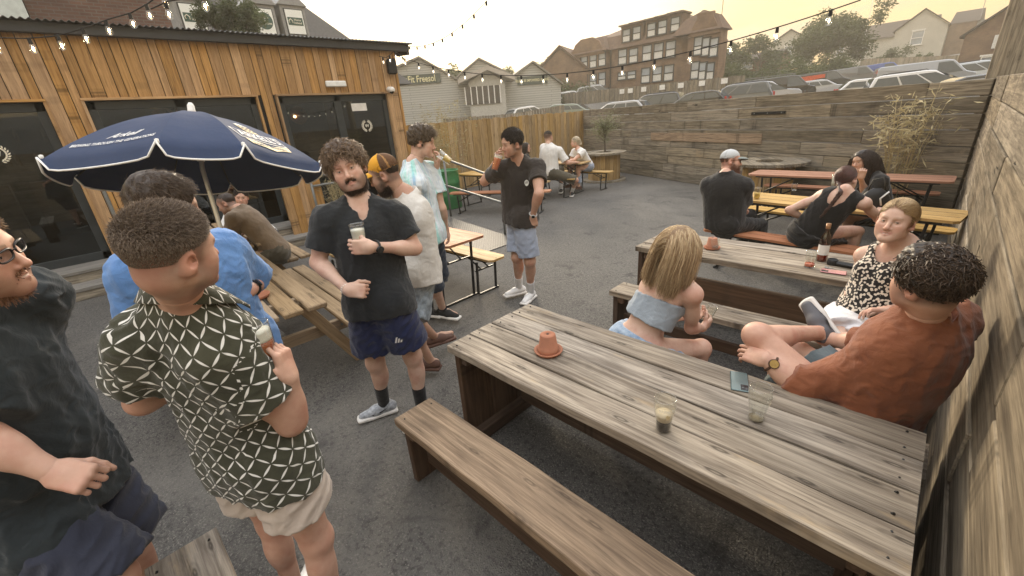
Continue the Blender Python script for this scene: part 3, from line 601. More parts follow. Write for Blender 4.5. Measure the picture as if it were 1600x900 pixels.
# right-hand houses
def house(px,dist,label,wmat,W_,D_,he,hr,rz,base,ax,wins,roofm=TILE,name='gabled_house',chim=False):
    p=far(px,100,dist); h=empty(name,(p[0],p[1],base),rz,label,'house')
    b=MB(); b.box((0,0,he/2),(W_,D_,he),None,0)
    if ax=='gable': b.prism([(-W_/2,he),(W_/2,he),(0,hr)],-D_/2,D_/2,ax=1)
    else: b.prism([(-D_/2,he),(D_/2,he),(0,hr)],-W_/2,W_/2,ax=0)
    b.build('wall',wmat,h); b=MB()
    if ax=='gable': b.prism([(-W_/2-.35,he-.22),(0,hr+.05),(W_/2+.35,he-.22),(W_/2+.35,he-.05),(0,hr+.25),(-W_/2-.35,he-.05)],-D_/2-.3,D_/2+.3,ax=1)
    else: b.prism([(-D_/2-.35,he-.22),(0,hr+.05),(D_/2+.35,he-.22),(D_/2+.35,he-.05),(0,hr+.25),(-D_/2-.35,he-.05)],-W_/2-.2,W_/2+.2,ax=0)
    b.build('roof',roofm,h)
    for (x,z,w_,h_) in wins:
        y=-D_/2; b=MB()
        for s_ in(-1,1): b.box((x+s_*w_/2,y-.04,z),(.10,.1,h_+.1),None,0)
        for zz in(-1,0,1): b.box((x,y-.04,z+zz*h_/2),(w_-.1,.1,.09),None,0)
        b.box((x,y-.08,z-h_/2-.1),(w_+.3,.2,.1),None,0); b.box((x,y-.06,z+h_/2+.14),(w_+.3,.14,.16),None,0)
        f=b.build('window',WHT,h); b=MB(); b.box((x,y-.01,z),(w_-.1,.04,h_-.1),None,0); b.build('pane',WIN,f)
    return h
REND=plain('cream_render',(.46,.44,.38),.85,var=.06,sc=1)
def hpx(px,d,yb,ye,yp,W_,D_,label,wmat,rz,ax,wins,**k):
    zb=far(px,yb,d)[2]-.6; ze=far(px,ye,d)[2]-zb; zp=far(px,yp,d)[2]-zb; p=far(px,yb,d); CARS.append((p[0],p[1],zb+.3))
    return house(px,d,label,wmat,W_,D_,ze,zp,rz,zb,ax,[(x,ze*z,w_,h_) for x,z,w_,h_ in wins],**k),ze,zp
hh,ze,zp=hpx(1432,112,92,48,22,6.6,9,'pale rendered house with a front gable and sash window',REND,R(-4),'gable',[(-.2,.72,1.5,2.0)])
b=MB(); b.box((4.9,1.0,ze*.5),(3.1,9,ze),None,0); b.build('side_wall',BRKX,hh); b=MB(); b.prism([(-3.6,ze-.1),(5.8,ze-.1),(1.1,zp-.6)],3.3,6.7,ax=0); b.build('side_roof',TILE,hh)
b=MB(); b.lathe([(0,0),(.6,.15),(.7,.2)],(6.9,-2.2,ze-.6),16,rot=rotm(R(80),0,0)); b.cyl((6.6,-1.9,ze-1),(6.6,-1.9,zp+1.6),.05,seg=6); b.build('satellite_dish',DGREY,hh)
for k in range(5): b=MB(); b.cyl((6.1,-1.9,zp+.9+k*.14),(7.1,-1.9,zp+.9+k*.14),.02,seg=4); b.build('aerial_rod',BLK,hh)
hpx(1372,122,98,62,40,15,8,'long pale terrace with a slate roof behind the tree',REND,R(-4),'ridge',[(-6,.7,1.2,1.6),(-2,.7,1.2,1.6),(5.0,.68,1.3,1.8)])
hpx(1232,105,100,72,52,7,8,'white gabled house hidden behind the leafy tree',REND,R(8),'gable',[(0,.7,1.2,1.5)])
bh,ze,zp=hpx(1612,70,92,46,-18,9.5,9,'dark brown brick house with white windows at the far right',BRKX,R(-8),'gable',[(-2.0,.16,2.2,1.1)])
b=MB()
for k in range(3): b.box((-2.4+k*.62,-4.56,ze*.72),(.5,.06,1.15),None,0)
b.build('window_panes',SKYW,bh)
hpx(1165,80,108,97,88,10,8,'low brown bungalow roof between the trees',BRKX,R(0),'ridge',[(1.5,.6,1.4,1.0)])
q=far(1348,75,95); b=MB(); b.cyl((0,0,0),(0,0,12),.06,.03,8); b.build('flag_pole',WHT,label='thin pale pole rising behind the leafy tree',cat='pole',group=None).location=(q[0],q[1],q[2]-2)
# ================= terrain, cars =================
TYRE=plain('tyre',(.02,.02,.02),.9); RIM=plain('alloy_rim',(.4,.4,.41),.3,.8); CGL=plain('car_glass',(.055,.065,.07),.05,spec=.8,var=.1); LAMPR=plain('red_lamp',(.4,.02,.015),.2); LAMPW=plain('clear_lamp',(.7,.7,.7),.15)
def car(kind,c,label,loc,rz,name='parked_car',extra=None):
    prof={'suv':(4.6,1.85,1.70,[(-2.3,.55),(-2.28,.95),(-2.2,1.05),(-1.95,1.62),(-1.7,1.69),(.1,1.70),(.45,1.64),(1.15,1.10),(2.1,.98),(2.3,.8),(2.3,.4)]),
          'hatch':(4.1,1.76,1.50,[(-2.05,.5),(-2.03,.85),(-1.95,.98),(-1.55,1.40),(-1.2,1.49),(.0,1.50),(.4,1.43),(1.1,1.0),(1.85,.88),(2.05,.7),(2.05,.35)]),
          'estate':(4.7,1.8,1.47,[(-2.35,.5),(-2.33,.9),(-2.2,1.0),(-1.8,1.40),(-1.5,1.47),(.0,1.47),(.4,1.41),(1.15,.99),(2.15,.86),(2.35,.68),(2.35,.35)]),
          'van':(5.0,1.95,1.98,[(-2.5,.5),(-2.5,1.0),(-2.46,1.8),(-2.35,1.95),(1.0,1.98),(1.3,1.9),(1.95,1.2),(2.4,1.05),(2.5,.8),(2.5,.35)])}[kind]
    L_,W_,H_,pf=prof; root=empty(name,loc,rz,label,'van' if kind=='van' else 'car')
    belt=1.0 if kind!='van' else 1.15
    pts=[(-L_/2,.28)]+pf+[(L_/2,.28)]
    n=len(pts); rows=[]; 
    for s_ in (-1,-.96,.96,1):
        for (x,z) in pts:
            inset=0 if z<belt else (z-belt)*.22
            hw=(W_/2-inset)*(1 if abs(s_)<1 else 1.0); zz=z if abs(s_)<1 else (z-.03 if z>.9 else z); xx=x*(1 if abs(s_)<1 else .985)
            rows.append((xx,(hw-(.05 if abs(s_)<1 else 0))*(1 if s_>0 else -1),zz))
    F=[]
    for k in range(3):
        for i in range(n-1): F.append((k*n+i,k*n+i+1,(k+1)*n+i+1,(k+1)*n+i))
    F.append(tuple(range(n))); F.append(tuple(range(3*n,4*n))[::-1]); F+=[(n-1,0,n,2*n-1)]
    # make roof rounded: add paint
    paint=plain('car_paint',c,.25,.15,coat=1,var=.03); b=MB(); b.add(rows,F); 
    b.box((0,0,.30),(L_-.2,W_-.12,.1),None,0); body=b.build('body',paint,root)
    # windows
    top=[(x,z) for (x,z) in pf if z>belt+.0]; xr=top[0][0]; xf=top[-1][0]; g_=MB()
    zt=H_-.14
    def xat(z,front):
        q=pf if not front else pf[::-1]
        for (a_,b2) in zip(q,q[1:]):
            if (a_[1]-z)*(b2[1]-z)<=0 and a_[1]!=b2[1]: 
                t_=(z-a_[1])/(b2[1]-a_[1]); return a_[0]+(b2[0]-a_[0])*t_
        return q[0][0]
    b0=belt+.04; x0b,x0t,x1b,x1t=xat(b0,False)+.18,xat(zt,False)+.16,xat(b0,True)-.2,xat(zt,True)-.14
    if kind=='van': x0b=x0t=.55
    for s_ in(-1,1):
        yb=(W_/2-(b0-belt)*.22+.004)*s_; yt=(W_/2-(zt-belt)*.22+.004)*s_
        cuts=[0,.34,.37,.68,.71,1] if kind!='van' else [0,1]
        for i in range(0,len(cuts),2):
            a_,b2=cuts[i],cuts[i+1]; q=[(x0b+(x1b-x0b)*a_,yb,b0),(x0b+(x1b-x0b)*b2,yb,b0),(x0t+(x1t-x0t)*b2,yt,zt),(x0t+(x1t-x0t)*a_,yt,zt)]
            g_.add(q,[(0,1,2,3)] if s_<0 else [(3,2,1,0)])
    def slope(xb,zb_,xt,zt_,sg):
        hb=W_/2-max(0,(zb_-belt))*.22-.09; ht=W_/2-(zt_-belt)*.22-.12; q=[(xb+sg*.012,-hb,zb_),(xb+sg*.012,hb,zb_),(xt+sg*.012,ht,zt_+.008),(xt+sg*.012,-ht,zt_+.008)]
        g_.add(q,[(0,1,2,3)] if sg>0 else [(3,2,1,0)])
    slope(xat(belt+.05,True)+.0,belt+.06,xat(H_-.07,True),H_-.06,1)
    if kind!='van': slope(xat(belt+.05,False),belt+.08,xat(H_-.12,False),H_-.11,-1)
    g_.build('windows',CGL,root)
    wr=.33 if kind!='suv' else .36
    for x in(-L_*.30,L_*.31):
        for s_ in(-1,1):
            b=MB(); b.cyl((x,s_*(W_/2-.20),wr),(x,s_*(W_/2+.01),wr),wr,seg=20); w_=b.build('wheel',TYRE,root); b=MB(); b.cyl((x,s_*(W_/2),wr),(x,s_*(W_/2+.02),wr),wr*.62,seg=16); b.build('rim',RIM,w_)
    for s_ in(-1,1):
        b=MB(); b.box((L_/2-.04,s_*(W_/2-.3),.72),(.1,.4,.16),None,.02); b.build('headlight',LAMPW,root); b=MB(); b.box((-L_/2+.03,s_*(W_/2-.16),.92),(.1,.2,.24),None,.02); b.build('tail_light',LAMPR,root)
    if extra=='rails' or kind=='suv':
        for s_ in(-1,1):
            b=MB(); b.tube([(-1.5,s_*.62,H_-.02),(-1.4,s_*.62,H_+.05),(.1,s_*.62,H_+.05),(.2,s_*.62,H_-.02)],.02,6); b.build('roof_rail',BLK,root)
    if extra=='ladder':
        b=MB(); b.box((-.6,.3,H_+.13),(3.4,.06,.06),None,0); b.box((-.6,-.1,H_+.13),(3.4,.06,.06),None,0)
        for k in range(9): b.box((-2.2+k*.4,.1,H_+.13),(.04,.4,.04),None,0)
        b.build('roof_ladder',GALV,root)
    if extra=='orange':
        b=MB(); 
        for s_ in(-1,1): b.box((-.9,s_*(W_/2-.075),1.45),(2.6,.02,.62),rotm(R(-12.4*s_),0,0),0)
        b.build('orange_panel',plain('orange_vinyl',(.75,.13,.05),.4),root)
    return root
SIL=(.42,.43,.45); DRK=(.035,.038,.045); BLKC=(.015,.016,.018); WHC=(.66,.66,.66); GRY=(.14,.15,.16); GRN=(.20,.24,.20)
CL=[ # px, roof py, distance, kind, colour, yaw, extra, label
(898,158,27,'estate',GRN,8,None,'pale green estate car just above the timber fence'),
(824,164.5,30,'hatch',WHC,60,None,'white car seen over the fence left of the estate'),
(896,138,44,'hatch',WHC,10,None,'white hatchback far off in front of the apartment block'),
(935,136,44,'suv',SIL,8,None,'silver car far off by the grey palings'),
(965,159,24,'estate',SIL,176,None,'low silver car roof behind the olive tree'),
(1020,147,25,'suv',DRK,178,'rails','dark estate car parked above the wall left of the others'),
(1088,145,24,'hatch',BLKC,175,None,'black hatchback with a roof spoiler above the sleeper wall'),
(1118,138,28,'estate',SIL,10,None,'silver saloon with its windscreen facing right'),
(1150,133,25,'suv',GRY,180,'rails','grey sport utility car with a rear spoiler'),
(1195,130,28,'suv',SIL,8,None,'pale silver car showing windscreen and bonnet'),
(1218,119,31,'van',BLKC,8,'ladder','black van with a ladder on its roof'),
(1282,112,36,'van',BLKC,6,'orange','dark van with an orange side panel'),
(1283,126,30,'hatch',SIL,2,None,'silver hatchback between the vans'),
(1331,104,40,'van',GRY,4,None,'dark grey van behind the orange one'),
(1372,102,42,'van',(.04,.08,.28),2,None,'blue van far back by the round bush'),
(1445,101,27,'van',(.30,.32,.35),2,None,'long grey van standing highest on the slope'),
(1440,116,21,'suv',WHC,3,'rails','white sport utility car close behind the bamboo'),
(1385,120,23,'estate',WHC,2,None,'white estate car low behind the sleeper wall'),
(1533,93,32,'suv',(.45,.5,.56),-2,'rails','pale blue sport utility car near the brown house'),
(1480,110,35,'hatch',SIL,-4,None,'silver hatchback beside the pale blue car'),
(1590,108,17,'estate',DRK,5,None,'dark car at the right edge beyond the post')]
HT={'suv':1.72,'hatch':1.5,'estate':1.47,'van':1.98}
pos=[]
CL=[(px,py,d*(1.38 if px<1250 else 1.55) if d<40 or px>1300 else d*1.15,k,c,yw_,ex,lb) for (px,py,d,k,c,yw_,ex,lb) in CL]
for (px,py,d,k,c,yw_,ex,lb) in CL:
    p=far(px,py,d); z_=p[2]-HT[k]; pos.append((p[0],p[1],z_)); CARS.append((p[0],p[1],z_))
for (px,py,d,k,c,yw_,ex,lb),p in zip(CL,pos):
    rz=R(yw_)+math.atan2(.35,.94)*.6; z0=park_z(p[0],p[1]); e_=1.; gx=(park_z(p[0]+e_*math.cos(rz),p[1]+e_*math.sin(rz))-park_z(p[0]-e_*math.cos(rz),p[1]-e_*math.sin(rz)))/2
    o=car(k,c,lb,(p[0],p[1],z0+.01),rz,'parked_van' if k=='van' else 'parked_car',ex); o['group']='vehicles in the car park behind the wall'; o.rotation_euler=(0,-math.atan(gx),rz)
# terrain sheet behind the wall
b=MB(); V=[];us=np.linspace(-40,110,80); vs=np.concatenate([[.13,1,2.5],np.linspace(4,60,40),np.linspace(64,240,40)])
for v_ in vs:
    for u_ in us:
        p=WA+WD*u_+WNN*v_
        if v_<1: V.append((p[0],p[1],-.05 if v_<.5 else .9))
        else: V.append((p[0],p[1],min(park_z(p[0],p[1]),.9+.35*max(0,v_-1)) if v_<6 else park_z(p[0],p[1])))
n_=len(us); F=[(j*n_+i,j*n_+i+1,(j+1)*n_+i+1,(j+1)*n_+i) for j in range(len(vs)-1) for i in range(n_-1)]
b.add(V,F,smooth=True); b.build('car_park_ground',ASPH,kind='structure')
# palings behind the cars
def palings(A,B,h,label,name='paling_fence',z0=None,wd=.14):
    A=np.array(A,float);B=np.array(B,float); L_=np.linalg.norm((B-A)[:2]); D=(B-A)/L_; b=MB(); rt=rotm(0,0,math.atan2(D[1],D[0]))
    k=0; u=0
    while u<L_: p=A+D*u; b.box(p-[A[0],A[1],0]+[0,0,h/2],(wd-.015,.03,h+rng.uniform(-.04,.04)),rt,0,axis=2); u+=wd
    r_=empty(name,(A[0],A[1],0),0,label,'fence'); b.build('boards',GREY,r_); return r_
q0=aty(876,147,39.5);q1=aty(1165,117,39.5)
pf_=palings((q0[0],39.5,q0[2]-2.0),(q1[0],39.5,q1[2]-2.0),2.,'grey paling fence with small notices behind the cars',wd=.18)
for px in (972,985,1006,1035,1064,1097,1132):
    py=147-(px-876)*30/289+6; p=aty(px,py,39.4); b=MB(); b.box(p-[q0[0],39.5,0]-[0,.03,0],(.5,.02,.4),None,0); b.build('notice',WHT,pf_)
g0=far(690,152,33);g1=far(800,150,33); palings((g0[0],g0[1],.2),(g1[0],g1[1],.2),1.9,'weathered grey fence in front of the gym sheds',wd=.2)
g0=far(800,150,33);g1=far(880,146,33); palings((g0[0],g0[1],.5),(g1[0],g1[1],.8),1.6,'low brown fence between gym and apartment block',wd=.2)
# wall behind right cars
w0=far(1345,98,88);w1=far(1560,93,66); palings((w0[0],w0[1],w0[2]-1.9),(w1[0],w1[1],w1[2]-1.9),2.4,'brown boundary wall in front of the right hand houses',wd=.3)
# ================= trees =================
LFD=leafmat('dark_leaves',(.035,.055,.02),(.07,.09,.03)); LFO=leafmat('olive_leaves',(.10,.115,.06),(.17,.18,.10)); LFB=leafmat('bamboo_leaves',(.20,.165,.085),(.36,.31,.18),.3); LFG=leafmat('green_leaves',(.045,.06,.03),(.085,.105,.045))
BARK=plain('bark',(.10,.08,.06),.9,bump=.5)
def tree(name,loc,h,cr_,n,ls,label,mat=None,trunk=.16,lobes=7,squash=.8,low=.35,group=None,cat='tree'):
    root=empty(name,loc,rng.random()*6,label,cat,group); b=MB(); c0=np.array([0,0,h-cr_*squash]); 
    tp=[(0,0,-.3),(.03*h,0,h*.25),(0,.02*h,h*.5),tuple(c0)]; b.tube(tp,[trunk,trunk*.8,trunk*.6,trunk*.3],8)
    pts=[]
    for k in range(lobes):
        a_=2*np.pi*k/lobes+rng.uniform(-.4,.4); e=rng.uniform(-.5,.95); rr=cr_*rng.uniform(.45,.72)
        cc=c0+np.array([math.cos(a_)*rr*math.cos(e),math.sin(a_)*rr*math.cos(e),rr*math.sin(e)*squash])
        b.tube([np.array([0,0,h*low]),(np.array([0,0,h*low])+cc)/2+[0,0,.1*cr_],cc],[trunk*.4,trunk*.25,trunk*.08],6)
        nn=n//lobes; sub=rng.randint(5,8)
        for j in range(sub):
            s_=cc+nr.normal(size=3)*cr_*.22; v=nr.normal(size=(nn//sub,3)); v/=np.linalg.norm(v,axis=1)[:,None]; v*=(nr.uniform(0,1,(nn//sub,1))**.45)*cr_*rng.uniform(.17,.30); pts.append(s_+v)
    b.build('trunk',BARK,root); b=MB(); leaves(b,np.vstack(pts),ls); b.build('crown',mat or LFD,root); return root
def tz(p): return park_z(p[0],p[1])
def treepx(name,px,d,ytop,cr_,n,ls,label,**k):
    p=far(px,100,d); z0=park_z(p[0],p[1]); zt=far(px,ytop,d)[2]; return tree(name,(p[0],p[1],z0),zt-z0,cr_,n,ls,label,**k)
treepx('broadleaf_tree',1293,74,26,4.6,16000,.36,'large dark tree in front of the pale houses',lobes=11,squash=.62)
treepx('slender_tree',1190,74,44,2.6,2200,.42,'thin leaved tree against the orange sky',lobes=8,squash=1.2)
treepx('broadleaf_tree',1142,70,64,2.3,3500,.36,'bushy tree beside the apartment block',lobes=8)
for (px,yt,cr_,lb,d_) in [(1185,92,3.6,'wide dark hedge shrub left of the big tree',62),(1245,90,3.4,'rounded dark shrub under the big tree',60),(1140,97,2.6,'low shrub against the grey palings',58),(1300,88,3.0,'dark shrub behind the orange panelled van',66)]:
    treepx('hedge_shrub',px,d_,yt,cr_,5000,.32,lb,lobes=9,low=.2,cat='shrub')
treepx('clipped_bush',1391,88,76,2.1,8000,.22,'round clipped dark bush in front of the pale house',lobes=14,squash=.9,low=.2,cat='bush')
treepx('low_shrub',1430,88,83,1.4,1500,.35,'spiky low shrub beside the round bush',lobes=7,low=.2,cat='shrub')
for (px,d_,h_,cr_,lb) in [(700,62,8.6,2.6,'dark tree rising behind the gym roofs'),(850,60,8.2,2.6,'yellow green tree between gym and brown house'),(800,66,8.4,2.4,'small tree behind the middle gym roof')]:
    p=far(px,100,d_); tree('distant_tree',(p[0],p[1],0),h_,cr_,3500,.35,lb,LFG,lobes=8)
p=far(875,130,52); tree('hedge_shrub',(p[0],p[1],.8),4.6,3.0,3500,.3,'bank of shrubs below the brown house',lobes=9,low=.2,cat='shrub')
d=ray(361,25); q=np.array([0,0,CAMH])+d*(-18.5/d[0]); tree('ivy_clad_tree',(q[0],q[1],0),q[2]+.7,.95,14000,.09,'dense green tree between the dormers behind the pub',LFG,lobes=12,squash=1.2)

# ================= sleeper tables and benches =================
def box_table(name,x0,x1,y0,y1,h,label,boards=4,mat=TTOP,cat='table',extra=True,group=None):
    cx,cy=(x0+x1)/2,(y0+y1)/2; root=empty(name,(cx,cy,0),0,label,cat,group); W_=y1-y0; L_=x1-x0; wb=W_/boards
    for k in range(boards):
        b=MB(); off=rng.uniform(-.006,.006) if boards>1 else 0
        # long board with slightly wavy edges
        nseg=24; xs=np.linspace(-L_/2,L_/2,nseg+1); ya=-W_/2+k*wb+.0045; yb=-W_/2+(k+1)*wb-.0045; V=[];G=[]; o3=[rng.random()*50 for _ in range(3)]
        ph=rng.random()*9; th=.045
        for i,x in enumerate(xs):
            wv=.0022*math.sin(x*5+ph)+.0015*math.sin(x*13+ph*2); wz=.0025*math.sin(x*2.2+ph)
            e_=.004
            for (y,z) in ((ya+e_,h+wz),(yb-e_,h+wz),(yb,h-e_+wz),(yb,h-th),(ya,h-th),(ya,h-e_+wz)):
                V.append((x+off,y+wv,z)); G.append((x+o3[0],y+o3[1],z*.6+o3[2]))
        F=[]
        for i in range(nseg):
            for j in range(6): F.append((i*6+j,(i+1)*6+j,(i+1)*6+(j+1)%6,i*6+(j+1)%6))
        F.append((0,1,2,3,4,5)); F.append(tuple(nseg*6+j for j in (5,4,3,2,1,0)))
        b.add(V,[q[::-1] for q in F],0,G,rng.random()); 
        # screw heads near the ends
        for ex in(-L_/2+.05,L_/2-.05):
            for yy in (ya+.035,yb-.035):
                b.cyl((ex+rng.uniform(-.008,.008),yy+rng.uniform(-.005,.005),h-.003),(ex,yy,h+.0035),.0042,seg=7,mat=1,smooth=False)
        b.build('tabletop_board' if cat=='table' else 'seat_board',[mat,BLK],root)
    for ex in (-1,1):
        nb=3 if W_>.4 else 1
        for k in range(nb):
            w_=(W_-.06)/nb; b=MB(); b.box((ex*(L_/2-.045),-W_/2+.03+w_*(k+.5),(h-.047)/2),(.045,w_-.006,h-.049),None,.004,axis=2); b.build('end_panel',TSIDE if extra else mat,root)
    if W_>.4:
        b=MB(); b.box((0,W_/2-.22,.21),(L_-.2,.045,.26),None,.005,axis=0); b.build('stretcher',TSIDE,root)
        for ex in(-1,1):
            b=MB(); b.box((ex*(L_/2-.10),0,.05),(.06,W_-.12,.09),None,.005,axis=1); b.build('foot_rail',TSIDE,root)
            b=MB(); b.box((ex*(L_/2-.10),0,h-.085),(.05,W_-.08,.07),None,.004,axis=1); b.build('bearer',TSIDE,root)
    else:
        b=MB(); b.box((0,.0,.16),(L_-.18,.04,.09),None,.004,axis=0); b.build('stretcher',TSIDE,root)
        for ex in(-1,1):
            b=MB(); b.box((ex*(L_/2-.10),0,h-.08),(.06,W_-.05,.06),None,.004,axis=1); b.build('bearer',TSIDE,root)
    return root
T1H=.72
box_table('sleeper_table',-1.86,.185,1.215,1.95,T1H,'big weathered plank table nearest the camera with a stout glass')
box_table('sleeper_bench',-1.85,.19,.80,1.055,.45,'worn reddish plank bench along the near side of the big table',1,BENCH,'bench')
box_table('sleeper_bench',-1.45,.24,2.03,2.30,.45,'plank bench between the big table and the blonde woman',1,TTOP,'bench')
box_table('sleeper_bench',-1.86,.24,2.99,3.25,.45,'grey plank bench behind the woman holding a small glass',1,TTOP,'bench')
box_table('sleeper_table',-1.93,.22,3.55,4.20,.70,'second weathered plank table with a wine bottle on it')
box_table('sleeper_bench',-1.84,-.35,-.30,-.05,.45,'plank bench end at the bottom edge beside the pale shorts',1,TTOP,'bench')
box_table('sleeper_bench',-3.9,-2.30,-.92,-.68,.45,'plank bench end in the bottom left corner',1,TTOP,'bench')
# low board in front of the second table
root=empty('low_partition',(-.86,3.70,0),0,'long brown plank standing under the second plank table','board')
b=MB(); b.box((0,-.0,.30),(1.9,.045,.28),None,.005,axis=0); b.build('board',TSIDE,root)
# ================= picnic tables =================
def picnic(x,y,rz,label,L_=2.2):
    root=empty('picnic_table',(x,y,0),rz,label,'picnic table','picnic tables by the pub')
    for k in range(5):
        b=MB(); b.box((rng.uniform(-.006,.006),-.34+k*.170-.0,.72),(L_,.140,.04),None,.008,axis=0); b.build('tabletop_slat',PICN,root)
    for s_ in(-1,1):
        for k in range(2):
            b=MB(); b.box((0,s_*(.62+k*.155),.44),(L_,.140,.04),None,.008,axis=0); b.build('seat_slat',PICN,root)
    for ex in(-1,1):
        X=ex*(L_/2-.35)
        b=MB(); b.box((X,0,.675),(.045,.74,.09),None,.005,axis=1); b.build('top_bearer',PICN,root)
        b=MB(); b.box((X,0,.375),(.045,1.50,.10),None,.005,axis=1); 
        for s_ in(-1,1):
            for q in(.30,.36): b.cyl((X-.03,s_*q*1.9,.375),(X+.03,s_*q*1.9,.375),.012,seg=8,mat=1)
        b.build('seat_bearer',[PICN,GALV],root)
        for s_ in(-1,1):
            b=MB(); a_=math.atan2(.38,.68); b.box((X+.045,s_*.47,.34),(.045,.10,.80),rotm(s_*a_,0,0),.005,axis=2); b.build('leg',PICN,root)
    return root
picnic(-4.25,.70,R(-3.6),'pale timber picnic table with a terracotta saucer and the parasol pole')
picnic(-6.85,1.08,R(-3.6),'pale timber picnic table where the man in brown leans')
picnic(-5.6,-1.75,R(-6),'pale timber picnic table at the left edge near the steps')
# ================= beer garden folding tables =================
def beer_table(x,y,rz,L_,W_,h,mat,label,cat='table'):
    nm='folding_table' if cat=='table' else 'folding_bench'; root=empty(nm,(x,y,0),rz,label,cat,'folding beer garden sets')
    b=MB(); nb=3 if W_>.35 else 2
    c=.04; hw=W_/2; hl=L_/2
    b.prism([(-hl,-hw+c),(-hl+c,-hw),(hl-c,-hw),(hl,-hw+c),(hl,hw-c),(hl-c,hw),(-hl+c,hw),(-hl,hw-c)],h-.026,h,ax=2); 
    b.g[-1]=b.g[-1]+rng.random()*30
    b.build('board',mat,root)
    b=MB()
    for k in range(1,nb): b.box((0,-hw+W_*k/nb,h+.0006),(L_-.05,.003,.0015),None,0)
    b.build('board_joint',BLK,root)
    b=MB()
    for s_ in(-1,1): b.box((0,s_*(hw-.03),h-.038),(L_*.9,.03,.024),None,.002)
    for e_ in(-.28,0,.28): b.box((e_*L_,0,h-.036),(.05,W_-.04,.018),None,.001)
    b.build('underframe',BLK,root)
    for ex in(-1,1):
        X=ex*(hl-.28); fw=(W_-.10) if W_>.35 else W_+.04; b=MB()
        for s_ in(-1,1): b.box((X+ex*.04,s_*fw/2,(h-.05)/2),(.025,.025,h-.06),rotm(0,R(ex*4),0),.003)
        b.box((X+ex*.065,0,.014),(.025,fw+.02,.022),None,.003); b.box((X+ex*.01,0,h*.62),(.018,fw,.018),None,.002)
        for s_ in(-1,1): b.tube([(X+ex*.03,s_*fw*.2,h*.62),(X-ex*h*.55,s_*fw*.2,h-.04)],.009,6)
        b.build('leg',BLK,root)
    return root
beer_table(-4.52,2.69,0,2.2,.55,.76,ORNG,'orange varnished folding table behind the man in the cap')
beer_table(-4.47,3.08,0,2.2,.25,.46,YELW,'yellow varnished folding bench on the far side of the near orange table','bench')
beer_table(-4.47,2.12,0,2.2,.25,.46,YELW,'yellow folding bench on the near side of the near orange table','bench')
# sets near the fence
beer_table(-7.15,6.75,R(5),2.2,.55,.76,YELW,'pale folding table behind the man drinking in the dark tee')
beer_table(-6.70,6.30,R(27),2.3,.26,.46,ORNG,'orange folding bench in front of the fence side tables','bench')
beer_table(-7.6,7.6,R(8),2.2,.28,.46,YELW,'folding bench behind the pale folding table','bench')
beer_table(-7.00,8.85,R(10),1.5,.55,.76,YELW,'folding table between the white tee man and blonde woman')
beer_table(-6.95,8.25,R(8),1.6,.27,.46,YELW,'folding bench under the man in the white tee','bench')
beer_table(-6.75,9.45,R(8),1.7,.27,.46,YELW,'folding bench under the woman in the white blouse','bench')
beer_table(-1.03,8.10,R(-2),2.45,.55,.76,ORNG,'long orange folding table nearest the sleeper wall')
beer_table(-1.05,8.72,R(-2),2.3,.25,.46,ORNG,'orange folding bench between wall and long orange table','bench')
beer_table(-1.05,7.45,R(-2),2.3,.25,.46,ORNG,'orange folding bench in front of the long orange table','bench')
beer_table(-.80,5.92,R(-9),2.2,.55,.76,YELW,'yellow folding table with the amber pint and handbag')
beer_table(-.80,6.60,R(-9),2.2,.25,.46,YELW,'yellow folding bench behind the yellow table','bench')
beer_table(-.85,5.28,R(-7),2.2,.27,.46,ORNG,'orange folding bench under the grey cap man and braided woman','bench')
# ================= cable reels =================
def reel(x,y,rt,rd,h,label):
    root=empty('cable_reel',(x,y,0),rng.random(),label,'cable reel')
    for z0,nm in((0,'base_disc'),(h-.05,'top_disc')):
        b=MB(); n_=9; w_=2*rt/n_
        for k in range(n_):
            a0=-rt+k*w_; a1=a0+w_-.008; N_=8
            xs=np.linspace(a0,a1,N_); up=[(xx,math.sqrt(max(0,rt*rt-xx*xx))) for xx in xs]; lo=[(xx,-yy) for xx,yy in up][::-1]
            ri=rt*.36
            if z0>0 and max(abs(a0),abs(a1))<ri:
                up2=[(xx,math.sqrt(ri*ri-xx*xx)) for xx in xs][::-1]; poly=up+up2; b.prism(poly,z0,z0+.05,ax=2,rnd=rng.random()); poly=[(p[0],-p[1]) for p in poly][::-1]; b.prism(poly,z0,z0+.05,ax=2,rnd=rng.random())
            else: b.prism(up+lo,z0,z0+.05,ax=2,rnd=rng.random())
        for i in range(len(b.g)): b.g[i]=b.g[i][:,[1,0,2]]+rng.random()*20
        b.build(nm,GREY,root)
    b=MB(); n_=22
    for k in range(n_):
        a_=2*np.pi*k/n_; b.box((rd*math.cos(a_),rd*math.sin(a_),h/2),(.025,2*math.pi*rd/n_-.004,h-.1),rotm(0,0,a_),.003,axis=2)
    b.build('drum_boards',FENCE,root)
    b=MB(); b.cyl((0,0,.1),(0,0,h-.14),rd*.9,seg=20); b.build('soil',plain('soil',(.035,.025,.018),.95,bump=.5),root); return root
reel(-6.98,10.85,.62,.44,.80,'wooden cable reel planter holding the olive tree')
reel(-2.33,9.32,.66,.42,.80,'low round cable reel top behind the long orange table')
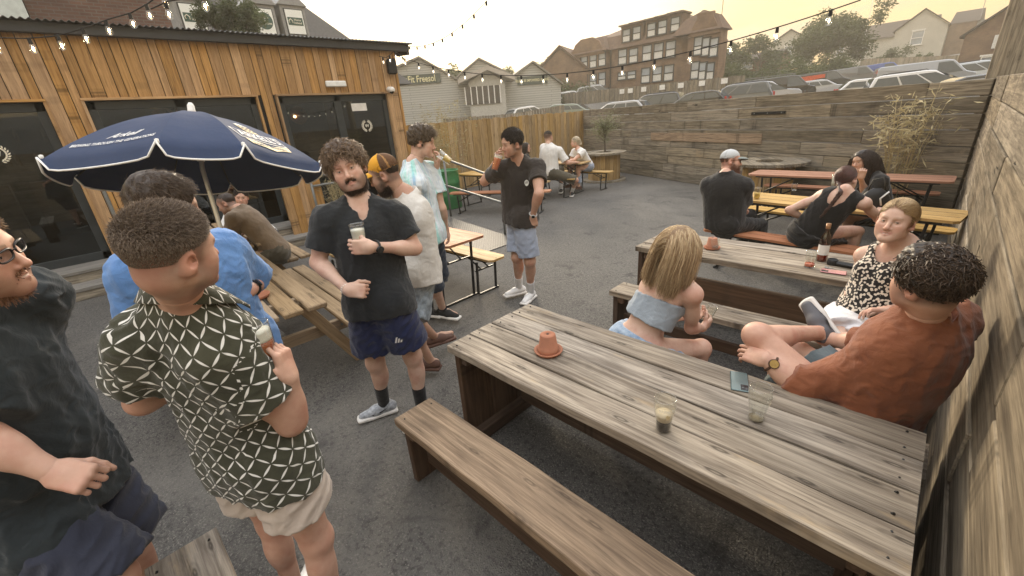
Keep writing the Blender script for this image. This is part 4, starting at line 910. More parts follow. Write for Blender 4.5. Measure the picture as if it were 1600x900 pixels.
def olive():
    root=empty('olive_tree',(-6.98,10.85,.66),0,'small olive tree growing in the cable reel','tree'); b=MB()
    b.tube([(0,0,-.3),(.03,0,.2),(.0,.02,.45),(.04,0,.72)],[.03,.026,.022,.018],8); pts=[]
    for k in range(26):
        a_=rng.uniform(0,6.28); e=rng.uniform(-.4,1.2); L_=rng.uniform(.25,.62); s0=np.array([.02,0,rng.uniform(.4,.85)]); dd=np.array([math.cos(a_)*math.cos(e),math.sin(a_)*math.cos(e),math.sin(e)]); s1=s0+dd*L_+[0,0,.05]; b.tube([s0,(s0+s1)/2+[0,0,.03],s1],[.009,.006,.003],5)
        for j in range(75): pts.append(s0+(s1-s0)*rng.uniform(.15,1.05)+nr.normal(size=3)*.045)
    b.build('trunk',BARK,root); b=MB(); leaves(b,np.array(pts),.055,asp=3.5,droop=.0); b.build('crown',LFO,root)
olive()
def bamboo(x,y,n,h,spread,label,dens=40,z0=0,lz=.14,mat=None,frac=.25):
    root=empty('bamboo_plant',(x,y,z0),0,label,'plant'); b=MB(); pts=[]
    for k in range(n):
        a_=rng.uniform(0,6.28); r0=rng.uniform(0,spread*.35); base=np.array([r0*math.cos(a_),r0*math.sin(a_),0]); tip=np.array([math.cos(a_)*spread*rng.uniform(.4,1.1),math.sin(a_)*spread*rng.uniform(.4,1.1),h*rng.uniform(.7,1.0)])
        mid=(base+tip)/2+np.array([0,0,h*.12]); q=[base+(mid-base)*t_ if t_<1 else mid for t_ in(0,.5,1)]+[mid+(tip-mid)*t_ for t_ in(.5,1)]
        b.tube(q,[.008,.007,.006,.004,.002],5)
        for j in range(dens):
            t_=rng.uniform(frac,1); p=q[0]+(q[4]-q[0])*t_+np.array([0,0,h*.24*t_*(1-t_)*2]); side=nr.normal(size=3)*[.10,.10,.05]; pts.append(p+side)
            if j%4==0: b.tube([p,p+side],[.0025,.001],4)
    b.build('canes',plain('dry_cane',(.36,.29,.15),.7),root); b=MB(); leaves(b,np.array(pts),lz,asp=7,droop=.25); b.build('leaves',mat or LFB,root)
bamboo(-.42,8.70,18,1.95,.38,'dry bamboo plant against the grey sleeper wall',34,frac=.35)
bamboo(-8.75,6.75,16,2.5,.75,'tall dry bamboo behind the green barrel',50,lz=.11,mat=leafmat('pale_dry_leaves',(.24,.21,.11),(.36,.32,.18),.3))
bamboo(-9.0,6.2,16,1.9,.5,'dry grass like plant at the pub corner',45,lz=.10,frac=.3)
bamboo(-8.35,3.55,26,1.0,.35,'tangle of dry stems beside the pub doors',26,.1,lz=.09,frac=.1)
# ================= barrel =================
root=empty('steel_barrel',(-8.29,6.15,0),0,'green steel drum at the pub corner','barrel'); pr=[(0,0),(.285,0),(.29,.02)]
for zz in (.30,.60): pr+=[(.285,zz-.03),(.298,zz),(.285,zz+.03)]
pr+=[(.285,.86),(.292,.875),(.285,.89),(.26,.885),(.26,.86),(0,.86)]
b=MB(); b.lathe(pr,(0,0,0),32); b.build('drum',DKGRN,root)
# ================= patio heater =================
q=np.array([0,0,CAMH])+ray(176,330)*(-8.35/ray(176,330)[0]); root=empty('patio_heater',(q[0],q[1],0),0,'slim steel post lamp with glass globe by the pub wall','heater')
b=MB(); b.cyl((0,0,.0),(0,0,.06),.22,.20,24); b.cyl((0,0,.06),(0,0,1.62),.024,seg=12); b.build('post',GALV,root)
b=MB(); b.lathe([(0,-.055),(.045,-.03),(.055,0),(.045,.03),(0,.055)],(0,0,1.66),20); b.build('steel_ball',plain('polished_steel',(.7,.7,.7),.08,1.),root)
b=MB(); b.lathe([(.02,0),(.075,.04),(.085,.08),(.06,.13),(.0,.15)],(0,0,1.73),20); b.build('glass_globe',glassmat('globe_glass',(.9,.9,.9),refl=.15),root)
# ================= parasol =================
NAVY=NT('navy_canvas',.75,.25); P_=NAVY.obj(); NAVY.col(NAVY.mix(NAVY.noise(P_,2.5,4),(.022,.038,.085),(.036,.055,.115))); NAVY.bump(NAVY.noise(P_,4.,4),.35,.03); NAVY=NAVY.m
PIPE=plain('white_piping',(.78,.78,.76),.6); UC=np.array([-4.86,.85,1.725]); un=np.array([-.20,.17,1.]); un/=np.linalg.norm(un); uu=np.cross([0,1,0],un); uu/=np.linalg.norm(uu); uv=np.cross(un,uu)
pb=np.array([-4.62,.78,0]); root=empty('parasol',pb,0,'navy blue scalloped parasol with white piping and brewery lettering','parasol')
GH=.26; ANG=[-GH,GH,GH+1.0,GH+1.75,math.pi-GH,math.pi+GH,-GH-1.75,-GH-1.0]; UR=.99; UHH=.47
def upt(a,r,hh): return UC+UR*r*(math.cos(a-.12)*uu+math.sin(a-.12)*uv)+un*hh
def canopy(a0,a1,s,t_):      # s 0..1 across panel, t 0 hub..1 rim
    r=t_; p0=upt(a0,r,UHH*(1-t_**1.75)); p1=upt(a1,r,UHH*(1-t_**1.75)); p=p0+(p1-p0)*s
    return p-un*.018*math.sin(math.pi*s)*t_
for k in range(8):
    a0,a1=ANG[k],ANG[(k+1)%8]
    if a1<a0: a1+=2*math.pi
    b=MB(); NS,NTT=12,12; V=[]
    for j in range(NTT+1):
        for i in range(NS+1): V.append(canopy(a0,a1,i/NS,.03+.97*j/NTT))
    # valance hanging from the rim with a scalloped lower edge
    for j in range(1,4):
        for i in range(NS+1):
            s=i/NS; sc=.112*(1-abs(2*s-1)**12*.97); p=canopy(a0,a1,s,1.); out_=p-UC; out_-=un*(out_@un); out_/=np.linalg.norm(out_)
            V.append(p-un*sc*j/3*.95+out_*.012*j)
    F=[(j*(NS+1)+i,(j+1)*(NS+1)+i,(j+1)*(NS+1)+i+1,j*(NS+1)+i+1) for j in range(NTT+3) for i in range(NS)]
    b.add(V,F,smooth=True); pan=b.build('canopy_panel',NAVY,root,ploc=pb)
    low=[V[(NTT+3)*(NS+1)+i]+(V[(NTT+3)*(NS+1)+i]-UC)*.004 for i in range(NS+1)]
    b=MB(); b.tube(low,.0075,6); b.build('piping',PIPE,pan,ploc=pb)
    b=MB(); b.tube([canopy(a0,a1,0,t_)-un*.02 for t_ in (.05,.4,.8,1.)],.006,5); b.lathe([(0,-.02),(.013,-.01),(.013,.015),(0,.02)],canopy(a0,a1,0,1.)-un*.0+(canopy(a0,a1,0,1.)-UC)*.015,8,mat=1); b.build('rib',[BLK,PIPE],root,ploc=pb)
hubp=UC+un*UHH
b=MB(); b.tube([pb+[0,0,.05],pb+[-.03,.005,.9],hubp-un*.5,hubp],.019,14); b.tube([hubp-un*.42,hubp-un*.30],.03,12); b.build('pole',plain('pale_pole',(.6,.6,.6),.3,.6),root,ploc=pb)
b=MB(); b.lathe([(0,.10),(.014,.095),(.028,.07),(.03,.03),(.045,0),(0,-.005)],hubp,16,rot=frame(un)); b.build('finial',PIPE,root,ploc=pb)
b=MB(); b.box(pb+[0,0,.04],(.42,.42,.08),None,.02); b.build('base',CONC,root,ploc=pb)
def on_panel(k,V,F,cx_,cy_,mat,nm,off=.006):   # V in metres: x across, y up towards the hub
    a0,a1=ANG[k],ANG[(k+1)%8]
    if a1<a0: a1+=2*math.pi
    W_=[]
    for (x,y,*_) in V:
        t_=cy_-y/1.12; wd=np.linalg.norm(canopy(a0,a1,1,t_)-canopy(a0,a1,0,t_)); s=cx_+x/wd; p=canopy(a0,a1,min(max(s,0),1),t_)
        e=.01; n_=np.cross(canopy(a0,a1,min(s+e,1),t_)-canopy(a0,a1,s-e,t_),canopy(a0,a1,.5,t_-e)-canopy(a0,a1,.5,t_)); n_/=np.linalg.norm(n_)
        if n_@un<0: n_=-n_
        W_.append(p+n_*off)
    b=MB(); b.add(W_,F); return b.build(nm,mat,root,ploc=pb)
GOLDP=plain('cream_gold_print',(.72,.60,.36),.6,var=.05); NAVYP=plain('navy_print',(.03,.045,.10),.7)
def refine(V,F): return V,F
kR,kL=1,7
def rect(x0,y0,x1,y1,sk=0,n=6):
    xs=np.linspace(x0,x1,n+1); V=[(x,y0) for x in xs]+[(x+sk,y1) for x in xs]; return V,[(i,i+1,n+1+i+1,n+1+i) for i in range(n)]
V,F=rect(-.27,-.01,.27,.145); on_panel(kR,V,F,.44,.84,PIPE,'logo_banner',.004); V,F=rect(-.255,.003,.255,.132); on_panel(kR,V,F,.44,.84,NAVYP,'logo_banner',.006)
V,F=text_mesh("ARKELL'S",.135,True); V=V*[.86,1,1]+[0,.066,0]; on_panel(kR,V,F,.44,.84,PIPE,'brand_lettering',.008)
V=[(-.24,-.02),(-.1,-.035),(.0,-.06),(.1,-.035),(.26,-.02),(.24,-.085),(.1,-.10),(0,-.13),(-.1,-.10),(-.22,-.085)]; on_panel(kR,V,[(0,1,8,9),(1,2,7,8),(2,3,6,7),(3,4,5,6)],.44,.84,GOLDP,'logo_ribbon',.006)
V,F=text_mesh('FAMILY BREWERY',.05,True); V=V+[0,-.072,0]; on_panel(kR,V,F,.44,.84,NAVYP,'ribbon_lettering',.009)
V,F=rect(-.07,.155,.07,.30,0,2); on_panel(kR,V,F,.44,.84,GOLDP,'logo_tower',.006); V=[(-.085,.30),(.085,.30),(0,.36)]; on_panel(kR,V,[(0,1,2)],.44,.84,PIPE,'logo_tower_roof',.007)
bb=[];ff=[]
for r_ in range(3):
    for c_ in range(3): 
        n0=len(bb); x_=-.045+c_*.045-.012; y_=.18+r_*.04; bb+=[(x_,y_),(x_+.024,y_),(x_+.024,y_+.022),(x_,y_+.022)]; ff.append((n0,n0+1,n0+2,n0+3))
on_panel(kR,bb,ff,.44,.84,NAVYP,'tower_windows',.009)
V,F=text_mesh('BREWING THROUGH THE GENERATIONS',.048,True); V=V*[.80,1,1]; on_panel(kL,V,F,.52,.90,PIPE,'slogan_lettering',.006)
V,F=text_mesh('Arkell',.10,True,.6); on_panel(kL,V+[.02,.10,0],F,.52,.90,PIPE,'signature_lettering',.006)
# ================= string lights =================
def lights(paths,label,nb,mat,skip=0,dark=0.0,sz=1.):
    root=empty('string_lights',paths[0],0,label,'string lights'); P=np.array(paths); 
    seg=np.r_[0,np.cumsum(np.linalg.norm(np.diff(P,axis=0),axis=1))]; f_=lambda s:np.array([np.interp(s,seg,P[:,i]) for i in range(3)])
    b=MB(); b.tube(P-P[0],.006*sz,6); b.build('cable',RUB,root)
    for k in range(nb):
        p=f_(seg[-1]*(k+.5)/nb)-P[0]; b=MB(); b.cyl(p,p-[0,0,.055*sz],.016*sz,.019*sz,10); sk=b.build('lamp_socket',RUB,root)
        b=MB(); b.lathe([(.012*sz,0),(.022*sz,-.02*sz),(.030*sz,-.05*sz),(.026*sz,-.075*sz),(.010*sz,-.09*sz),(0,-.092*sz)],p-[0,0,.05*sz],12); b.build('bulb_glass',CLEAR if not dark else glassmat('bulb_glass_far',(1,.97,.9)),root)
        b=MB(); b.lathe([(0,-.025*sz),(.008*sz,-.035*sz),(.010*sz,-.05*sz),(0,-.066*sz)],p-[0,0,.05*sz],8); b.build('filament',mat,root)
def sag(A,B,s,n=24):
    A=np.array(A,float);B=np.array(B,float); return [A+(B-A)*t_-np.array([0,0,4*s*t_*(1-t_)]) for t_ in np.linspace(0,1,n)]
d0=lambda px,py,D:np.array([0,0,CAMH])+ray(px,py)/np.linalg.norm(ray(px,py))*D
pts=[d0(-40,62,7.2),d0(0,59,7.2),d0(40,60,7.2),d0(80,57,7.1),d0(112,50,7.0),d0(142,40,6.9),d0(170,30,6.8),d0(205,20,6.7),d0(232,5,6.5),d0(262,-18,6.3),d0(300,-40,6.2)]
lights(pts,'string of glowing bulbs hanging in front of the timber wall',9,BULB)
pts=[d0(236,14,6.0),d0(262,2,5.8),d0(300,-4,5.6),d0(345,-20,5.4)]; lights(pts,'short festoon with two glowing bulbs above the brick wall',2,BULB)
cor=d0(634,72,10.9); lights(sag(cor,d0(770,-10,7.5),.22),'dark festoon rising from the pub corner to the top edge',9,CLEAR)
lights([d0(592,88,10.2),d0(604,90,10.3),d0(616,80,10.4),d0(624,84,10.6),d0(632,92,10.8)],'cluster of lit bulbs at the pub roof corner',5,BULBFAR)
lights(sag(d0(622,88,10.8),d0(1345,0,6.2),.52,40),'long festoon crossing the sky to the upper right',17,BULBFAR)
# ================= things on the tables =================
def pot(x,y,z,label,s=1.):
    root=empty('terracotta_pot',(x,y,z),rng.random()*6,label,'plant pot'); b=MB(); b.lathe([(0,.004),(.062*s,.004),(.066*s,.012),(.072*s,.022),(.066*s,.024),(.058*s,.016),(0,.014)],(0,0,0),32); b.build('saucer',TERRA,root)
    b=MB(); b.lathe([(.052*s,.015),(.054*s,.036),(.047*s,.040),(.038*s,.098*s+.005),(.034*s,.105*s),(.008*s,.106*s),(.007*s,.095*s)],(0,0,0),32); b.build('upturned_pot',TERRA,root); b=MB(); b.cyl((0,0,.1*s),(0,0,.1062*s),.0065,seg=10); b.build('drain_hole',RUB,root)
q=at(857,551,T1H); pot(q[0],q[1],T1H,'upturned terracotta pot on its saucer on the big near table',1.12); q=at(1112,389,.70); pot(q[0],q[1],.70,'upturned terracotta pot behind the water glass on the second table')
q=at(402,466,.74); root=empty('ash_saucer',(q[0],q[1],.74),0,'terracotta saucer on the picnic table by the blue sleeve','saucer'); b=MB(); b.lathe([(0,.002),(.085,.002),(.10,.03),(.094,.032),(.08,.012),(0,.012)],(0,0,0),28); b.build('dish',TERRA,root)
STOUT=plain('dark_stout',(.008,.004,.003),.35,spec=.15); FOAM=plain('beer_foam',(.62,.50,.34),.8,bump=.2); WFOAM=plain('white_foam',(.80,.77,.68),.85,bump=.3); AMBER=plain('amber_ale',(.32,.075,.02),.08,emit=(.5,.12,.02),es=.0); LAGER=plain('pale_lager',(.62,.40,.06),.08); ROSE=plain('rose_wine',(.55,.13,.07),.08)
def glass(name,loc,label,h=.15,r0=.031,r1=.042,levels=(),rot=None,pint=0,mat=None,text=None,cat='glass',yaw=0):
    root=empty(name,loc,yaw,label,cat); 
    if rot is not None: root.rotation_euler=rot
    if pint: pr=[(r0,.0),(r0,.008),(r0*1.03,h*.3),(r1*1.02,h*.72),(r1*1.03,h*.80),(r1*.98,h)]
    else: pr=[(r0,0),(r0+(r1-r0)*.5,h*.5),(r1,h)]
    zs=[p[1] for p in pr]; rs=[p[0] for p in pr]; rat=lambda z:np.interp(z,zs,rs)
    zz=np.linspace(0,h,14); out_=[(0,0)]+[(rat(z),z) for z in zz]+[(rat(z)-.0022,z) for z in zz[::-1] if z>.008]+[(0,.009)]
    b=MB(); b.lathe(out_,(0,0,0),28); b.build('glass_wall',mat or CLEAR,root)
    z0=.0095
    for (z1,m_,nm) in levels:
        za=np.linspace(z0,z1,6); b=MB(); b.lathe([(0,z0)]+[(rat(z)-.0028,z) for z in za]+[(0,z1+.0005)],(0,0,0),24); b.build(nm,m_,root); z0=z1
    if text:
        V,F=text_mesh(text,.016,True); a_=V[:,0]/r1-math.pi/2; zz_=h*.77+V[:,1]; rr=np.array([rat(z) for z in zz_])+.0006
        b=MB(); b.add(np.stack([rr*np.cos(a_),rr*np.sin(a_),zz_],1),F); b.build('glass_lettering',GOLDP if text!='GUINNESS' else WFOAM,root)
        V=[(-.006,0),(.006,0),(.010,.026),(.003,.02),(-.004,.028),(-.010,.02)]; V=np.array(V); a_=V[:,0]/r1-math.pi/2; zz_=h*.50+V[:,1]; rr=np.array([rat(z) for z in zz_])+.0006
        b=MB(); b.add(np.stack([rr*np.cos(a_),rr*np.sin(a_),zz_],1),[(0,1,2,3,4,5)]); b.build('harp_mark',GOLDP,root)
    return root
q=at(1036,672,T1H); glass('pint_glass',(q[0],q[1],T1H),'pint glass a third full of dark stout under cream foam on the near table',.16,.030,.042,[(.058,STOUT,'stout'),(.086,FOAM,'foam')],pint=1,text='GUINNESS',yaw=R(46))
q=at(1181,655,T1H); b_=glass('pint_glass',(q[0],q[1],T1H),'empty tulip pint glass with froth traces beside the phone',.16,.031,.043,[(.0105,plain('froth_dregs',(.30,.24,.15),.5,spec=.1),'dregs')],pint=1,text='GUINNESS',yaw=R(95))
q=at(1116,391,.70); glass('plastic_cup',(q[0],q[1],.70),'half full clear cup of water in front of the terracotta pot',.11,.027,.040,[(.045,glassmat('water',(.85,.88,.88)),'water')])
q=at(1264,417,.70); glass('tumbler',(q[0],q[1],.70),'tumbler with a little pink wine in front of the bottle',.13,.036,.036,[(.03,ROSE,'rose_wine')])
q=at(1182,311,.76); glass('pint_glass',(q[0],q[1],.76),'half full glass of amber cider on the yellow table',.14,.033,.042,[(.075,LAGER,'cider')])
q=at(1303,290,.76); glass('tumbler',(q[0],q[1],.76),'patterned white tumbler beside the woman with long dark hair',.14,.035,.042,[(.12,WFOAM,'frothy_drink')])
q=at(1240,298,.76); glass('tumbler',(q[0],q[1],.76),'empty short tumbler on the yellow table by the braided woman',.09,.03,.036)
q=at(330,369,.78) ; glass('pint_glass',(-5.75,.90,.74),'pint of amber beer with white foam by the parasol pole',.15,.031,.042,[(.12,AMBER,'amber_beer'),(.14,WFOAM,'foam')])
q=at(1283,407,.70); root=empty('wine_bottle',(q[0],q[1],.70),0,'brown wine bottle with a white label and a little rose wine','bottle')
b=MB(); b.lathe([(0,0),(.036,0),(.037,.01),(.037,.175),(.03,.205),(.015,.235),(.0135,.29),(.0155,.292),(.0155,.30),(.012,.30)],(0,0,0),24); b.build('bottle_glass',glassmat('brown_glass',(.45,.22,.09),refl=.1),root)
b=MB(); b.lathe([(.0376,.055),(.0376,.135)],(0,0,0),24); b.build('paper_label',WHT,root); b=MB(); b.lathe([(0,.004),(.034,.004),(.034,.045),(0,.045)],(0,0,0),20); b.build('wine',ROSE,root)
b=MB(); b.lathe([(.0165,.262),(.0168,.302),(0,.303)],(0,0,0),16); b.build('neck_foil',plain('neck_foil',(.25,.13,.06),.35,.4),root)
def phone(loc,rz,label,c,s=1.):
    root=empty('smartphone',loc,rz,label,'phone'); b=MB(); b.box((0,0,.0045),(.075*s,.155*s,.009),None,.0035); b.build('phone_body',plain('phone_case',c,.25,.3,coat=.5),root)
    b=MB(); b.box((-.018,.052,.0098),(.030,.042,.002),None,.002); cm=b.build('camera_block',plain('camera_black',(.01,.01,.012),.15),root)
    b=MB()
    for (x,y) in((-.025,.064),(-.025,.052),(-.025,.040),(-.011,.058),(-.011,.044)): b.cyl((x,y,.0105),(x,y,.0118),.0048,seg=14)
    b.build('camera_lenses',plain('lens_glass',(.02,.03,.04),.03,spec=1.),cm)
q=at(1155,598,T1H); phone((q[0],q[1],T1H+.003),R(200),'grey green smartphone lying face down on the near table',(.12,.17,.17))
q=at(1302,426,.70); phone((q[0],q[1],.703),R(95),'phone in a pink patterned case on the second table',(.55,.25,.25))
q=at(1300,413,.70); root=empty('black_case',(q[0],q[1],.70),0,'small round black tin beside the phone on the second table','tin'); b=MB(); b.lathe([(0,0),(.034,0),(.036,.01),(.035,.04),(.028,.045),(.026,.03),(0,.028)],(0,0,0),24); b.build('tin_body',BLK,root)
q=at(1324,418,.70); root=empty('sunglasses_case',(q[0],q[1],.70),R(-12),'slim black glasses case next to the black tin','case'); b=MB(); b.box((0,0,.02),(.16,.055,.035),None,.014); b.build('case_shell',BLK,root)
q=at(1291,421,.70); root=empty('key_bunch',(q[0],q[1],.706),0,'bunch of silver keys on the second table','keys')
for k in range(4):
    b=MB(); a_=R(k*37); b.cyl((0,0,.002*k),(0,0,.002*k+.003),.012,seg=14); b.box((.028*math.cos(a_),.028*math.sin(a_),.002*k+.0015),(.036,.008,.002),rotm(0,0,a_),0); b.build('key',GALV,root)
# handbag
q=at(1363,326,.76); root=empty('handbag',(q[0],q[1],.76),R(15),'small black shoulder bag with white trim on the yellow table','bag')
b=MB(); V=[];sec=[(0,.0,.13,.055),(1,.06,.14,.06),(2,.13,.12,.05),(3,.19,.07,.03),(4,.215,.03,.012)]
n_=20
for (_,zz_,rx_,ry_) in sec:
    for k in range(n_): 
        a_=2*math.pi*k/n_; V.append((rx_*math.copysign(abs(math.cos(a_))**.7,math.cos(a_)),ry_*math.sin(a_),zz_))
b.add(V,[(i*n_+k,i*n_+(k+1)%n_,(i+1)*n_+(k+1)%n_,(i+1)*n_+k) for i in range(4) for k in range(n_)]+[tuple(range(n_))[::-1]],smooth=True); b.build('bag_body',plain('black_leather',(.015,.015,.016),.4),root)
b=MB(); b.tube([(.09,-.055,.19),(.03,-.068,.12),(.05,-.066,.05)],.008,6); b.build('white_trim',WHT,root)
b=MB(); b.tube([(-.07,0,.19),(-.05,0,.30),(.03,0,.33),(.07,0,.2)],.006,6); b.build('strap',BLK,root)

# ================= people: implicit-surface sculpting =================
def nrm(v): v=np.asarray(v,float); return v/(np.linalg.norm(v)+1e-12)
class Sculpt:
    def __init__(s): s.pr=[]
    def add(s,fn,c,rad,k=.02,op='u',tag=0): s.pr.append((fn,np.asarray(c,float),rad,k,op,tag)); return s
    def cone(s,a,b,ra,rb,k=.02,op='u',q=None,w=None,cuta=False,cutb=False,tag=0):
        a=np.asarray(a,float);b=np.asarray(b,float);ba=b-a;L2=ba@ba+1e-12; un_=ba/math.sqrt(L2)
        if w is not None: w=nrm(w-un_*(np.asarray(w)@un_))
        def fn(P):
            pa=P-a
            if w is not None: pw=pa@w; pa=pa+pw[...,None]*w*(1/q-1)
            h=np.clip((pa@ba)/L2,0,1); d=np.linalg.norm(pa-h[...,None]*ba,axis=-1)-(ra+(rb-ra)*h)
            if w is not None: d=d*(.5+.5*q)
            if cutb: d=np.maximum(d,(P-b)@un_)
            if cuta: d=np.maximum(d,-(P-a)@un_)
            return d
        return s.add(fn,(a+b)/2,np.linalg.norm(ba)/2+max(ra,rb),k,op,tag)
    def ell(s,c,r,Rm=None,k=.02,op='u',tag=0):
        c=np.asarray(c,float); r=np.asarray(r,float)
        def fn(P):
            p=P-c
            if Rm is not None: p=p@Rm
            k0=np.linalg.norm(p/r,axis=-1); k1=np.linalg.norm(p/(r*r),axis=-1)+1e-9; return k0*(k0-1)/k1
        return s.add(fn,c,max(r),k,op,tag)
    def box(s,c,hf,Rm,r=.01,k=.02,op='u',tag=0):
        c=np.asarray(c,float); hf=np.asarray(hf,float)-r
        def fn(P):
            q=np.abs((P-c)@Rm)-hf; return np.linalg.norm(np.maximum(q,0),axis=-1)+np.minimum(q.max(-1),0)-r
        return s.add(fn,c,np.linalg.norm(hf)+r,k,op,tag)
    def plane(s,p,n,k=.005,op='i'):
        p=np.asarray(p,float);n=nrm(n); return s.add(lambda P:(P-p)@n,p,1e3,k,op)
    @staticmethod
    def comb(d,e,k,op):
        if op=='u': h=np.clip(.5+.5*(d-e)/k,0,1); return d+(e-d)*h-k*h*(1-h)
        if op=='s': e=-e
        h=np.clip(.5-.5*(d-e)/k,0,1); return d+(e-d)*h+k*h*(1-h)
    def mesh(s,res,disp=None,B=8,bounds=None,slack=0.):
        un=[p for p in s.pr if p[4]=='u']
        lo=np.min([p[1]-p[2] for p in un],0)-3*res-slack; hi=np.max([p[1]+p[2] for p in un],0)+3*res+slack
        if bounds is not None: lo=np.maximum(lo,bounds[0]); hi=np.minimum(hi,bounds[1])
        nb=np.ceil((hi-lo)/(B*res)).astype(int); n=nb*B
        bc=np.stack(np.meshgrid(*[lo[i]+(np.arange(nb[i])+.5)*B*res for i in range(3)],indexing='ij'),-1).reshape(-1,3)
        br=B*res*.87; d=np.full(len(bc),1e3); each=[]
        for (fn,c,r,k,op,t_) in s.pr:
            e=fn(bc); each.append(e); d=s.comb(d,e,k,op)
        act=np.abs(d)<br*1.7+slack+.01
        idx=np.nonzero(act)[0]; 
        oi=np.stack(np.meshgrid(*[np.arange(B)]*3,indexing='ij'),-1).reshape(-1,3)
        base=bc[idx]-(B/2)*res; P=base[:,None,:]+(oi*res)[None]
        D=np.full((len(idx),B**3),1e3)
        for (fn,c,r,k,op,t_),e in zip(s.pr,each):
            if op=='u': m=e[idx]<np.minimum(d[idx],br*2)+k+br*2.4+slack
            elif op=='s': m=e[idx]<k+br*1.8
            else: m=e[idx]>-k-br*1.8
            if not m.any(): continue
            D[m]=s.comb(D[m],fn(P[m]),k,op)
        if disp is not None: D=D+disp(P)
        G=np.empty(tuple(nb)+(B,B,B),np.float32); G=G.reshape(-1,B**3); G[:]=np.where(d>0,1,-1)[:,None]*.1; G[idx]=D
        G=G.reshape(*nb,B,B,B).transpose(0,3,1,4,2,5).reshape(n)
        return surfnet(G,lo,res)
def surfnet(G,lo,res):
    G=np.pad(G,1,constant_values=.1); lo=np.asarray(lo)-res; I=G<0
    c=[I[a:I.shape[0]-1+a,b:I.shape[1]-1+b,e:I.shape[2]-1+e] for a in(0,1) for b in(0,1) for e in(0,1)]
    ssum=sum(x.astype(np.int8) for x in c); cell=(ssum>0)&(ssum<8); ci=np.argwhere(cell); vid=np.full(cell.shape,-1,np.int64); vid[cell]=np.arange(len(ci))
    if len(ci)==0: return np.zeros((0,3)),np.zeros((0,4),int)
    acc=np.zeros((len(ci),3)); cnt=np.zeros(len(ci)); off=np.array([(a,b,e) for a in(0,1) for b in(0,1) for e in(0,1)])
    vals=[G[ci[:,0]+o[0],ci[:,1]+o[1],ci[:,2]+o[2]].astype(float) for o in off]
    for i in range(8):
        for j in range(i+1,8):
            if np.abs(off[i]-off[j]).sum()==1:
                a,b=vals[i],vals[j]; m=(a<0)!=(b<0); t=np.where(m,a/np.where(m,a-b,1),0); p=off[i]+(off[j]-off[i])*t[:,None]; acc[m]+=p[m]; cnt[m]+=1
    V=lo+(ci+acc/cnt[:,None])*res; F=[]
    for ax in range(3):
        o1,o2=[(1,2),(2,0),(0,1)][ax]; s0=[slice(None)]*3; s1=[slice(None)]*3; s0[ax]=slice(0,-1); s1[ax]=slice(1,None)
        A=I[tuple(s0)];Bb=I[tuple(s1)]; e=np.argwhere(A!=Bb); e=e[(e[:,o1]>0)&(e[:,o2]>0)&(e[:,o1]<cell.shape[o1])&(e[:,o2]<cell.shape[o2])&(e[:,ax]<cell.shape[ax])]
        if len(e)==0: continue
        u1=np.eye(3,dtype=int)[o1];u2=np.eye(3,dtype=int)[o2]
        q=np.stack([vid[tuple((e-u1-u2).T)],vid[tuple((e-u2).T)],vid[tuple(e.T)],vid[tuple((e-u1).T)]],1)
        fl=I[tuple(e.T)]; q=np.where(fl[:,None],q,q[:,::-1]); F.append(q[(q>=0).all(1)])
    return V,np.vstack(F)
def np_mesh(name,parts,mats,parent=None,cols=None,gcs=None,smooth=True,gcorner=None):
    """parts: list of (V,F(n,4) or list of polys, matindex)"""
    me=bpy.data.meshes.new(name); Vs=[];LT=[];LS=[];MI=[];n=0;col=[];gc=[]
    for i,(V,F,m) in enumerate(parts):
        if len(V)==0: continue
        Vs.append(V); F=np.asarray(F); LT.append((F+n).ravel()); LS.append(np.full(len(F),F.shape[1])); MI.append(np.full(len(F),m)); n+=len(V)
        col.append(cols[i] if cols is not None else np.ones((len(V),3))); gc.append(gcs[i] if gcs is not None else V)
    V=np.vstack(Vs); L=np.concatenate(LT); T=np.concatenate(LS); 
    me.vertices.add(len(V)); me.vertices.foreach_set('co',V.astype(np.float32).ravel()); me.loops.add(len(L)); me.loops.foreach_set('vertex_index',L.astype(np.int32))
    me.polygons.add(len(T)); st=np.r_[0,np.cumsum(T)[:-1]]; me.polygons.foreach_set('loop_start',st.astype(np.int32)); me.polygons.foreach_set('material_index',np.concatenate(MI).astype(np.int32)); me.polygons.foreach_set('use_smooth',np.full(len(T),smooth))
    me.update(calc_edges=True)
    a=me.attributes.new('Col','FLOAT_COLOR','POINT'); a.data.foreach_set('color',np.hstack([np.vstack(col),np.ones((len(V),1))]).astype(np.float32).ravel())
    if gcorner is not None:
        g=gcorner(V,L.reshape(-1,4)); a=me.attributes.new('gc','FLOAT_VECTOR','CORNER'); a.data.foreach_set('vector',g.astype(np.float32).ravel())
    else: a=me.attributes.new('gc','FLOAT_VECTOR','POINT'); a.data.foreach_set('vector',np.vstack(gc).astype(np.float32).ravel())
    for m in mats: me.materials.append(m)
    o=bpy.data.objects.new(name,me); link(o,parent); return o
def fold(amp,freq,seed,aniso=(1,1,1),Rm=None):
    r_=np.random.RandomState(seed); K=r_.normal(size=(5,3))*freq*np.array(aniso); ph=r_.uniform(0,6.28,5); K2=r_.normal(size=(3,3))*freq*.45; p2=r_.uniform(0,6.28,3)
    def f(P):
        p=P@Rm if Rm is not None else P; w_=sum(np.sin(p@K2[i]+p2[i]) for i in range(3))*.9
        v=sum(np.sin(p@K[i]+ph[i]+w_)/(1+.4*i) for i in range(5))/2.6; return -amp*(1-np.abs(v)*1.6)
    return f
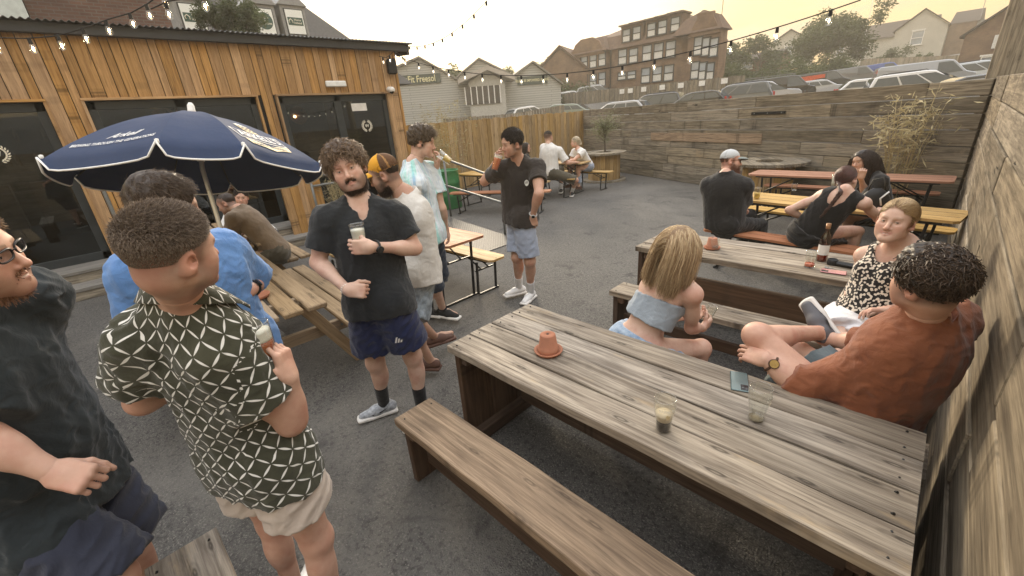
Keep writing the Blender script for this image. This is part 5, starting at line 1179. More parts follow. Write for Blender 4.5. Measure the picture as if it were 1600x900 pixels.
def strands(P,r,seg3=True):
    """P (n,k,3) polylines, r (k,) radii -> V,F"""
    n,k,_=P.shape; T=np.gradient(P,axis=1); T/=np.linalg.norm(T,axis=2,keepdims=True)+1e-9
    ref=np.array([.3,.2,.93]); X=np.cross(T,ref); X/=np.linalg.norm(X,axis=2,keepdims=True)+1e-9; Y=np.cross(T,X); rr=np.asarray(r)[None,:,None]
    ang=[0,2.094,4.189]; ring=np.stack([P+rr*(math.cos(a)*X+math.sin(a)*Y) for a in ang],2)  # n,k,3,3
    V=ring.reshape(-1,3); i=np.arange(n)[:,None,None]*k*3; j=np.arange(k-1)[None,:,None]*3; q=np.arange(3)[None,None,:]; q2=(q+1)%3
    F=np.stack([i+j+q,i+j+q2,i+j+3+q2,i+j+3+q],-1).reshape(-1,4); return V,F
# ---- skin, eyes, cloth materials
t=NT('skin',.52,.35); cc_=t.acol('Col'); n_=t.noise(t.obj(),38,4); n2_=t.noise(t.obj(),9,3)
cc_=t.mix(.20,cc_,t.mix(n_,(.30,.12,.08),(.85,.6,.45)),'MIX'); cc_=t.mix(t.ma('MULTIPLY',t.mr(n2_,.48,.66),.38),cc_,(.42,.16,.11)); t.col(cc_); t.p.inputs['Subsurface Weight'].default_value=.08; t.p.inputs['Subsurface Radius'].default_value=(.012,.005,.003); t.p.inputs['Subsurface Scale'].default_value=1.; t.bump(t.noise(t.obj(),260,2),.12,.002); SKIN=t.m
t=NT('eye',.12,.6); t.col(t.acol('Col')); EYE=t.m
t=NT('hair_fibre',.45,.35); t.col(t.acol('Col')); HAIR=t.m
def cloth(name,c,c2=None,rough=.85,weave=900,wr=.35,pat=None,sheen=.2):
    t=NT(name,rough,.2); P_=t.obj(); c2=c2 or [x*.8 for x in c]; n_=t.noise(P_,7,5,.6); base=t.mix(t.mr(n_,.35,.65),c2,c)
    if pat: base=pat(t,base)
    t.col(base); t.p.inputs['Sheen Weight'].default_value=sheen; 
    h=t.ma('ADD',t.ma('MULTIPLY',t.noise(P_,16,5,.6,1.5),1.),t.ma('MULTIPLY',t.noise(P_,weave,1),.10)); t.bump(h,wr,.02); return t.m
# ---- head -----------------------------------------------------------
def head_frame(J,face):
    """face = direction the face points; up from neck with a little correction"""
    f=nrm(face); up=nrm(J['HU']) if 'HU' in J else nrm(J['H']-J['N']+np.array([0,0,.25])); up=nrm(up-f*(up@f)); r=np.cross(f,up); return np.array([r,f,up]).T
def head_sculpt(S_,c,F,hs,o):
    g=lambda x,y,z:c+F@(np.array([x,y,z])*hs)
    e=lambda p,r,k=.015,op='u',Rm=None: S_.ell(g(*p),np.array(r)*hs,F if Rm is None else F@Rm,k*hs,op)
    co=lambda a,b,ra,rb,k=.012,op='u': S_.cone(g(*a),g(*b),ra*hs,rb*hs,k*hs,op)
    jw=o.get('jaw',1.); fat=o.get('fat',0.); fem=o.get('fem',0)
    e((0,-.016,.034),(.075+.004*fat,.094,.085),.02)
    e((0,.032,-.030),((.060+.010*fat)*(1-.04*fem),.056,.085),.03)
    e((0,.012,.028),(.070,.074,.062),.03)
    for s_ in(-1,1):
        co((s_*.052*jw,.008,-.062),(s_*.018*jw,.070,-.102),.018+.008*fat,.016,.03)
        e((s_*.040,.058,-.026),(.024,.022,.020),.03)           # cheekbone
        e((s_*(.036+.006*fat),.050,-.062),(.024,.026,.03),.03)
    e((0,.073,-.098),(.021,.019,.018-.003*fem),.025)             # chin
    co((-.032,.079,.016),(.032,.079,.016),.010-.003*fem,.010-.003*fem,.02)  # brow ridge
    for s_ in(-1,1): e((s_*.031,.092,-.004),(.018,.014,.0125),.014,'s')
    for s_ in(-1,1):
        e((s_*.031,.0755,-.003),(.0135,.0125,.0118),.004)         # lid volume
        e((s_*.031,.0865,-.0045),(.0115,.008,.0028+.0008*fem),.0025,'s') # eye opening
    ns=o.get('nose',1.)
    co((0,.084,.004),(0,.084+.020*ns,-.034),.0085,.0105,.010); e((0,.086+.018*ns,-.040),(.0105,.012,.0095),.008)
    for s_ in(-1,1): e((s_*.0125,.090,-.044),(.0075,.010,.0075),.006)
    for s_ in(-1,1): e((s_*.0065,.098,-.0515),(.0035,.0045,.004),.003,'s')
    sm=o.get('smile',0.)
    mw=.021+.006*sm
    for s_ in(-1,1):
        co((0,.0895,-.0655),(s_*mw,.0775,-.0685+.007*sm),.0062,.0032,.006)
        co((0,.0880,-.0760),(s_*mw*.92,.0765,-.0710+.007*sm),.0075,.0035,.006)
    if sm>.5: co((-.016,.094,-.0705),(.016,.094,-.0705),.0032,.0032,.003,'s')
    else: co((-.018,.0945,-.0705),(.018,.0945,-.0705),.0018,.0018,.002,'s')
    for s_ in(-1,1):                                              # ears
        Rm=rotm(R(-12),0,0)@rotm(0,0,s_*R(-26)); e((s_*.0800,-.014,-.010),(.0075,.021,.034),.008,'u',Rm); e((s_*.086,-.008,-.006),(.007,.010,.017),.006,'s',Rm); e((s_*.076,-.004,-.034),(.007,.010,.010),.008,'u',Rm)
    nr_=o.get('neckr',.056)
    S_.cone(g(0,-.028,-.045),c+F@(np.array([0,-.030,-.045])*hs)-F[:,2]*.0,nr_*hs,nr_*hs,.03*hs)
def head_cols(V,c,F,hs,o):
    p=(V-c)@F/hs; x,y,z=p[:,0],p[:,1],p[:,2]; ax=np.abs(x); sk=np.array(o.get('skin',(.56,.31,.22))); C=np.tile(sk,(len(V),1))
    def mixc(m,col):
        m=np.clip(m,0,1)[:,None]; C[:]=C*(1-m)+np.array(col)*m
    g=lambda dx,dy,dz,w:np.exp(-(dx**2+dy**2+dz**2)/w**2)
    ruddy=np.array([sk[0]*1.02,sk[1]*.72,sk[2]*.68])
    mixc(.55*np.exp(-((ax-.042)/.022)**2-((z+.035)/.025)**2)*(y>.02),ruddy); mixc(.6*np.exp(-(x/.014)**2-((z+.038)/.016)**2)*(y>.085),ruddy)
    mixc(.6*((ax>.074)&(np.abs(z+.01)<.045)),ruddy)
    sm=o.get('smile',0.); zl=-.0705+.007*sm*(ax/.024)**2
    mixc(.85*np.exp(-((z-zl)/.0085)**4-(ax/(.023+.006*sm))**6)*(y>.072),np.array(o.get('lip',(.42,.17,.14))))
    if sm>.5: mixc(.9*np.exp(-((z+.0705)/.0032)**2-(ax/.015)**6)*(y>.078)*(y<.095),(.7,.65,.58))
    hc=np.array(o.get('hair',(.06,.04,.025))); br=o.get('brow',.8); zb=.019+.004*np.sin(np.clip((ax-.012)/.036,0,1)*3.14)-.05*np.clip(ax-.036,0,1)
    mixc(br*np.exp(-((z-zb)/.0042)**2)*(ax>.010)*(ax<.050)*(y>.045),hc*.9)
    mixc(.75*np.exp(-((z+.0015-.0005)/.0022)**2)*(ax>.019)*(ax<.044)*(y>.075)*(.8 if True else 0),(.06,.035,.03))     # lash line
    mixc(.35*np.exp(-((ax-.031)/.016)**2-((z+.003)/.011)**2)*(y>.06),sk*.6)
    b=o.get('beard',0.)
    if b:
        sg=lambda a,w:1/(1+np.exp(-np.clip(a/w,-30,30))); reg=sg(-.044+.42*np.clip(.055-y,0,.055)-z,.004)*sg(y-.004,.004); reg*=1-np.exp(-((z-zl)/.009)**4-(ax/.022)**6)*(y>.07); reg*=(1-np.exp(-((ax-.040)/.016)**2-((z+.045)/.016)**2)*(y>.03)); side=sg(.03-z,.004)*sg(.030-y,.004)*sg(y-.002,.003)*sg(ax-.055,.003)*sg(z+.06,.004)*.8
        must=.3*np.exp(-((z+.0575)/.0045)**2-(ax/.026)**4)*(y>.07); mixc(b*np.clip(np.maximum(np.maximum(reg,side),must),0,1),np.array(o.get('beardc',hc)))
    if o.get('hstyle'):
        sg=lambda a,w:1/(1+np.exp(-np.clip(a/w,-30,30))); fz=.100 if o['hstyle'] not in('bun','braid') else .090
        face=np.sqrt((x/.068)**2+((y-.108)/.070)**2+((z+.016)/fz)**2)-1; low=-.062 if o['hstyle'] in('fade','buzz','short') else -.055
        m=(np.clip((z+.070)/.085,.0,1)**.7 if o['hstyle']=='fade' else 1.)*sg(face,.035)*sg(z-low,.012 if o['hstyle']=='fade' else .006)*sg(.030-y+.9*np.clip(z-.01,0,.1),.006)*(1-sg(.024-np.sqrt(((ax-.085)/1.2)**2+(y+.008)**2+((z+.012)*.7)**2),.003)); mixc(.9*m,hc*.85)
    return C
def make_eyes(c,F,hs,gaze,iris=(.10,.07,.04)):
    Vs=[];Fs=[];Cs=[];n=0
    for s_ in(-1,1):
        m=MB(); m.lathe([(math.sin(a)*.0108,-math.cos(a)*.0108) for a in np.linspace(0,math.pi,10)],(0,0,0),14); V=np.vstack(m.v); d=nrm(np.array([0,1,-.02])+np.array(gaze)); cosang=(V/.0109)@d
        C=np.where((cosang>.93)[:,None],(.01,.008,.008),np.where((cosang>.82)[:,None],iris,(.62,.56,.52)))
        Fq=np.array([f for f in m.f if len(f)==4]); Vs.append(c+(V+np.array([s_*.031,.0752,-.0035]))@F.T*hs); Fs.append(Fq+n); Cs.append(C); n+=len(V)
    return np.vstack(Vs),np.vstack(Fs),np.vstack(Cs)
# ---- hands ----------------------------------------------------------
def hand(S_,w,d,pn,s,side,curl=(.35,.4,.45,.5),thumb=.3,spread=.05,res=.0035,tout=.9,fa=None):
    """w wrist, d direction wrist->knuckles, pn palm normal; side=+1 thumb lies towards cross(d,pn)"""
    d=nrm(d); pn=nrm(pn-d*(pn@d)); sd=np.cross(d,pn)*side; M_=np.array([sd,d,pn]).T; k=.008*s
    S_.box(w+d*.050*s,np.array([.040,.048,.0135])*s,M_,.012*s,.012*s); S_.cone(w-(d if fa is None else fa)*.05*s,w,.0275*s,.0265*s,.02*s); S_.cone(w,w+d*.03*s,.0262*s,.025*s,.02*s,q=.8,w=pn)
    S_.ell(w+d*.032*s+sd*.026*s+pn*.008*s,np.array([.017,.028,.016])*s,M_,.012*s)
    L=[.073,.082,.077,.060]; r0=[.0088,.0090,.0086,.0076]
    for i in range(4):
        off=(.0305-.0205*i)*s; b=w+d*(.093-.004*abs(i-1.2))*s+sd*off; dr=nrm(d+sd*(spread*(1.5-i))); nn=pn; c_=curl[i] if not np.isscalar(curl) else curl
        p=b-dr*.02*s; S_.cone(p,b,r0[i]*1.1*s,r0[i]*1.05*s,k)
        for j,(fr,ca) in enumerate(((.46,1.0),(.30,1.25),(.24,.8))):
            a=c_*ca; dn=nrm(dr*math.cos(a)+nn*math.sin(a)); nn=nrm(nn*math.cos(a)-dr*math.sin(a)); dr=dn; q=b+dr*L[i]*fr*s; S_.cone(b,q,r0[i]*(1.03-.1*j)*s,r0[i]*(.95-.1*j)*s,k*.55); b=q
    dr=nrm(d*.62+sd*tout+pn*.35); b=w+d*.022*s+sd*.026*s+pn*.004*s; nn=nrm(pn-dr*(pn@dr)); ax_=nrm(pn*.7-sd*.7); 
    for j,(l,rr) in enumerate(((.042,.0125),(.032,.0105),(.026,.0092))):
        q=b+dr*l*s; S_.cone(b,q,rr*s,rr*.92*s,k*.8); b=q; dr=nrm(dr*math.cos(thumb)+nrm(d*.75+pn*.65-sd*.35)*math.sin(thumb))
# ---- figure ----------------------------------------------------------
def basis(J):
    up=nrm(J['N']-J['P']); r=J['SR']-J['SL']; r=nrm(r-up*(r@up)); f=np.cross(up,r); return r,f,up
def hbasis(J):
    up=nrm(J['N']-J['P']); r=J['HR']-J['HL']; r=nrm(r-up*(r@up)); return r,np.cross(up,r),up
def torso(S_,J,s,o,e=0.,tag=0):
    r,f,u=basis(J); hr,hf,hu=hbasis(J); B_=np.array([r,f,u]).T; HB=np.array([hr,hf,hu]).T; P,N=J['P'],J['N']; L=np.linalg.norm(N-P); fem=o.get('fem',0); b=o.get('bulk',1.); be=o.get('belly',0.)
    sp=lambda t_:P+(N-P)*t_-f*.018*s*math.sin(math.pi*t_)*o.get('arch',1)
    S_.ell(sp(0)-hf*.0,np.array([(.168+.008*fem)*b,.112*b,.125])*s+e,HB,.04,tag=tag)
    S_.ell(sp(.05)-hf*.035*s,np.array([.135*b,.085*b,.10])*s+e,HB,.04,tag=tag)
    S_.ell(sp(.32)+f*.010*be,np.array([(.150-.028*fem)*b,(.100-.012*fem)*b,.16])*s+e,B_,.06,tag=tag)
    if be: S_.ell(sp(.27)+f*(.055+.035*be)*s,np.array([.135*b,.085+.04*be,.15])*s+e,B_,.06,tag=tag)
    S_.ell(sp(.66),np.array([(.168-.022*fem)*b,(.108-.010*fem)*b,.19])*s+e,B_,.06,tag=tag)
    S_.ell(sp(.84),np.array([.165*b,.088*b,.10])*s+e,B_,.05,tag=tag)
    if fem:
        for q in(-1,1): S_.ell(sp(.66)+r*q*.070*s+f*.085*s,np.array([.062,.055,.062])*s+e,B_,.03,tag=tag)
    else:
        for q in(-1,1): S_.ell(sp(.74)+r*q*.075*s+f*.062*s,np.array([.080,.040,.060])*s+e,B_,.04,tag=tag)
    for k_ in('SL','SR'):
        sh=J[k_]; S_.cone(sp(.93)-f*.005,sh,(.058-.006*fem)*s+e,(.058-.007*fem)*b*s+e,.05,tag=tag)
        S_.ell(sh,np.array([.060,.058,.060])*s*(1-.12*fem)*b+e,B_,.035,tag=tag)
        S_.cone(N+u*.045*s,sh+(N-sh)*.35+u*.012*s,.042*s+e,.036*s+e,.05,tag=tag)
def arm(S_,J,q,s,o,e=0.,upto=2.,tag=0,fl=0.):
    Sh,E,W=J['S'+q],J['E'+q],J['W'+q]; b=o.get('arm',1.)*(1-.13*o.get('fem',0)); a=nrm(E-Sh)
    if upto>=1: S_.cone(Sh,E,.054*s*b+e,.041*s*b+e,.03,tag=tag); 
    else:
        X=Sh+(E-Sh)*upto; S_.cone(Sh-a*.01,X,.056*s*b+e,(.050*s*b+e+fl),.04,cutb=True,tag=tag); return X,a
    if e==0: S_.ell(Sh+(E-Sh)*.55,np.array([.046,.046,.085])*s*b,frame(a),.03,tag=tag)
    fa=nrm(W-E)
    if upto>=2: S_.cone(E,W,.041*s*b+e,.0265*s*b+e,.025,tag=tag); S_.ell(E+(W-E)*.25,np.array([.043,.043,.085])*s*b+e,frame(fa),.03,tag=tag)
    else:
        X=E+(W-E)*(upto-1); S_.cone(E,X,.044*s*b+e,.040*s*b+e,.03,cutb=True,tag=tag); return X,fa
def leg(S_,J,q,s,o,e=0.,upto=2.,tag=0,fl=0.,foot=True):
    H_,K,A=J['H'+q],J['K'+q],J['A'+q]; b=o.get('leg',1.)*(1+.04*o.get('fem',0)); a=nrm(K-H_); sh=nrm(A-K); fw=nrm(J['toe'+q]); 
    if upto<1:
        X=H_+(K-H_)*upto; S_.cone(H_,X,.092*s*b+e,.072*s*b+e+fl,.05,cutb=True,tag=tag); return
    S_.cone(H_,K,.090*s*b+e,.057*s*b+e,.05,tag=tag)
    if upto<2:
        X=K+(A-K)*(upto-1); S_.cone(K,X,.060*s*b+e,.058*s*b+e+fl,.03,cutb=True,tag=tag); return
    S_.ell(K+a*.0+fw*.008*s,np.array([.052,.052,.058])*s*b+e,frame(sh),.03,tag=tag)
    S_.cone(K,A,.050*s*b+e,.035*s*b+e,.03,tag=tag); bk=nrm(-fw+sh*(fw@sh)) if abs(fw@sh)<.95 else -fw; S_.ell(K+(A-K)*.30+bk*.018*s,np.array([.050,.050,.105])*s*b+e,frame(sh),.03,tag=tag)
    if foot and e==0: S_.cone(A+sh*.035*s-fw*.035*s,A+sh*.045*s+fw*.06*s,.034*s,.032*s,.02); S_.cone(A+sh*.045*s+fw*.06*s,A+sh*.058*s+fw*.15*s,.032*s,.020*s,.02)
def gc_body(V,J):
    """cylinder coordinates of cloth: torso (u around, v up), sleeves their own"""
    r,f,u=basis(J); P=J['P']; d=V-P; a=np.arctan2(d@r,-(d@f)); out=np.stack([a*.165,d@u,np.zeros(len(V))],1)
    dt=np.linalg.norm(d-(d@u)[:,None]*u,axis=1)-.15
    for i,q in enumerate('LR'):
        Sh,E=J['S'+q],J['E'+q]; ax=nrm(E-Sh); v=V-Sh; h=v@ax; rad=v-h[:,None]*ax; dist=np.linalg.norm(rad,axis=1); x=nrm(f-ax*(f@ax)); y=np.cross(ax,x); aa=np.arctan2(rad@y,rad@x)
        m=(h>.02)&(dist<.09)&((np.abs(d@r)>.13)|(h>.10)); out[m]=np.stack([aa*.06+3*(i+1),-h,np.full(len(V),i+1.)],1)[m]
    return out
def gc_corner(J):
    r,f,u=basis(J); P=J['P']
    def fn(V,Fq):
        maps=[]; d=V-P; a=np.arctan2(d@r,-(d@f)); maps.append(np.stack([a*.165,d@u,0*a],1)); tag=np.zeros(len(V),int)
        for i,q in enumerate('LR'):
            Sh,E=J['S'+q],J['E'+q]; ax=nrm(E-Sh); v=V-Sh; h=v@ax; rad=v-h[:,None]*ax; dist=np.linalg.norm(rad,axis=1); x=nrm(f-ax*(f@ax)); y=np.cross(ax,x)
            maps.append(np.stack([np.arctan2(rad@y,rad@x)*.065+3*(i+1),-h,0*h+i+1.],1)); tag[(h>.0)&(h<.72*np.linalg.norm(E-Sh))&(dist<.10)&((np.abs(d@r)>.15)|(h>.10))]=i+1
        M_=np.array(maps); ft=np.array([np.median(tag[Fq],axis=1)]).astype(int)[0]; out=M_[ft[:,None],Fq]; sp=out[:,:,0].max(1)-out[:,:,0].min(1); per=np.where(ft==0,2*np.pi*.165,2*np.pi*.065); bad=sp>per*.5
        mid=np.where(ft==0,0,3.*ft); o=out[:,:,0]; o[bad]=np.where(o[bad]<mid[bad][:,None],o[bad]+per[bad][:,None],o[bad]); out[:,:,0]=o; return out.reshape(-1,3)
    return fn
SOLE=plain('white_sole',(.72,.70,.66),.6)
def shoe(parent,J,q,s,c,kind='trainer',sole=None,res=.005):
    A=J['A'+q]; fw=nrm(J['toe'+q]); u=nrm(J.get('fu'+q,np.array([0,0,1.]))); u=nrm(u-fw*(u@fw)); r=np.cross(fw,u); B_=np.array([r,fw,u]).T
    base=A-u*(.085*s) ; S_=Sculpt(); k=.02
    S_.cone(base-fw*.045*s+u*.045*s,base+fw*.06*s+u*.045*s,.040*s,.042*s,k,q=.9,w=r); S_.cone(base+fw*.06*s+u*.040*s,base+fw*.155*s+u*.028*s,.043*s,.030*s,k,q=.9,w=u)
    if kind!='sandal': S_.cone(base+u*.06*s-fw*.01*s,base+u*.095*s-fw*.012*s,.040*s,.038*s,.02,cutb=True)
    S_.plane(base+u*.006,-u)
    V,F=S_.mesh(res); o=np_mesh('shoe',[(V,F,0)],[c],parent)
    S_=Sculpt(); S_.box(base+fw*.055*s+u*.010*s,np.array([.044,.138,.014])*s,B_,.012*s); S_.cone(base+fw*.1*s+u*.010*s,base+fw*.165*s+u*.014*s,.042*s,.030*s,.02,q=.40,w=u)
    V,F=S_.mesh(res); np_mesh('sole',[(V,F,0)],[sole or SOLE],o)
    if kind in('trainer','canvas'):
        b=MB()
        for i in range(5):
            t_=.03+i*.020; z_=.082-.30*(t_-.02); b.tube([base+(fw*t_+u*(z_-.012)+r*.026)*s,base+(fw*(t_+.006)+u*(z_+.003))*s,base+(fw*t_+u*(z_-.012)-r*.026)*s],.0035*s,5)
        b.build('laces',WHT,o)
    if kind=='swoosh':
        b=MB()
        for i in range(5):
            t_=.03+i*.020; z_=.082-.30*(t_-.02); b.tube([base+(fw*t_+u*(z_-.012)+r*.026)*s,base+(fw*(t_+.006)+u*(z_+.003))*s,base+(fw*t_+u*(z_-.012)-r*.026)*s],.0035*s,5)
        b.build('laces',SIGNW,o)
        for sg in(-1,1):
            b=MB(); pts=[(.075,.018),(.02,.034),(-.03,.058),(.02,.044),(.09,.030)]; b.add([base+(fw*(x+.01)+u*(z_+.008)+r*sg*.0445*(1-.10*(x>.07)))*s for x,z_ in pts],[(0,1,2,3,4)]); b.build('side_mark',BLK,o)
    return o
def sock(parent,J,q,s,m,h=.14):
    A,K=J['A'+q],J['K'+q]; u=nrm(K-A); S_=Sculpt(); S_.cone(A-u*.03,A+u*h,.040*s,.046*s,.02,cutb=True); V,F=S_.mesh(.006); return np_mesh('sock',[(V,F,0)],[m],parent)
def hair_region(p,style):
    x,y,z=p[...,0],p[...,1],p[...,2]
    front=y-(.066 if style!='high' else .05)-.35*np.clip(.09-z,0,1)*0
    # face opening: keep hair off the front below the hairline, off the neck and ears
    face=np.sqrt((x/.066)**2+((y-.105)/.070)**2+((z+.012)/.096)**2)-1
    low=-.052-z if style!='fade' else -.030-z
    ear=1-np.sqrt(((np.abs(x)-.08)/.03)**2+((y+.004)/.028)**2+((z+.016)/.038)**2)
    side=(y-.022)-.55*np.clip(z-.0,0,.2)   # sideburn line: no hair in front of it at low z
    m=(face>0)&(low<0)&(ear<0)&((side<.0)|(z>.045)|(np.abs(x)<.0))
    return m
def scalp_points(n,hs,style,seed):
    r_=np.random.RandomState(seed); v=r_.normal(size=(n*6,3)); v/=np.linalg.norm(v,axis=1)[:,None]; p=v*np.array([.076,.095,.086])+[0,-.016,.034]; m=hair_region(p,style)&(p[:,2]>-.06); p=p[m][:n]; v=v[m][:n]; return p,v
def make_hair(J,c,F,hs,o,parent,near):
    st=o['hstyle']; hc=np.array(o['hair']); r_=np.random.RandomState(o.get('seed',1)); hc2=np.array(o.get('hair2',hc*1.7)); n=int({'curly':4200,'short':8000,'fade':12000,'messy':3600,'long':4200,'bob':4600,'bun':2600,'braid':2000,'buzz':3500}[st]*near)
    parts=[];cols=[]
    def addst(P,r,cmix=None):
        V,Fq=strands(P,r); m=(r_.uniform(0,1,len(P))**1.1 if cmix is None else cmix); C=hc+(hc2-hc)*m[:,None]; parts.append((V,Fq,0)); cols.append(np.repeat(C,P.shape[1]*3,0))
    W=lambda p:c+(p@F.T)*hs
    th={'curly':.018,'short':.012,'fade':.010,'messy':.020,'long':.010,'bob':.005,'bun':.002,'braid':.002,'buzz':.003}[st]*o.get('thick',1.)
    # cap
    S_=Sculpt(); hr=np.array([.075,.095,.086])+th; 
    if st=='fade': S_.ell(W(np.array([0,-.010,.056])),np.array([.0765,.092,.074])*hs,F,.02)
    else: S_.ell(W(np.array([0,-.016,.034+th*.3])),hr*hs,F,.01)
    if st in('messy','curly') : S_.ell(W(np.array([0,.035,.078+th*.4])),np.array([.058+th*.4,.050,.036+th*.5])*hs,F,.03*hs)
    fz=.100 if st not in('bun','braid') else .088
    S_.ell(W(np.array([0,.112,-.022])),np.array([.068,.070,fz])*hs,F,.006*hs,'s')
    for s_ in(-1,1): S_.ell(W(np.array([s_*.092,-.002,-.016])),np.array([.030,.026,.036])*hs,F,.008*hs,'s'); S_.box(W(np.array([s_*.09,.055,-.045])),np.array([.06,.043,.055])*hs,F,.005,.008*hs,'s')
    nape={'long':-.085,'bob':-.085,'fade':-.070}.get(st,-.062)
    S_.plane(W(np.array([0,0,nape])),-F[:,2]+F[:,1]*.25,.01)
    fr=150 if st=='curly' else 90; r0=np.random.RandomState(3); K=r0.normal(size=(6,3))*fr; ph=r0.uniform(0,6,6)
    am={'curly':.005,'messy':.006,'short':.0025,'fade':.001}.get(st,.0015)*o.get('thick',1.)
    dsp=lambda P:am*sum(np.sin(P@K[i]+ph[i]+1.5*np.sin(P@K[(i+1)%6]*.4)) for i in range(6))/2.5
    V,Fq=S_.mesh(.005 if near>.6 else .007,dsp)
    if len(V): 
        pl=(V-c)@F/hs; cc=np.tile(hc*.8,(len(V),1))
        if st=='fade':
            f_=(np.clip((pl[:,2]+.068)/.075,0,1)**1.3)[:,None]; cc=np.array(o['skin'])*.93*(1-f_)+hc*1.1*f_
        parts.append((V,Fq,0)); cols.append(cc)
    p,v=scalp_points(n,hs,st,o.get('seed',1)+5); n=len(p)
    if st=='curly':
        k=12; t_=np.linspace(0,1,k)[None,:,None]; L_=r_.uniform(.016,.034,(n,1,1))*o.get('thick',1.)*(1+.7*np.clip(p[:,2]*10,0,1))[:,None,None]*np.where(p[:,2]<0,.55,1)[:,None,None]
        a=r_.normal(size=(n,3)); a-=v*(a*v).sum(1)[:,None]; a/=np.linalg.norm(a,axis=1)[:,None]; b_=np.cross(v,a); w_=r_.uniform(.006,.012,(n,1,1)); tn=r_.uniform(1.0,2.0,(n,1,1))*2*np.pi; p0=r_.uniform(0,6.28,(n,1,1))
        ll=p[:,None,:]+v[:,None,:]*(L_*t_)+ (a[:,None,:]*1.0*L_*t_**2)-v[:,None,:]*(L_*.45*t_**2)+np.array([0,0,-1.])*(L_*.25*t_**2)+w_*np.minimum(1,t_*3)*(np.cos(tn*t_+p0)*a[:,None,:]+np.sin(tn*t_+p0)*b_[:,None,:])
        addst(W(ll),np.linspace(.0019,.0010,k)*o.get('crad',1.))
    elif st in('short','fade','messy','buzz'):
        k=4 if st!='messy' else 6; t_=np.linspace(0,1,k)[None,:,None]
        L0={'short':.022,'fade':.018,'messy':.050,'buzz':.004}[st]*o.get('thick',1.)
        topf=np.clip((p[:,2]-.0)/.08,0,1); 
        if st=='fade': topf=np.clip((p[:,2]-.01)/.07,0,1)**1.2
        L_=(L0*((.25 if st!='fade' else .10)+.75*topf)*r_.uniform(.7,1.2,n))[:,None,None]
        comb=np.array(o.get('comb',(.1,.6,-.1))); dn=np.stack([p[:,0]*2,np.zeros(n),-np.ones(n)*.8],1); cb=comb[None]*topf[:,None]+dn*(1-topf)[:,None]+r_.normal(size=(n,3))*(.25 if st!='messy' else .4)
        d0_=v*.55+cb*.5; d1_=v*.15+cb*.9+np.array([0,0,-.25]) 
        d0_/=np.linalg.norm(d0_,axis=1)[:,None]; d1_/=np.linalg.norm(d1_,axis=1)[:,None]
        st0=p*(1+.02)+v*(th*.55*np.clip(topf+.2,0,1))[:,None]
        ll=st0[:,None,:]+d0_[:,None,:]*L_*t_+(d1_-d0_)[:,None,:]*L_*t_**2*.6
        addst(W(ll),np.linspace(.0010,.0005,k)*(.8 if st=='fade' else 1))
    elif st in('long','bob','bun','braid'):
        k=14; ln={'long':.42,'bob':.27,'bun':.12,'braid':.12}[st]; t_=np.linspace(0,1,k)
        if st in('bun','braid'):
            tgt=np.array(o.get('knot',(0,-.115,.0))); ll=[]
            for i in range(n):
                a_=p[i]*1.02+v[i]*.010; mid=(a_+tgt)/2; mid=mid+nrm(mid-np.array([0,-.016,.034]))*np.array([.02,.02,.02]); 
                ll.append((1-t_)[:,None]**2*a_+2*((1-t_)*t_)[:,None]*mid*1.12+(t_**2)[:,None]*(tgt+r_.normal(size=3)*.012))
            ll=np.array(ll); q=ll-np.array([0,-.016,.034]); rr=np.sqrt((q/np.array([.087,.107,.098]))**2@np.ones(3))[...,None]; ll=np.where(rr<1,np.array([0,-.016,.034])+q/np.maximum(rr,1e-3),ll)
            addst(W(ll),np.linspace(.0014,.0010,k))
        else:
            ll=np.zeros((n,k,3)); pos=p+v*.004; part=np.sign(p[:,0]-.01); vel=np.stack([part*.7,-.15+0*part,.15-0*part],1)+v*.3; wav=o.get('wavy',.0); lenv=r_.uniform(.78,1.12,(n,1))
            for j in range(k):
                ll[:,j]=pos; vel=vel/np.linalg.norm(vel,axis=1)[:,None]; vel=vel*.62+np.array([0,-.10,-1.0])*.38+r_.normal(size=(n,3))*.045+wav*np.stack([np.sin(j*1.3+p[:,1]*60),np.cos(j*1.1+p[:,0]*60),0*p[:,0]],1)
                pos=pos+nrm_rows(vel)*(ln/k)*lenv
                q=pos-np.array([0,-.016,.034]); rr=np.linalg.norm(q/np.array([.083,.103,.093]),axis=1)[:,None]; m=(rr<1)[:,0]&(pos[:,2]>-.09); pos[m]=(np.array([0,-.016,.034])+q/np.maximum(rr,1e-3))[m]
                # keep off the face and the neck
                fm=(pos[:,1]>.045)&(np.abs(pos[:,0])<.060)&(pos[:,2]<.055); pos[fm,0]=np.where(pos[fm,0]>=0,.064,-.064)
                nm=(pos[:,2]<-.07)&(np.hypot(pos[:,0],pos[:,1]+.02)<.068); sc=.068/np.maximum(np.hypot(pos[:,0],pos[:,1]+.02),.01); pos[nm,0]*=sc[nm]; pos[nm,1]=(pos[nm,1]+.02)*sc[nm]-.02
            addst(W(ll),np.r_[np.full(k-4,.0014),.0012,.0009,.0007,.0004])
    if st=='braid':
        k=30; r_b,f_b,u_b=basis(J); spn=lambda a:J['P']+(J['N']-J['P'])*a
        way=np.array([W(np.array(o.get('knot',(0,-.112,-.02)))),J['N']-f_b*.085+u_b*.035,spn(.84)-f_b*.118+r_b*.01,spn(.66)-f_b*.135+r_b*.012,spn(.50)-f_b*.135+r_b*.01]); P0=[]
        tt=np.linspace(0,4,k); cen=np.stack([np.interp(tt,range(5),way[:,i_]) for i_ in range(3)],1); 
        for ph_ in(0,2.09,4.19): P0.append([cen[i_]+r_b*.013*math.sin(i_*.95+ph_)*(1-i_/k*.5)-f_b*.007*math.cos(i_*1.9+ph_) for i_ in range(k)])
        t_=np.linspace(0,1,k)
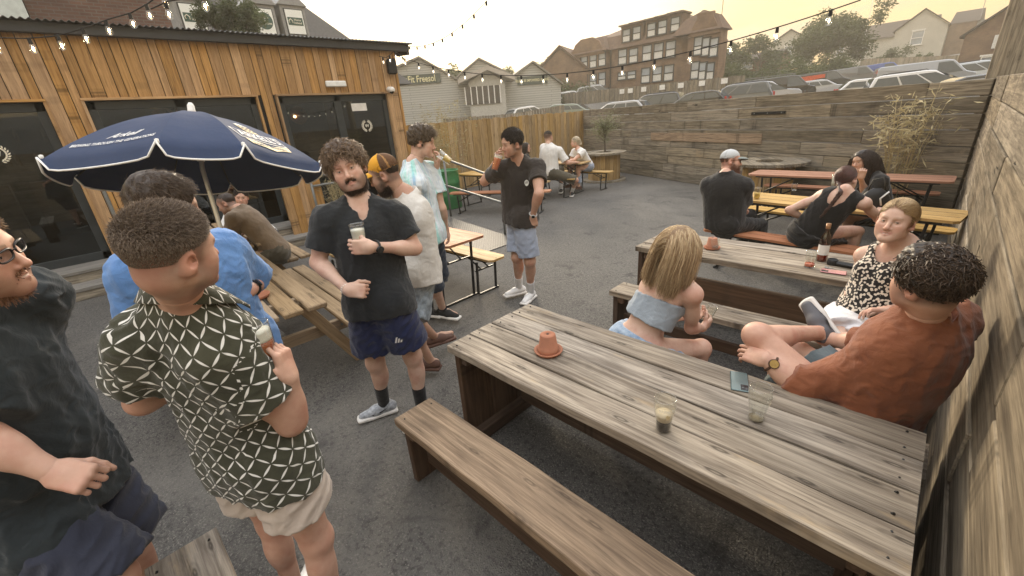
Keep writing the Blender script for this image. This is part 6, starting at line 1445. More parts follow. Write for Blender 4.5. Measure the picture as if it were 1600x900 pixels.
        for Q in P0:
            m=MB(); m.tube(Q,[.014*hs*(1-.55*t) for t in t_],8); parts.append((np.vstack(m.v),np.array([f for f in m.f if len(f)==4]),0)); cols.append(np.tile(hc*1.3,(len(parts[-1][0]),1)))
    if st=='bun':
        m=MB(); kn=np.array(o.get('knot',(0,-.115,.0))); m.lathe([(0,-.03),(.02,-.024),(.032,0),(.024,.022),(0,.03)],(0,0,0),14); V=np.vstack(m.v)@F.T*hs+W(kn); parts.append((V,np.array([f for f in m.f if len(f)==4]),0)); cols.append(np.tile(hc*1.4,(len(V),1)))
    return np_mesh('hair',parts,[HAIR],parent,cols)
def nrm_rows(v): return v/(np.linalg.norm(v,axis=1)[:,None]+1e-9)
def make_beard(c,F,hs,o,parent,near):
    r_=np.random.RandomState(9); n=int(2600*near*o['beard3'].get('n',1)); L0=o['beard3'].get('len',.018); x=r_.uniform(-.07,.07,n*4); t_=r_.uniform(0,1,n*4)
    # sample on the jaw surface: ellipse in plan
    ang=r_.uniform(-1.9,1.9,n*4); zz=r_.uniform(-.118,-.035,n*4); w_=1-np.clip((-zz-.075)/.05,0,1)*.42; p=np.stack([.064*w_*np.sin(ang),.008+.074*w_**.6*np.cos(ang),zz],1)
    keep=(zz<-.055+.35*np.clip(.05-p[:,1],0,1)*1.2)|(p[:,1]<.03); mouth=(np.abs(p[:,0])<.021)&(np.abs(zz+.0715)<.0075)&(p[:,1]>.06); cheek=(np.abs(p[:,0])>.022)&(zz>-.058)&(p[:,1]>.035); keep&=~mouth&~cheek&(p[:,1]>-.012)
    p=p[keep][:n]; m2=r_.uniform(0,1,(int(n*.05),1)); mus=np.stack([r_.uniform(-.026,.026,len(m2)),.088-.012*r_.uniform(0,1,len(m2)),r_.uniform(-.063,-.055,len(m2))],1); p=np.vstack([p,mus]); n=len(p)
    v=np.stack([p[:,0]*8,p[:,1]*6,-.55-0*p[:,0]],1)+r_.normal(size=(n,3))*.35; v/=np.linalg.norm(v,axis=1)[:,None]; L_=L0*r_.uniform(.5,1.2,n)*(1+1.3*np.clip(-p[:,2]-.08,0,.04)/.04); L_[-len(mus):]*=.5
    k=5; tt=np.linspace(0,1,k)[None,:,None]; a=r_.normal(size=(n,1,3))*.004; ll=p[:,None]+v[:,None]*L_[:,None,None]*tt+np.array([0,0,-1.])*(L_[:,None,None]*.35*tt**2)+a*np.sin(tt*5)
    V,Fq=strands(c+(ll@F.T)*hs,np.linspace(.0013,.0006,k)); bc=np.array(o['beard3'].get('c',o['hair'])); C=np.repeat(bc*(1+r_.uniform(-.3,.5,(n,1))),k*3,0); 
    S_=Sculpt(); S_.ell(c+F@(np.array([0,.030,-.080])*hs),np.array([.060,.060,.046+L0*.5])*hs,F,.01); S_.ell(c+F@(np.array([0,.045,-.100-L0*.4])*hs),np.array([.04,.046,.03+L0])*hs,F,.03); S_.box(c+F@(np.array([0,.06,-.03])*hs),np.array([.08,.06,.034])*hs,F,.005,.01,'s'); S_.ell(c+F@(np.array([0,.095,-.069])*hs),np.array([.027,.045,.015])*hs,F,.006,'s'); S_.plane(c+F@(np.array([0,.0,0])*hs),-F[:,1],.01)
    V2,F2=S_.mesh(.005,fold(.0015,120,4)) if L0>.010 else (np.zeros((0,3)),np.zeros((0,4),int)); return np_mesh('beard',[(V,Fq,0),(V2,F2,0)],[HAIR],parent,[C,np.tile(bc*.8,(len(V2),1))])
def cap_hat(c,F,hs,o,parent):
    h=o['cap']; W=lambda p:c+F@(np.array(p)*hs); fl=h.get('flip',1); S_=Sculpt(); S_.ell(W((0,-.016,.040)),np.array([.084,.103,.092])*hs,F,.01); S_.plane(W((0,0,.018)),-F[:,2]-F[:,1]*.06,.004); S_.ell(W((0,-.016,.036)),np.array([.080,.099,.086])*hs,F,.004,'s')
    V,Fq=S_.mesh(.0045); p=(V-c)@F/hs; C=np.tile(np.array(h['c']),(len(V),1)); 
    if 'c2' in h: C[p[:,1]<h.get('split',.0)]=h['c2']
    if 'c3' in h: C[(p[:,1]<0)&(np.abs(np.abs(np.arctan2(p[:,0],-p[:,1]-.016))-.9)<.08)]=h['c3']; C[(p[:,2]<.030)&(p[:,1]<.0)]=h['c3']
    t=cloth('cap_cloth',(.5,.5,.5),wr=.15); t.node_tree.nodes; 
    m=NT('cap_fabric',.85,.2); m.col(m.acol('Col')); m.bump(m.noise(m.obj(),500,2),.3,.003); cm=m.m
    cp=np_mesh('cap_crown',[(V,Fq,0)],[cm],parent,[C]); 
    S_=Sculpt(); S_.ell(W((0,.095*fl,.016)),np.array([.072,.080,.030])*hs,F,.004); S_.ell(W((0,.095*fl,.004)),np.array([.074,.082,.030])*hs,F,.003,'s'); S_.ell(W((0,-.016,.03)),np.array([.079,.098,.08])*hs,F,.003,'s')
    if fl<0: pass
    V,Fq=S_.mesh(.004); np_mesh('cap_peak',[(V,Fq,0)],[cm],cp,[np.tile(np.array(h.get('cp',h['c'])),(len(V),1))])
    b=MB(); b.lathe([(0,.006),(.006,.003),(.007,0)],W((0,-.016,.131)),10,rot=F); b.build('cap_button',plain('cap_button_cloth',h['c'],.8),cp)
    if h.get('logo'):
        b=MB(); 
        for (x,z_,w_,h2) in((0,.078,.03,.010),(-.008,.064,.02,.010),(.008,.052,.02,.009)): 
            yy=.082-.4*max(0,z_-.06); b.add([W((x-w_/2,yy,z_-h2/2)),W((x+w_/2,yy,z_-h2/2)),W((x+w_/2,yy-.004,z_+h2/2)),W((x-w_/2,yy-.004,z_+h2/2))],[(0,1,2,3)])
        b.build('cap_logo',SIGNW,cp)
def spectacles(c,F,hs,o,parent):
    g=o['specs']; W=lambda p:c+F@(np.array(p)*hs); col=plain('spectacle_frame',g.get('c',(.02,.015,.015)),.3); b=MB(); up=g.get('up',0.)
    zc=.0+up; yc=.098 if not up else .055; rr=g.get('r',(.024,.015))
    root=None
    for s_ in(-1,1):
        pts=[W((s_*.033+rr[0]*math.copysign(abs(math.cos(a))**.6,math.cos(a)),yc-.006*(abs(math.cos(a)))*(1 if math.cos(a)*s_>0 else 0),zc+rr[1]*math.copysign(abs(math.sin(a))**.7,math.sin(a)))) for a in np.linspace(0,2*np.pi,24,endpoint=False)]
        b.tube(pts,g.get('th',.0018)*hs,6,closed=True)
        b.tube([W((s_*(.033+rr[0]),yc-.006,zc+.004)),W((s_*.074,.06 if not up else .03,zc+.004)),W((s_*.082,-.005 if not up else -.02,zc+.004-up*.2))],g.get('th',.0018)*.8*hs,5)
    b.tube([W((-.010,yc+.002,zc+.003)),W((0,yc+.006,zc+.006)),W((.010,yc+.002,zc+.003))],.0016*hs,5)
    f_=b.build('spectacles',col,parent)
    b=MB()
    for s_ in(-1,1):
        pts=[W((s_*.033+rr[0]*math.copysign(abs(math.cos(a))**.6,math.cos(a)),yc-.001,zc+rr[1]*math.copysign(abs(math.sin(a))**.7,math.sin(a)))) for a in np.linspace(0,2*np.pi,20,endpoint=False)]; b.add(pts,[tuple(range(20))])
    b.build('lens',g.get('lens') or glassmat('lens_clear',(.93,.94,.95)),f_)
JN={}
def person(key,label,group,top=None,bottom=None,feet=None,face=(0,1,0),roll=0.,pitch=0.,o={},hands={},near=1.,extra=None,res=.008,turn=0.):
    J={k:np.array(v,float) for k,v in JN[key].items()}; s=o.get('s',1.); hs=o.get('hs',1.)*s*1.0
    loc=np.array([J['P'][0],J['P'][1],0.]) ; root=empty('person',loc,0,label,'person',group)
    for k in J: J[k]=J[k]-loc
    for k in ('AL','AR'): J[k][2]=max(J[k][2],.093*s)
    J['toeL']=np.array(o.get('toeL',o.get('toe',(0,-1,0))),float); J['toeR']=np.array(o.get('toeR',o.get('toe',(0,-1,0))),float)
    for k_ in('fuL','fuR'):
        if k_ in o: J[k_]=np.array(o[k_],float)
    fd=nrm(face); upv=nrm(nrm(J['H']-J['N'])*.5+np.array([0,0,1.])); upv=nrm(upv-fd*(upv@fd)); rr=np.cross(fd,upv)
    upv=upv*math.cos(roll)+rr*math.sin(roll); rr=np.cross(fd,upv); F=np.array([rr,fd,upv]).T; c=J['H']
    sk=o.get('skin',(.56,.31,.22)); bres=res
    # body ------------------------------------------------------
    S_=Sculpt(); torso(S_,J,s,o); S_.cone(J['N']-nrm(J['N']-J['P'])*.03,c+F@(np.array([0,-.028,-.05])*hs),.060*hs*(1-.14*o.get('fem',0)),.054*hs*(1-.14*o.get('fem',0)),.035)
    for q in'LR': arm(S_,J,q,s,o); leg(S_,J,q,s,o)
    up_=nrm(c+F@np.array([0,-.02,-.10])*1.-J['N']); cutp=J['N']+(c-J['N'])*.45
    cuts=[(cutp,nrm(c-J['N']))]
    B2=Sculpt(); B2.pr=list(S_.pr); B2.plane(cutp+nrm(c-J['N'])*.004,nrm(c-J['N']))
    for q in'LR': w=J['W'+q]; d=nrm(w-J['E'+q]); B2.add((lambda P,w=w,d=d:np.maximum((P-w-d*.006)@d,np.linalg.norm(P-w-d*.08,axis=-1)-.10)),w,1e3,.003,'s_') if False else None
    V,Fq=B2.mesh(bres); parts=[(V,Fq,0)]; cols=[np.tile(np.array(sk)*1.0,(len(V),1))]
    # redden elbows and knees
    C=cols[0]
    for k_ in('EL','ER','KL','KR'): m=np.exp(-(np.linalg.norm(V-J[k_],axis=1)/.06)**2)[:,None]*.35; C[:]=C*(1-m)+np.array([sk[0],sk[1]*.72,sk[2]*.68])*m
    # head
    H_=Sculpt(); head_sculpt(H_,c,F,hs,o); H_.cone(J['N']-nrm(J['N']-J['P'])*.03,c+F@(np.array([0,-.028,-.05])*hs),.060*hs*(1-.14*o.get('fem',0)),.054*hs*(1-.14*o.get('fem',0)),.035)
    H_.plane(cutp,-nrm(c-J['N'])); Vh,Fh=H_.mesh(.0030 if near>.8 else (.004 if near>.4 else .0055)); parts.append((Vh,Fh,0)); cols.append(head_cols(Vh,c,F,hs,o))
    # hands
    for q in'LR':
        hd=hands.get(q,{}); w=J['W'+q]; d=nrm(np.array(hd['d'],float)) if 'd' in hd else nrm(w-J['E'+q]); pn=np.array(hd.get('pn',(0,0,-1)),float)
        X=Sculpt(); th_=(-1 if q=='L' else 1)*hd.get('flip',1); hand(X,w,d,pn,s*hd.get('s',1.)*(1-.08*o.get('fem',0)),th_,hd.get('curl',(.4,.45,.5,.55)),hd.get('thumb',.3),hd.get('spread',.04),tout=hd.get('tout',.9),fa=nrm(w-J['E'+q]))
        Vx,Fx=X.mesh(.0030 if near>.8 else (.004 if near>.4 else .0055)); parts.append((Vx,Fx,0)); cc=np.tile(np.array(sk),(len(Vx),1)); dist=(Vx-w)@d; m=np.clip((dist-.09)/.08,0,1)[:,None]*.35; cc=cc*(1-m)+np.array([sk[0],sk[1]*.75,sk[2]*.72])*m; cols.append(cc)
    Ve,Fe,Ce=make_eyes(c,F,hs,o.get('gaze',(0,0,0))); parts.append((Ve,Fe,1)); cols.append(Ce)
    body=np_mesh('body',parts,[SKIN,EYE],root,cols)
    if o.get('hstyle'): make_hair(J,c,F,hs,o,root,near)
    if o.get('beard3'): make_beard(c,F,hs,o,root,near)
    if o.get('cap'): cap_hat(c,F,hs,o,root)
    if o.get('specs'): spectacles(c,F,hs,o,root)
    r,f,u=basis(J); HB=hbasis(J)
    # top garment ---------------------------------------------------
    if top:
        e=top.get('e',.012); T=Sculpt(); torso(T,J,s,o,e); hem=top.get('hem',-.06); hw=top.get('hw',1.)
        hemP=J['P']+(J['N']-J['P'])*hem/.5; seated=top.get('seated',0)
        b=o.get('bulk',1.); mid=J['P']+(J['N']-J['P'])*.62
        if not seated: T.cone(mid,hemP-u*.02-f*.018*s,.162*s*b*hw+e,(.170*s*b+e+.006)*hw*top.get('flare',1.),.05,q=top.get('q',.78)+.1*o.get('belly',0),w=f)
        if not seated and hem<0:
            HBm=np.array(HB).T; ee=.014+.016; T.ell(J['P']-u*.01,np.array([.170*b,.118*b,.13])*s+ee,HBm,.04); T.ell(J['P']+u*.02-HB[1]*.035*s,np.array([.135*b,.085*b,.11])*s+ee,HBm,.04)
            for q in 'LR': T.cone(J['H'+q],J['H'+q]+(J['K'+q]-J['H'+q])*.4,.092*s*o.get('leg',1.)+ee+.004,.088*s*o.get('leg',1.)+ee+.008,.05)
        if seated: T.cone(mid,J['P']+u*.02,.16*s*b+e,.172*s*b+e,.05,q=.72,w=f)
        sl=top.get('sleeve',.62)
        if top.get('sleeveless'): pass
        else:
            for q in'LR': arm(T,J,q,s,o,e+.006,sl,fl=top.get('fl',.010) if sl<1 else 0)
        neckw=top.get('neck',.068)*hs
        T.cone(J['N']-u*(.03 if top.get('collar') or top.get('tank') else -.030)+f*(.012 if top.get('collar') else .004),J['N']+u*.13,neckw,neckw*1.15,.008,'s')
        if top.get('vneck'): T.cone(J['N']+f*.07+u*.04,J['N']+f*.11-u*top['vneck'],.045,.010,.006,'s')
        if top.get('tank'):   # straps: cut the armholes and a low neck
            for k_ in('SL','SR'): T.ell(J[k_]+u*.01+(J[k_]-J['N'])*.12,np.array([.066,.12,.115])*s,np.array([r,f,u]).T,.008,'s')
            T.ell(J['N']+f*.06+u*.02,np.array([.088,.09,top['tank']])*s,np.array([r,f,u]).T,.008,'s'); T.ell(J['N']-f*.08+u*.02,np.array([.080,.07,top.get('back',top['tank'])])*s,np.array([r,f,u]).T,.008,'s')
        if top.get('tube'): T.plane(J['P']+(J['N']-J['P'])*top['tube'],u+r*top.get('tubetilt',0),.006)
        T.plane(hemP,-u,.004)
        if top.get('cutleg'): pass
        amp=top.get('fold',.006); f1=fold(amp,26,top.get('seed',3),(1,1,.6)); f2=fold(amp*.5,60,top.get('seed',3)+1); nd=lambda P:(f1(P)+f2(P))*1.0+amp*.4
        V,Fq=T.mesh(min(res,.007),nd,slack=.01); 
        # hollow look at the hem is kept closed by the body inside
        gcv=gc_body(V,J); tp=np_mesh(top.get('name','shirt'),[(V,Fq,0)],[top['m']],root,[np.ones((len(V),3))],[gcv],gcorner=gc_corner(J))
        if top.get('collar'):
            Cc=Sculpt(); n0=J['N']+f*.02; pts=[]
            b=MB(); m_=16; V_=[];ww=neckw
            for i in range(m_+1):
                a=-2.55+5.1*i/m_; dr=-f*math.cos(a)+r*math.sin(a); fr=abs(a)/2.55
                base=J['N']+u*(.052-.115*fr**2)+dr*(ww*1.0+.006)+f*.012
                topp=base+u*(.034-.004*fr)+dr*.006; fold_=base+u*(-.006-.034*fr**2)+dr*(.036+.022*fr)
                V_+=[base,topp,topp+dr*.004,fold_,fold_-u*.003-dr*.002]
            F_=[(i*5+j,i*5+j+1,(i+1)*5+j+1,(i+1)*5+j) for i in range(m_) for j in range(4)]
            b.add(V_,F_,smooth=True); co_=b.build('collar',top['m'],tp); 
            at_=co_.data.attributes['gc']; vv=np.vstack(b.v); g2=gc_body(vv,J); at_.data.foreach_set('vector',g2.astype(np.float32).ravel())
        if top.get('buttons'):
            b=MB()
            for i in range(5):
                p0=J['N']-u*(.12+.085*i)*s+f*.05; 
                b.lathe([(0,.002),(.005,.002),(.0055,0)],p0+f*(.082+.012),10,rot=frame(f))
            b.build('buttons',BLK,tp)
    if bottom:
        e=bottom.get('e',.014); T=Sculpt(); r2,f2_,u2=HB; Bm=np.array(HB).T; b=o.get('bulk',1.); lg=o.get('leg',1.)
        T.ell(J['P'],np.array([(.170+.008*o.get('fem',0))*b,.114*b,.125])*s+e,Bm,.04); T.ell(J['P']+(J['N']-J['P'])*.05-f2_*.035*s,np.array([.135*b,.085*b,.10])*s+e,Bm,.04)
        T.cone(J['P'],J['P']+u2*.12*s,.155*s*b+e,.142*s*b+e,.04,q=.72,w=f2_,cutb=True)
        for q in'LR':
            ln=bottom.get('len',.8); leg(T,J,q,s,o,e+.004,ln,fl=bottom.get('fl',.018))
            if 1<=ln<2 : pass
        if bottom.get('skirt'):
            T.cone(J['P'],J['P']+(J['KL']+J['KR']-2*J['P'])*.5*bottom['skirt'],.18*s+e,.20*s+e,.05,cutb=True)
        wz=bottom.get('waist',.11)*s
        T.plane(J['P']+u2*wz,u2,.004)
        amp=bottom.get('fold',.006); f3=fold(amp,24,bottom.get('seed',8)); V,Fq=T.mesh(min(res,.007),lambda P:f3(P)+amp*.4,slack=.01); bt=np_mesh(bottom.get('name','shorts'),[(V,Fq,0)],[bottom['m']],root)
        if bottom.get('stripes'):
            q,off=bottom['stripes']; K,Hh=J['K'+q],J['H'+q]; ax=nrm(K-Hh); cen=Hh+(K-Hh)*off; sd=nrm(np.array(bottom['sdir'],float)); sd=nrm(sd-ax*(sd@ax)); tn=np.cross(ax,sd)
            b=MB(); rad=.092*s*lg+e+.034
            for i,hh_ in enumerate((.018,.030,.042)):
                x0=-.022+i*.017; q4=[(x0,0),(x0+.011,0),(x0+.011-hh_*.45,hh_),(x0-hh_*.45,hh_)]
                b.add([cen+sd*(rad-.10*abs(x)**1.0*abs(x)*6)+tn*x-ax*y for x,y in q4],[(0,1,2,3)])
            b.build('three_bar_mark',WHT,bt)
    for q in'LR':
        if feet:
            if feet.get('sock') is not None: sock(root,J,q,s,feet['sock'],feet.get('sh',.14))
            if q in feet.get('only','LR'): shoe(root,J,q,s,feet['m'],feet.get('kind','trainer'),feet.get('sole'))
    if extra: extra(root,J,F,c,hs,s,(r,f,u))
    return root,J,loc
def watch(root,J,q,s,side,strap,facec,r0=.019):
    W_,E_=J['W'+q],J['E'+q]; ax=nrm(W_-E_); p=W_-ax*.028*s; sd=nrm(np.array(side,float)); sd=nrm(sd-ax*(sd@ax)); tn=np.cross(ax,sd); rad=.0365*s
    w_=MB(); w_.tube([p+(math.cos(a)*sd+math.sin(a)*tn)*rad for a in np.linspace(0,2*np.pi,20,endpoint=False)],.006,6,closed=True); ww=w_.build('wristwatch',strap,root)
    b=MB(); b.cyl(p+sd*(rad-.002),p+sd*(rad+.009),r0*s,seg=20); d_=b.build('watch_case',strap,ww); b=MB(); b.cyl(p+sd*(rad+.0092),p+sd*(rad+.0100),r0*.85*s,seg=20); b.build('watch_face',facec,ww)
def held(name,label,kind,J,loc,q,side,d,pn,s,**k):
    """a glass gripped by hand q: centre in front of the palm, its axis along the thumb side"""
    d=nrm(d); pn=nrm(np.array(pn)-d*(np.array(pn)@d)); return J['W'+q]+loc+d*.075*s+pn*.050*s

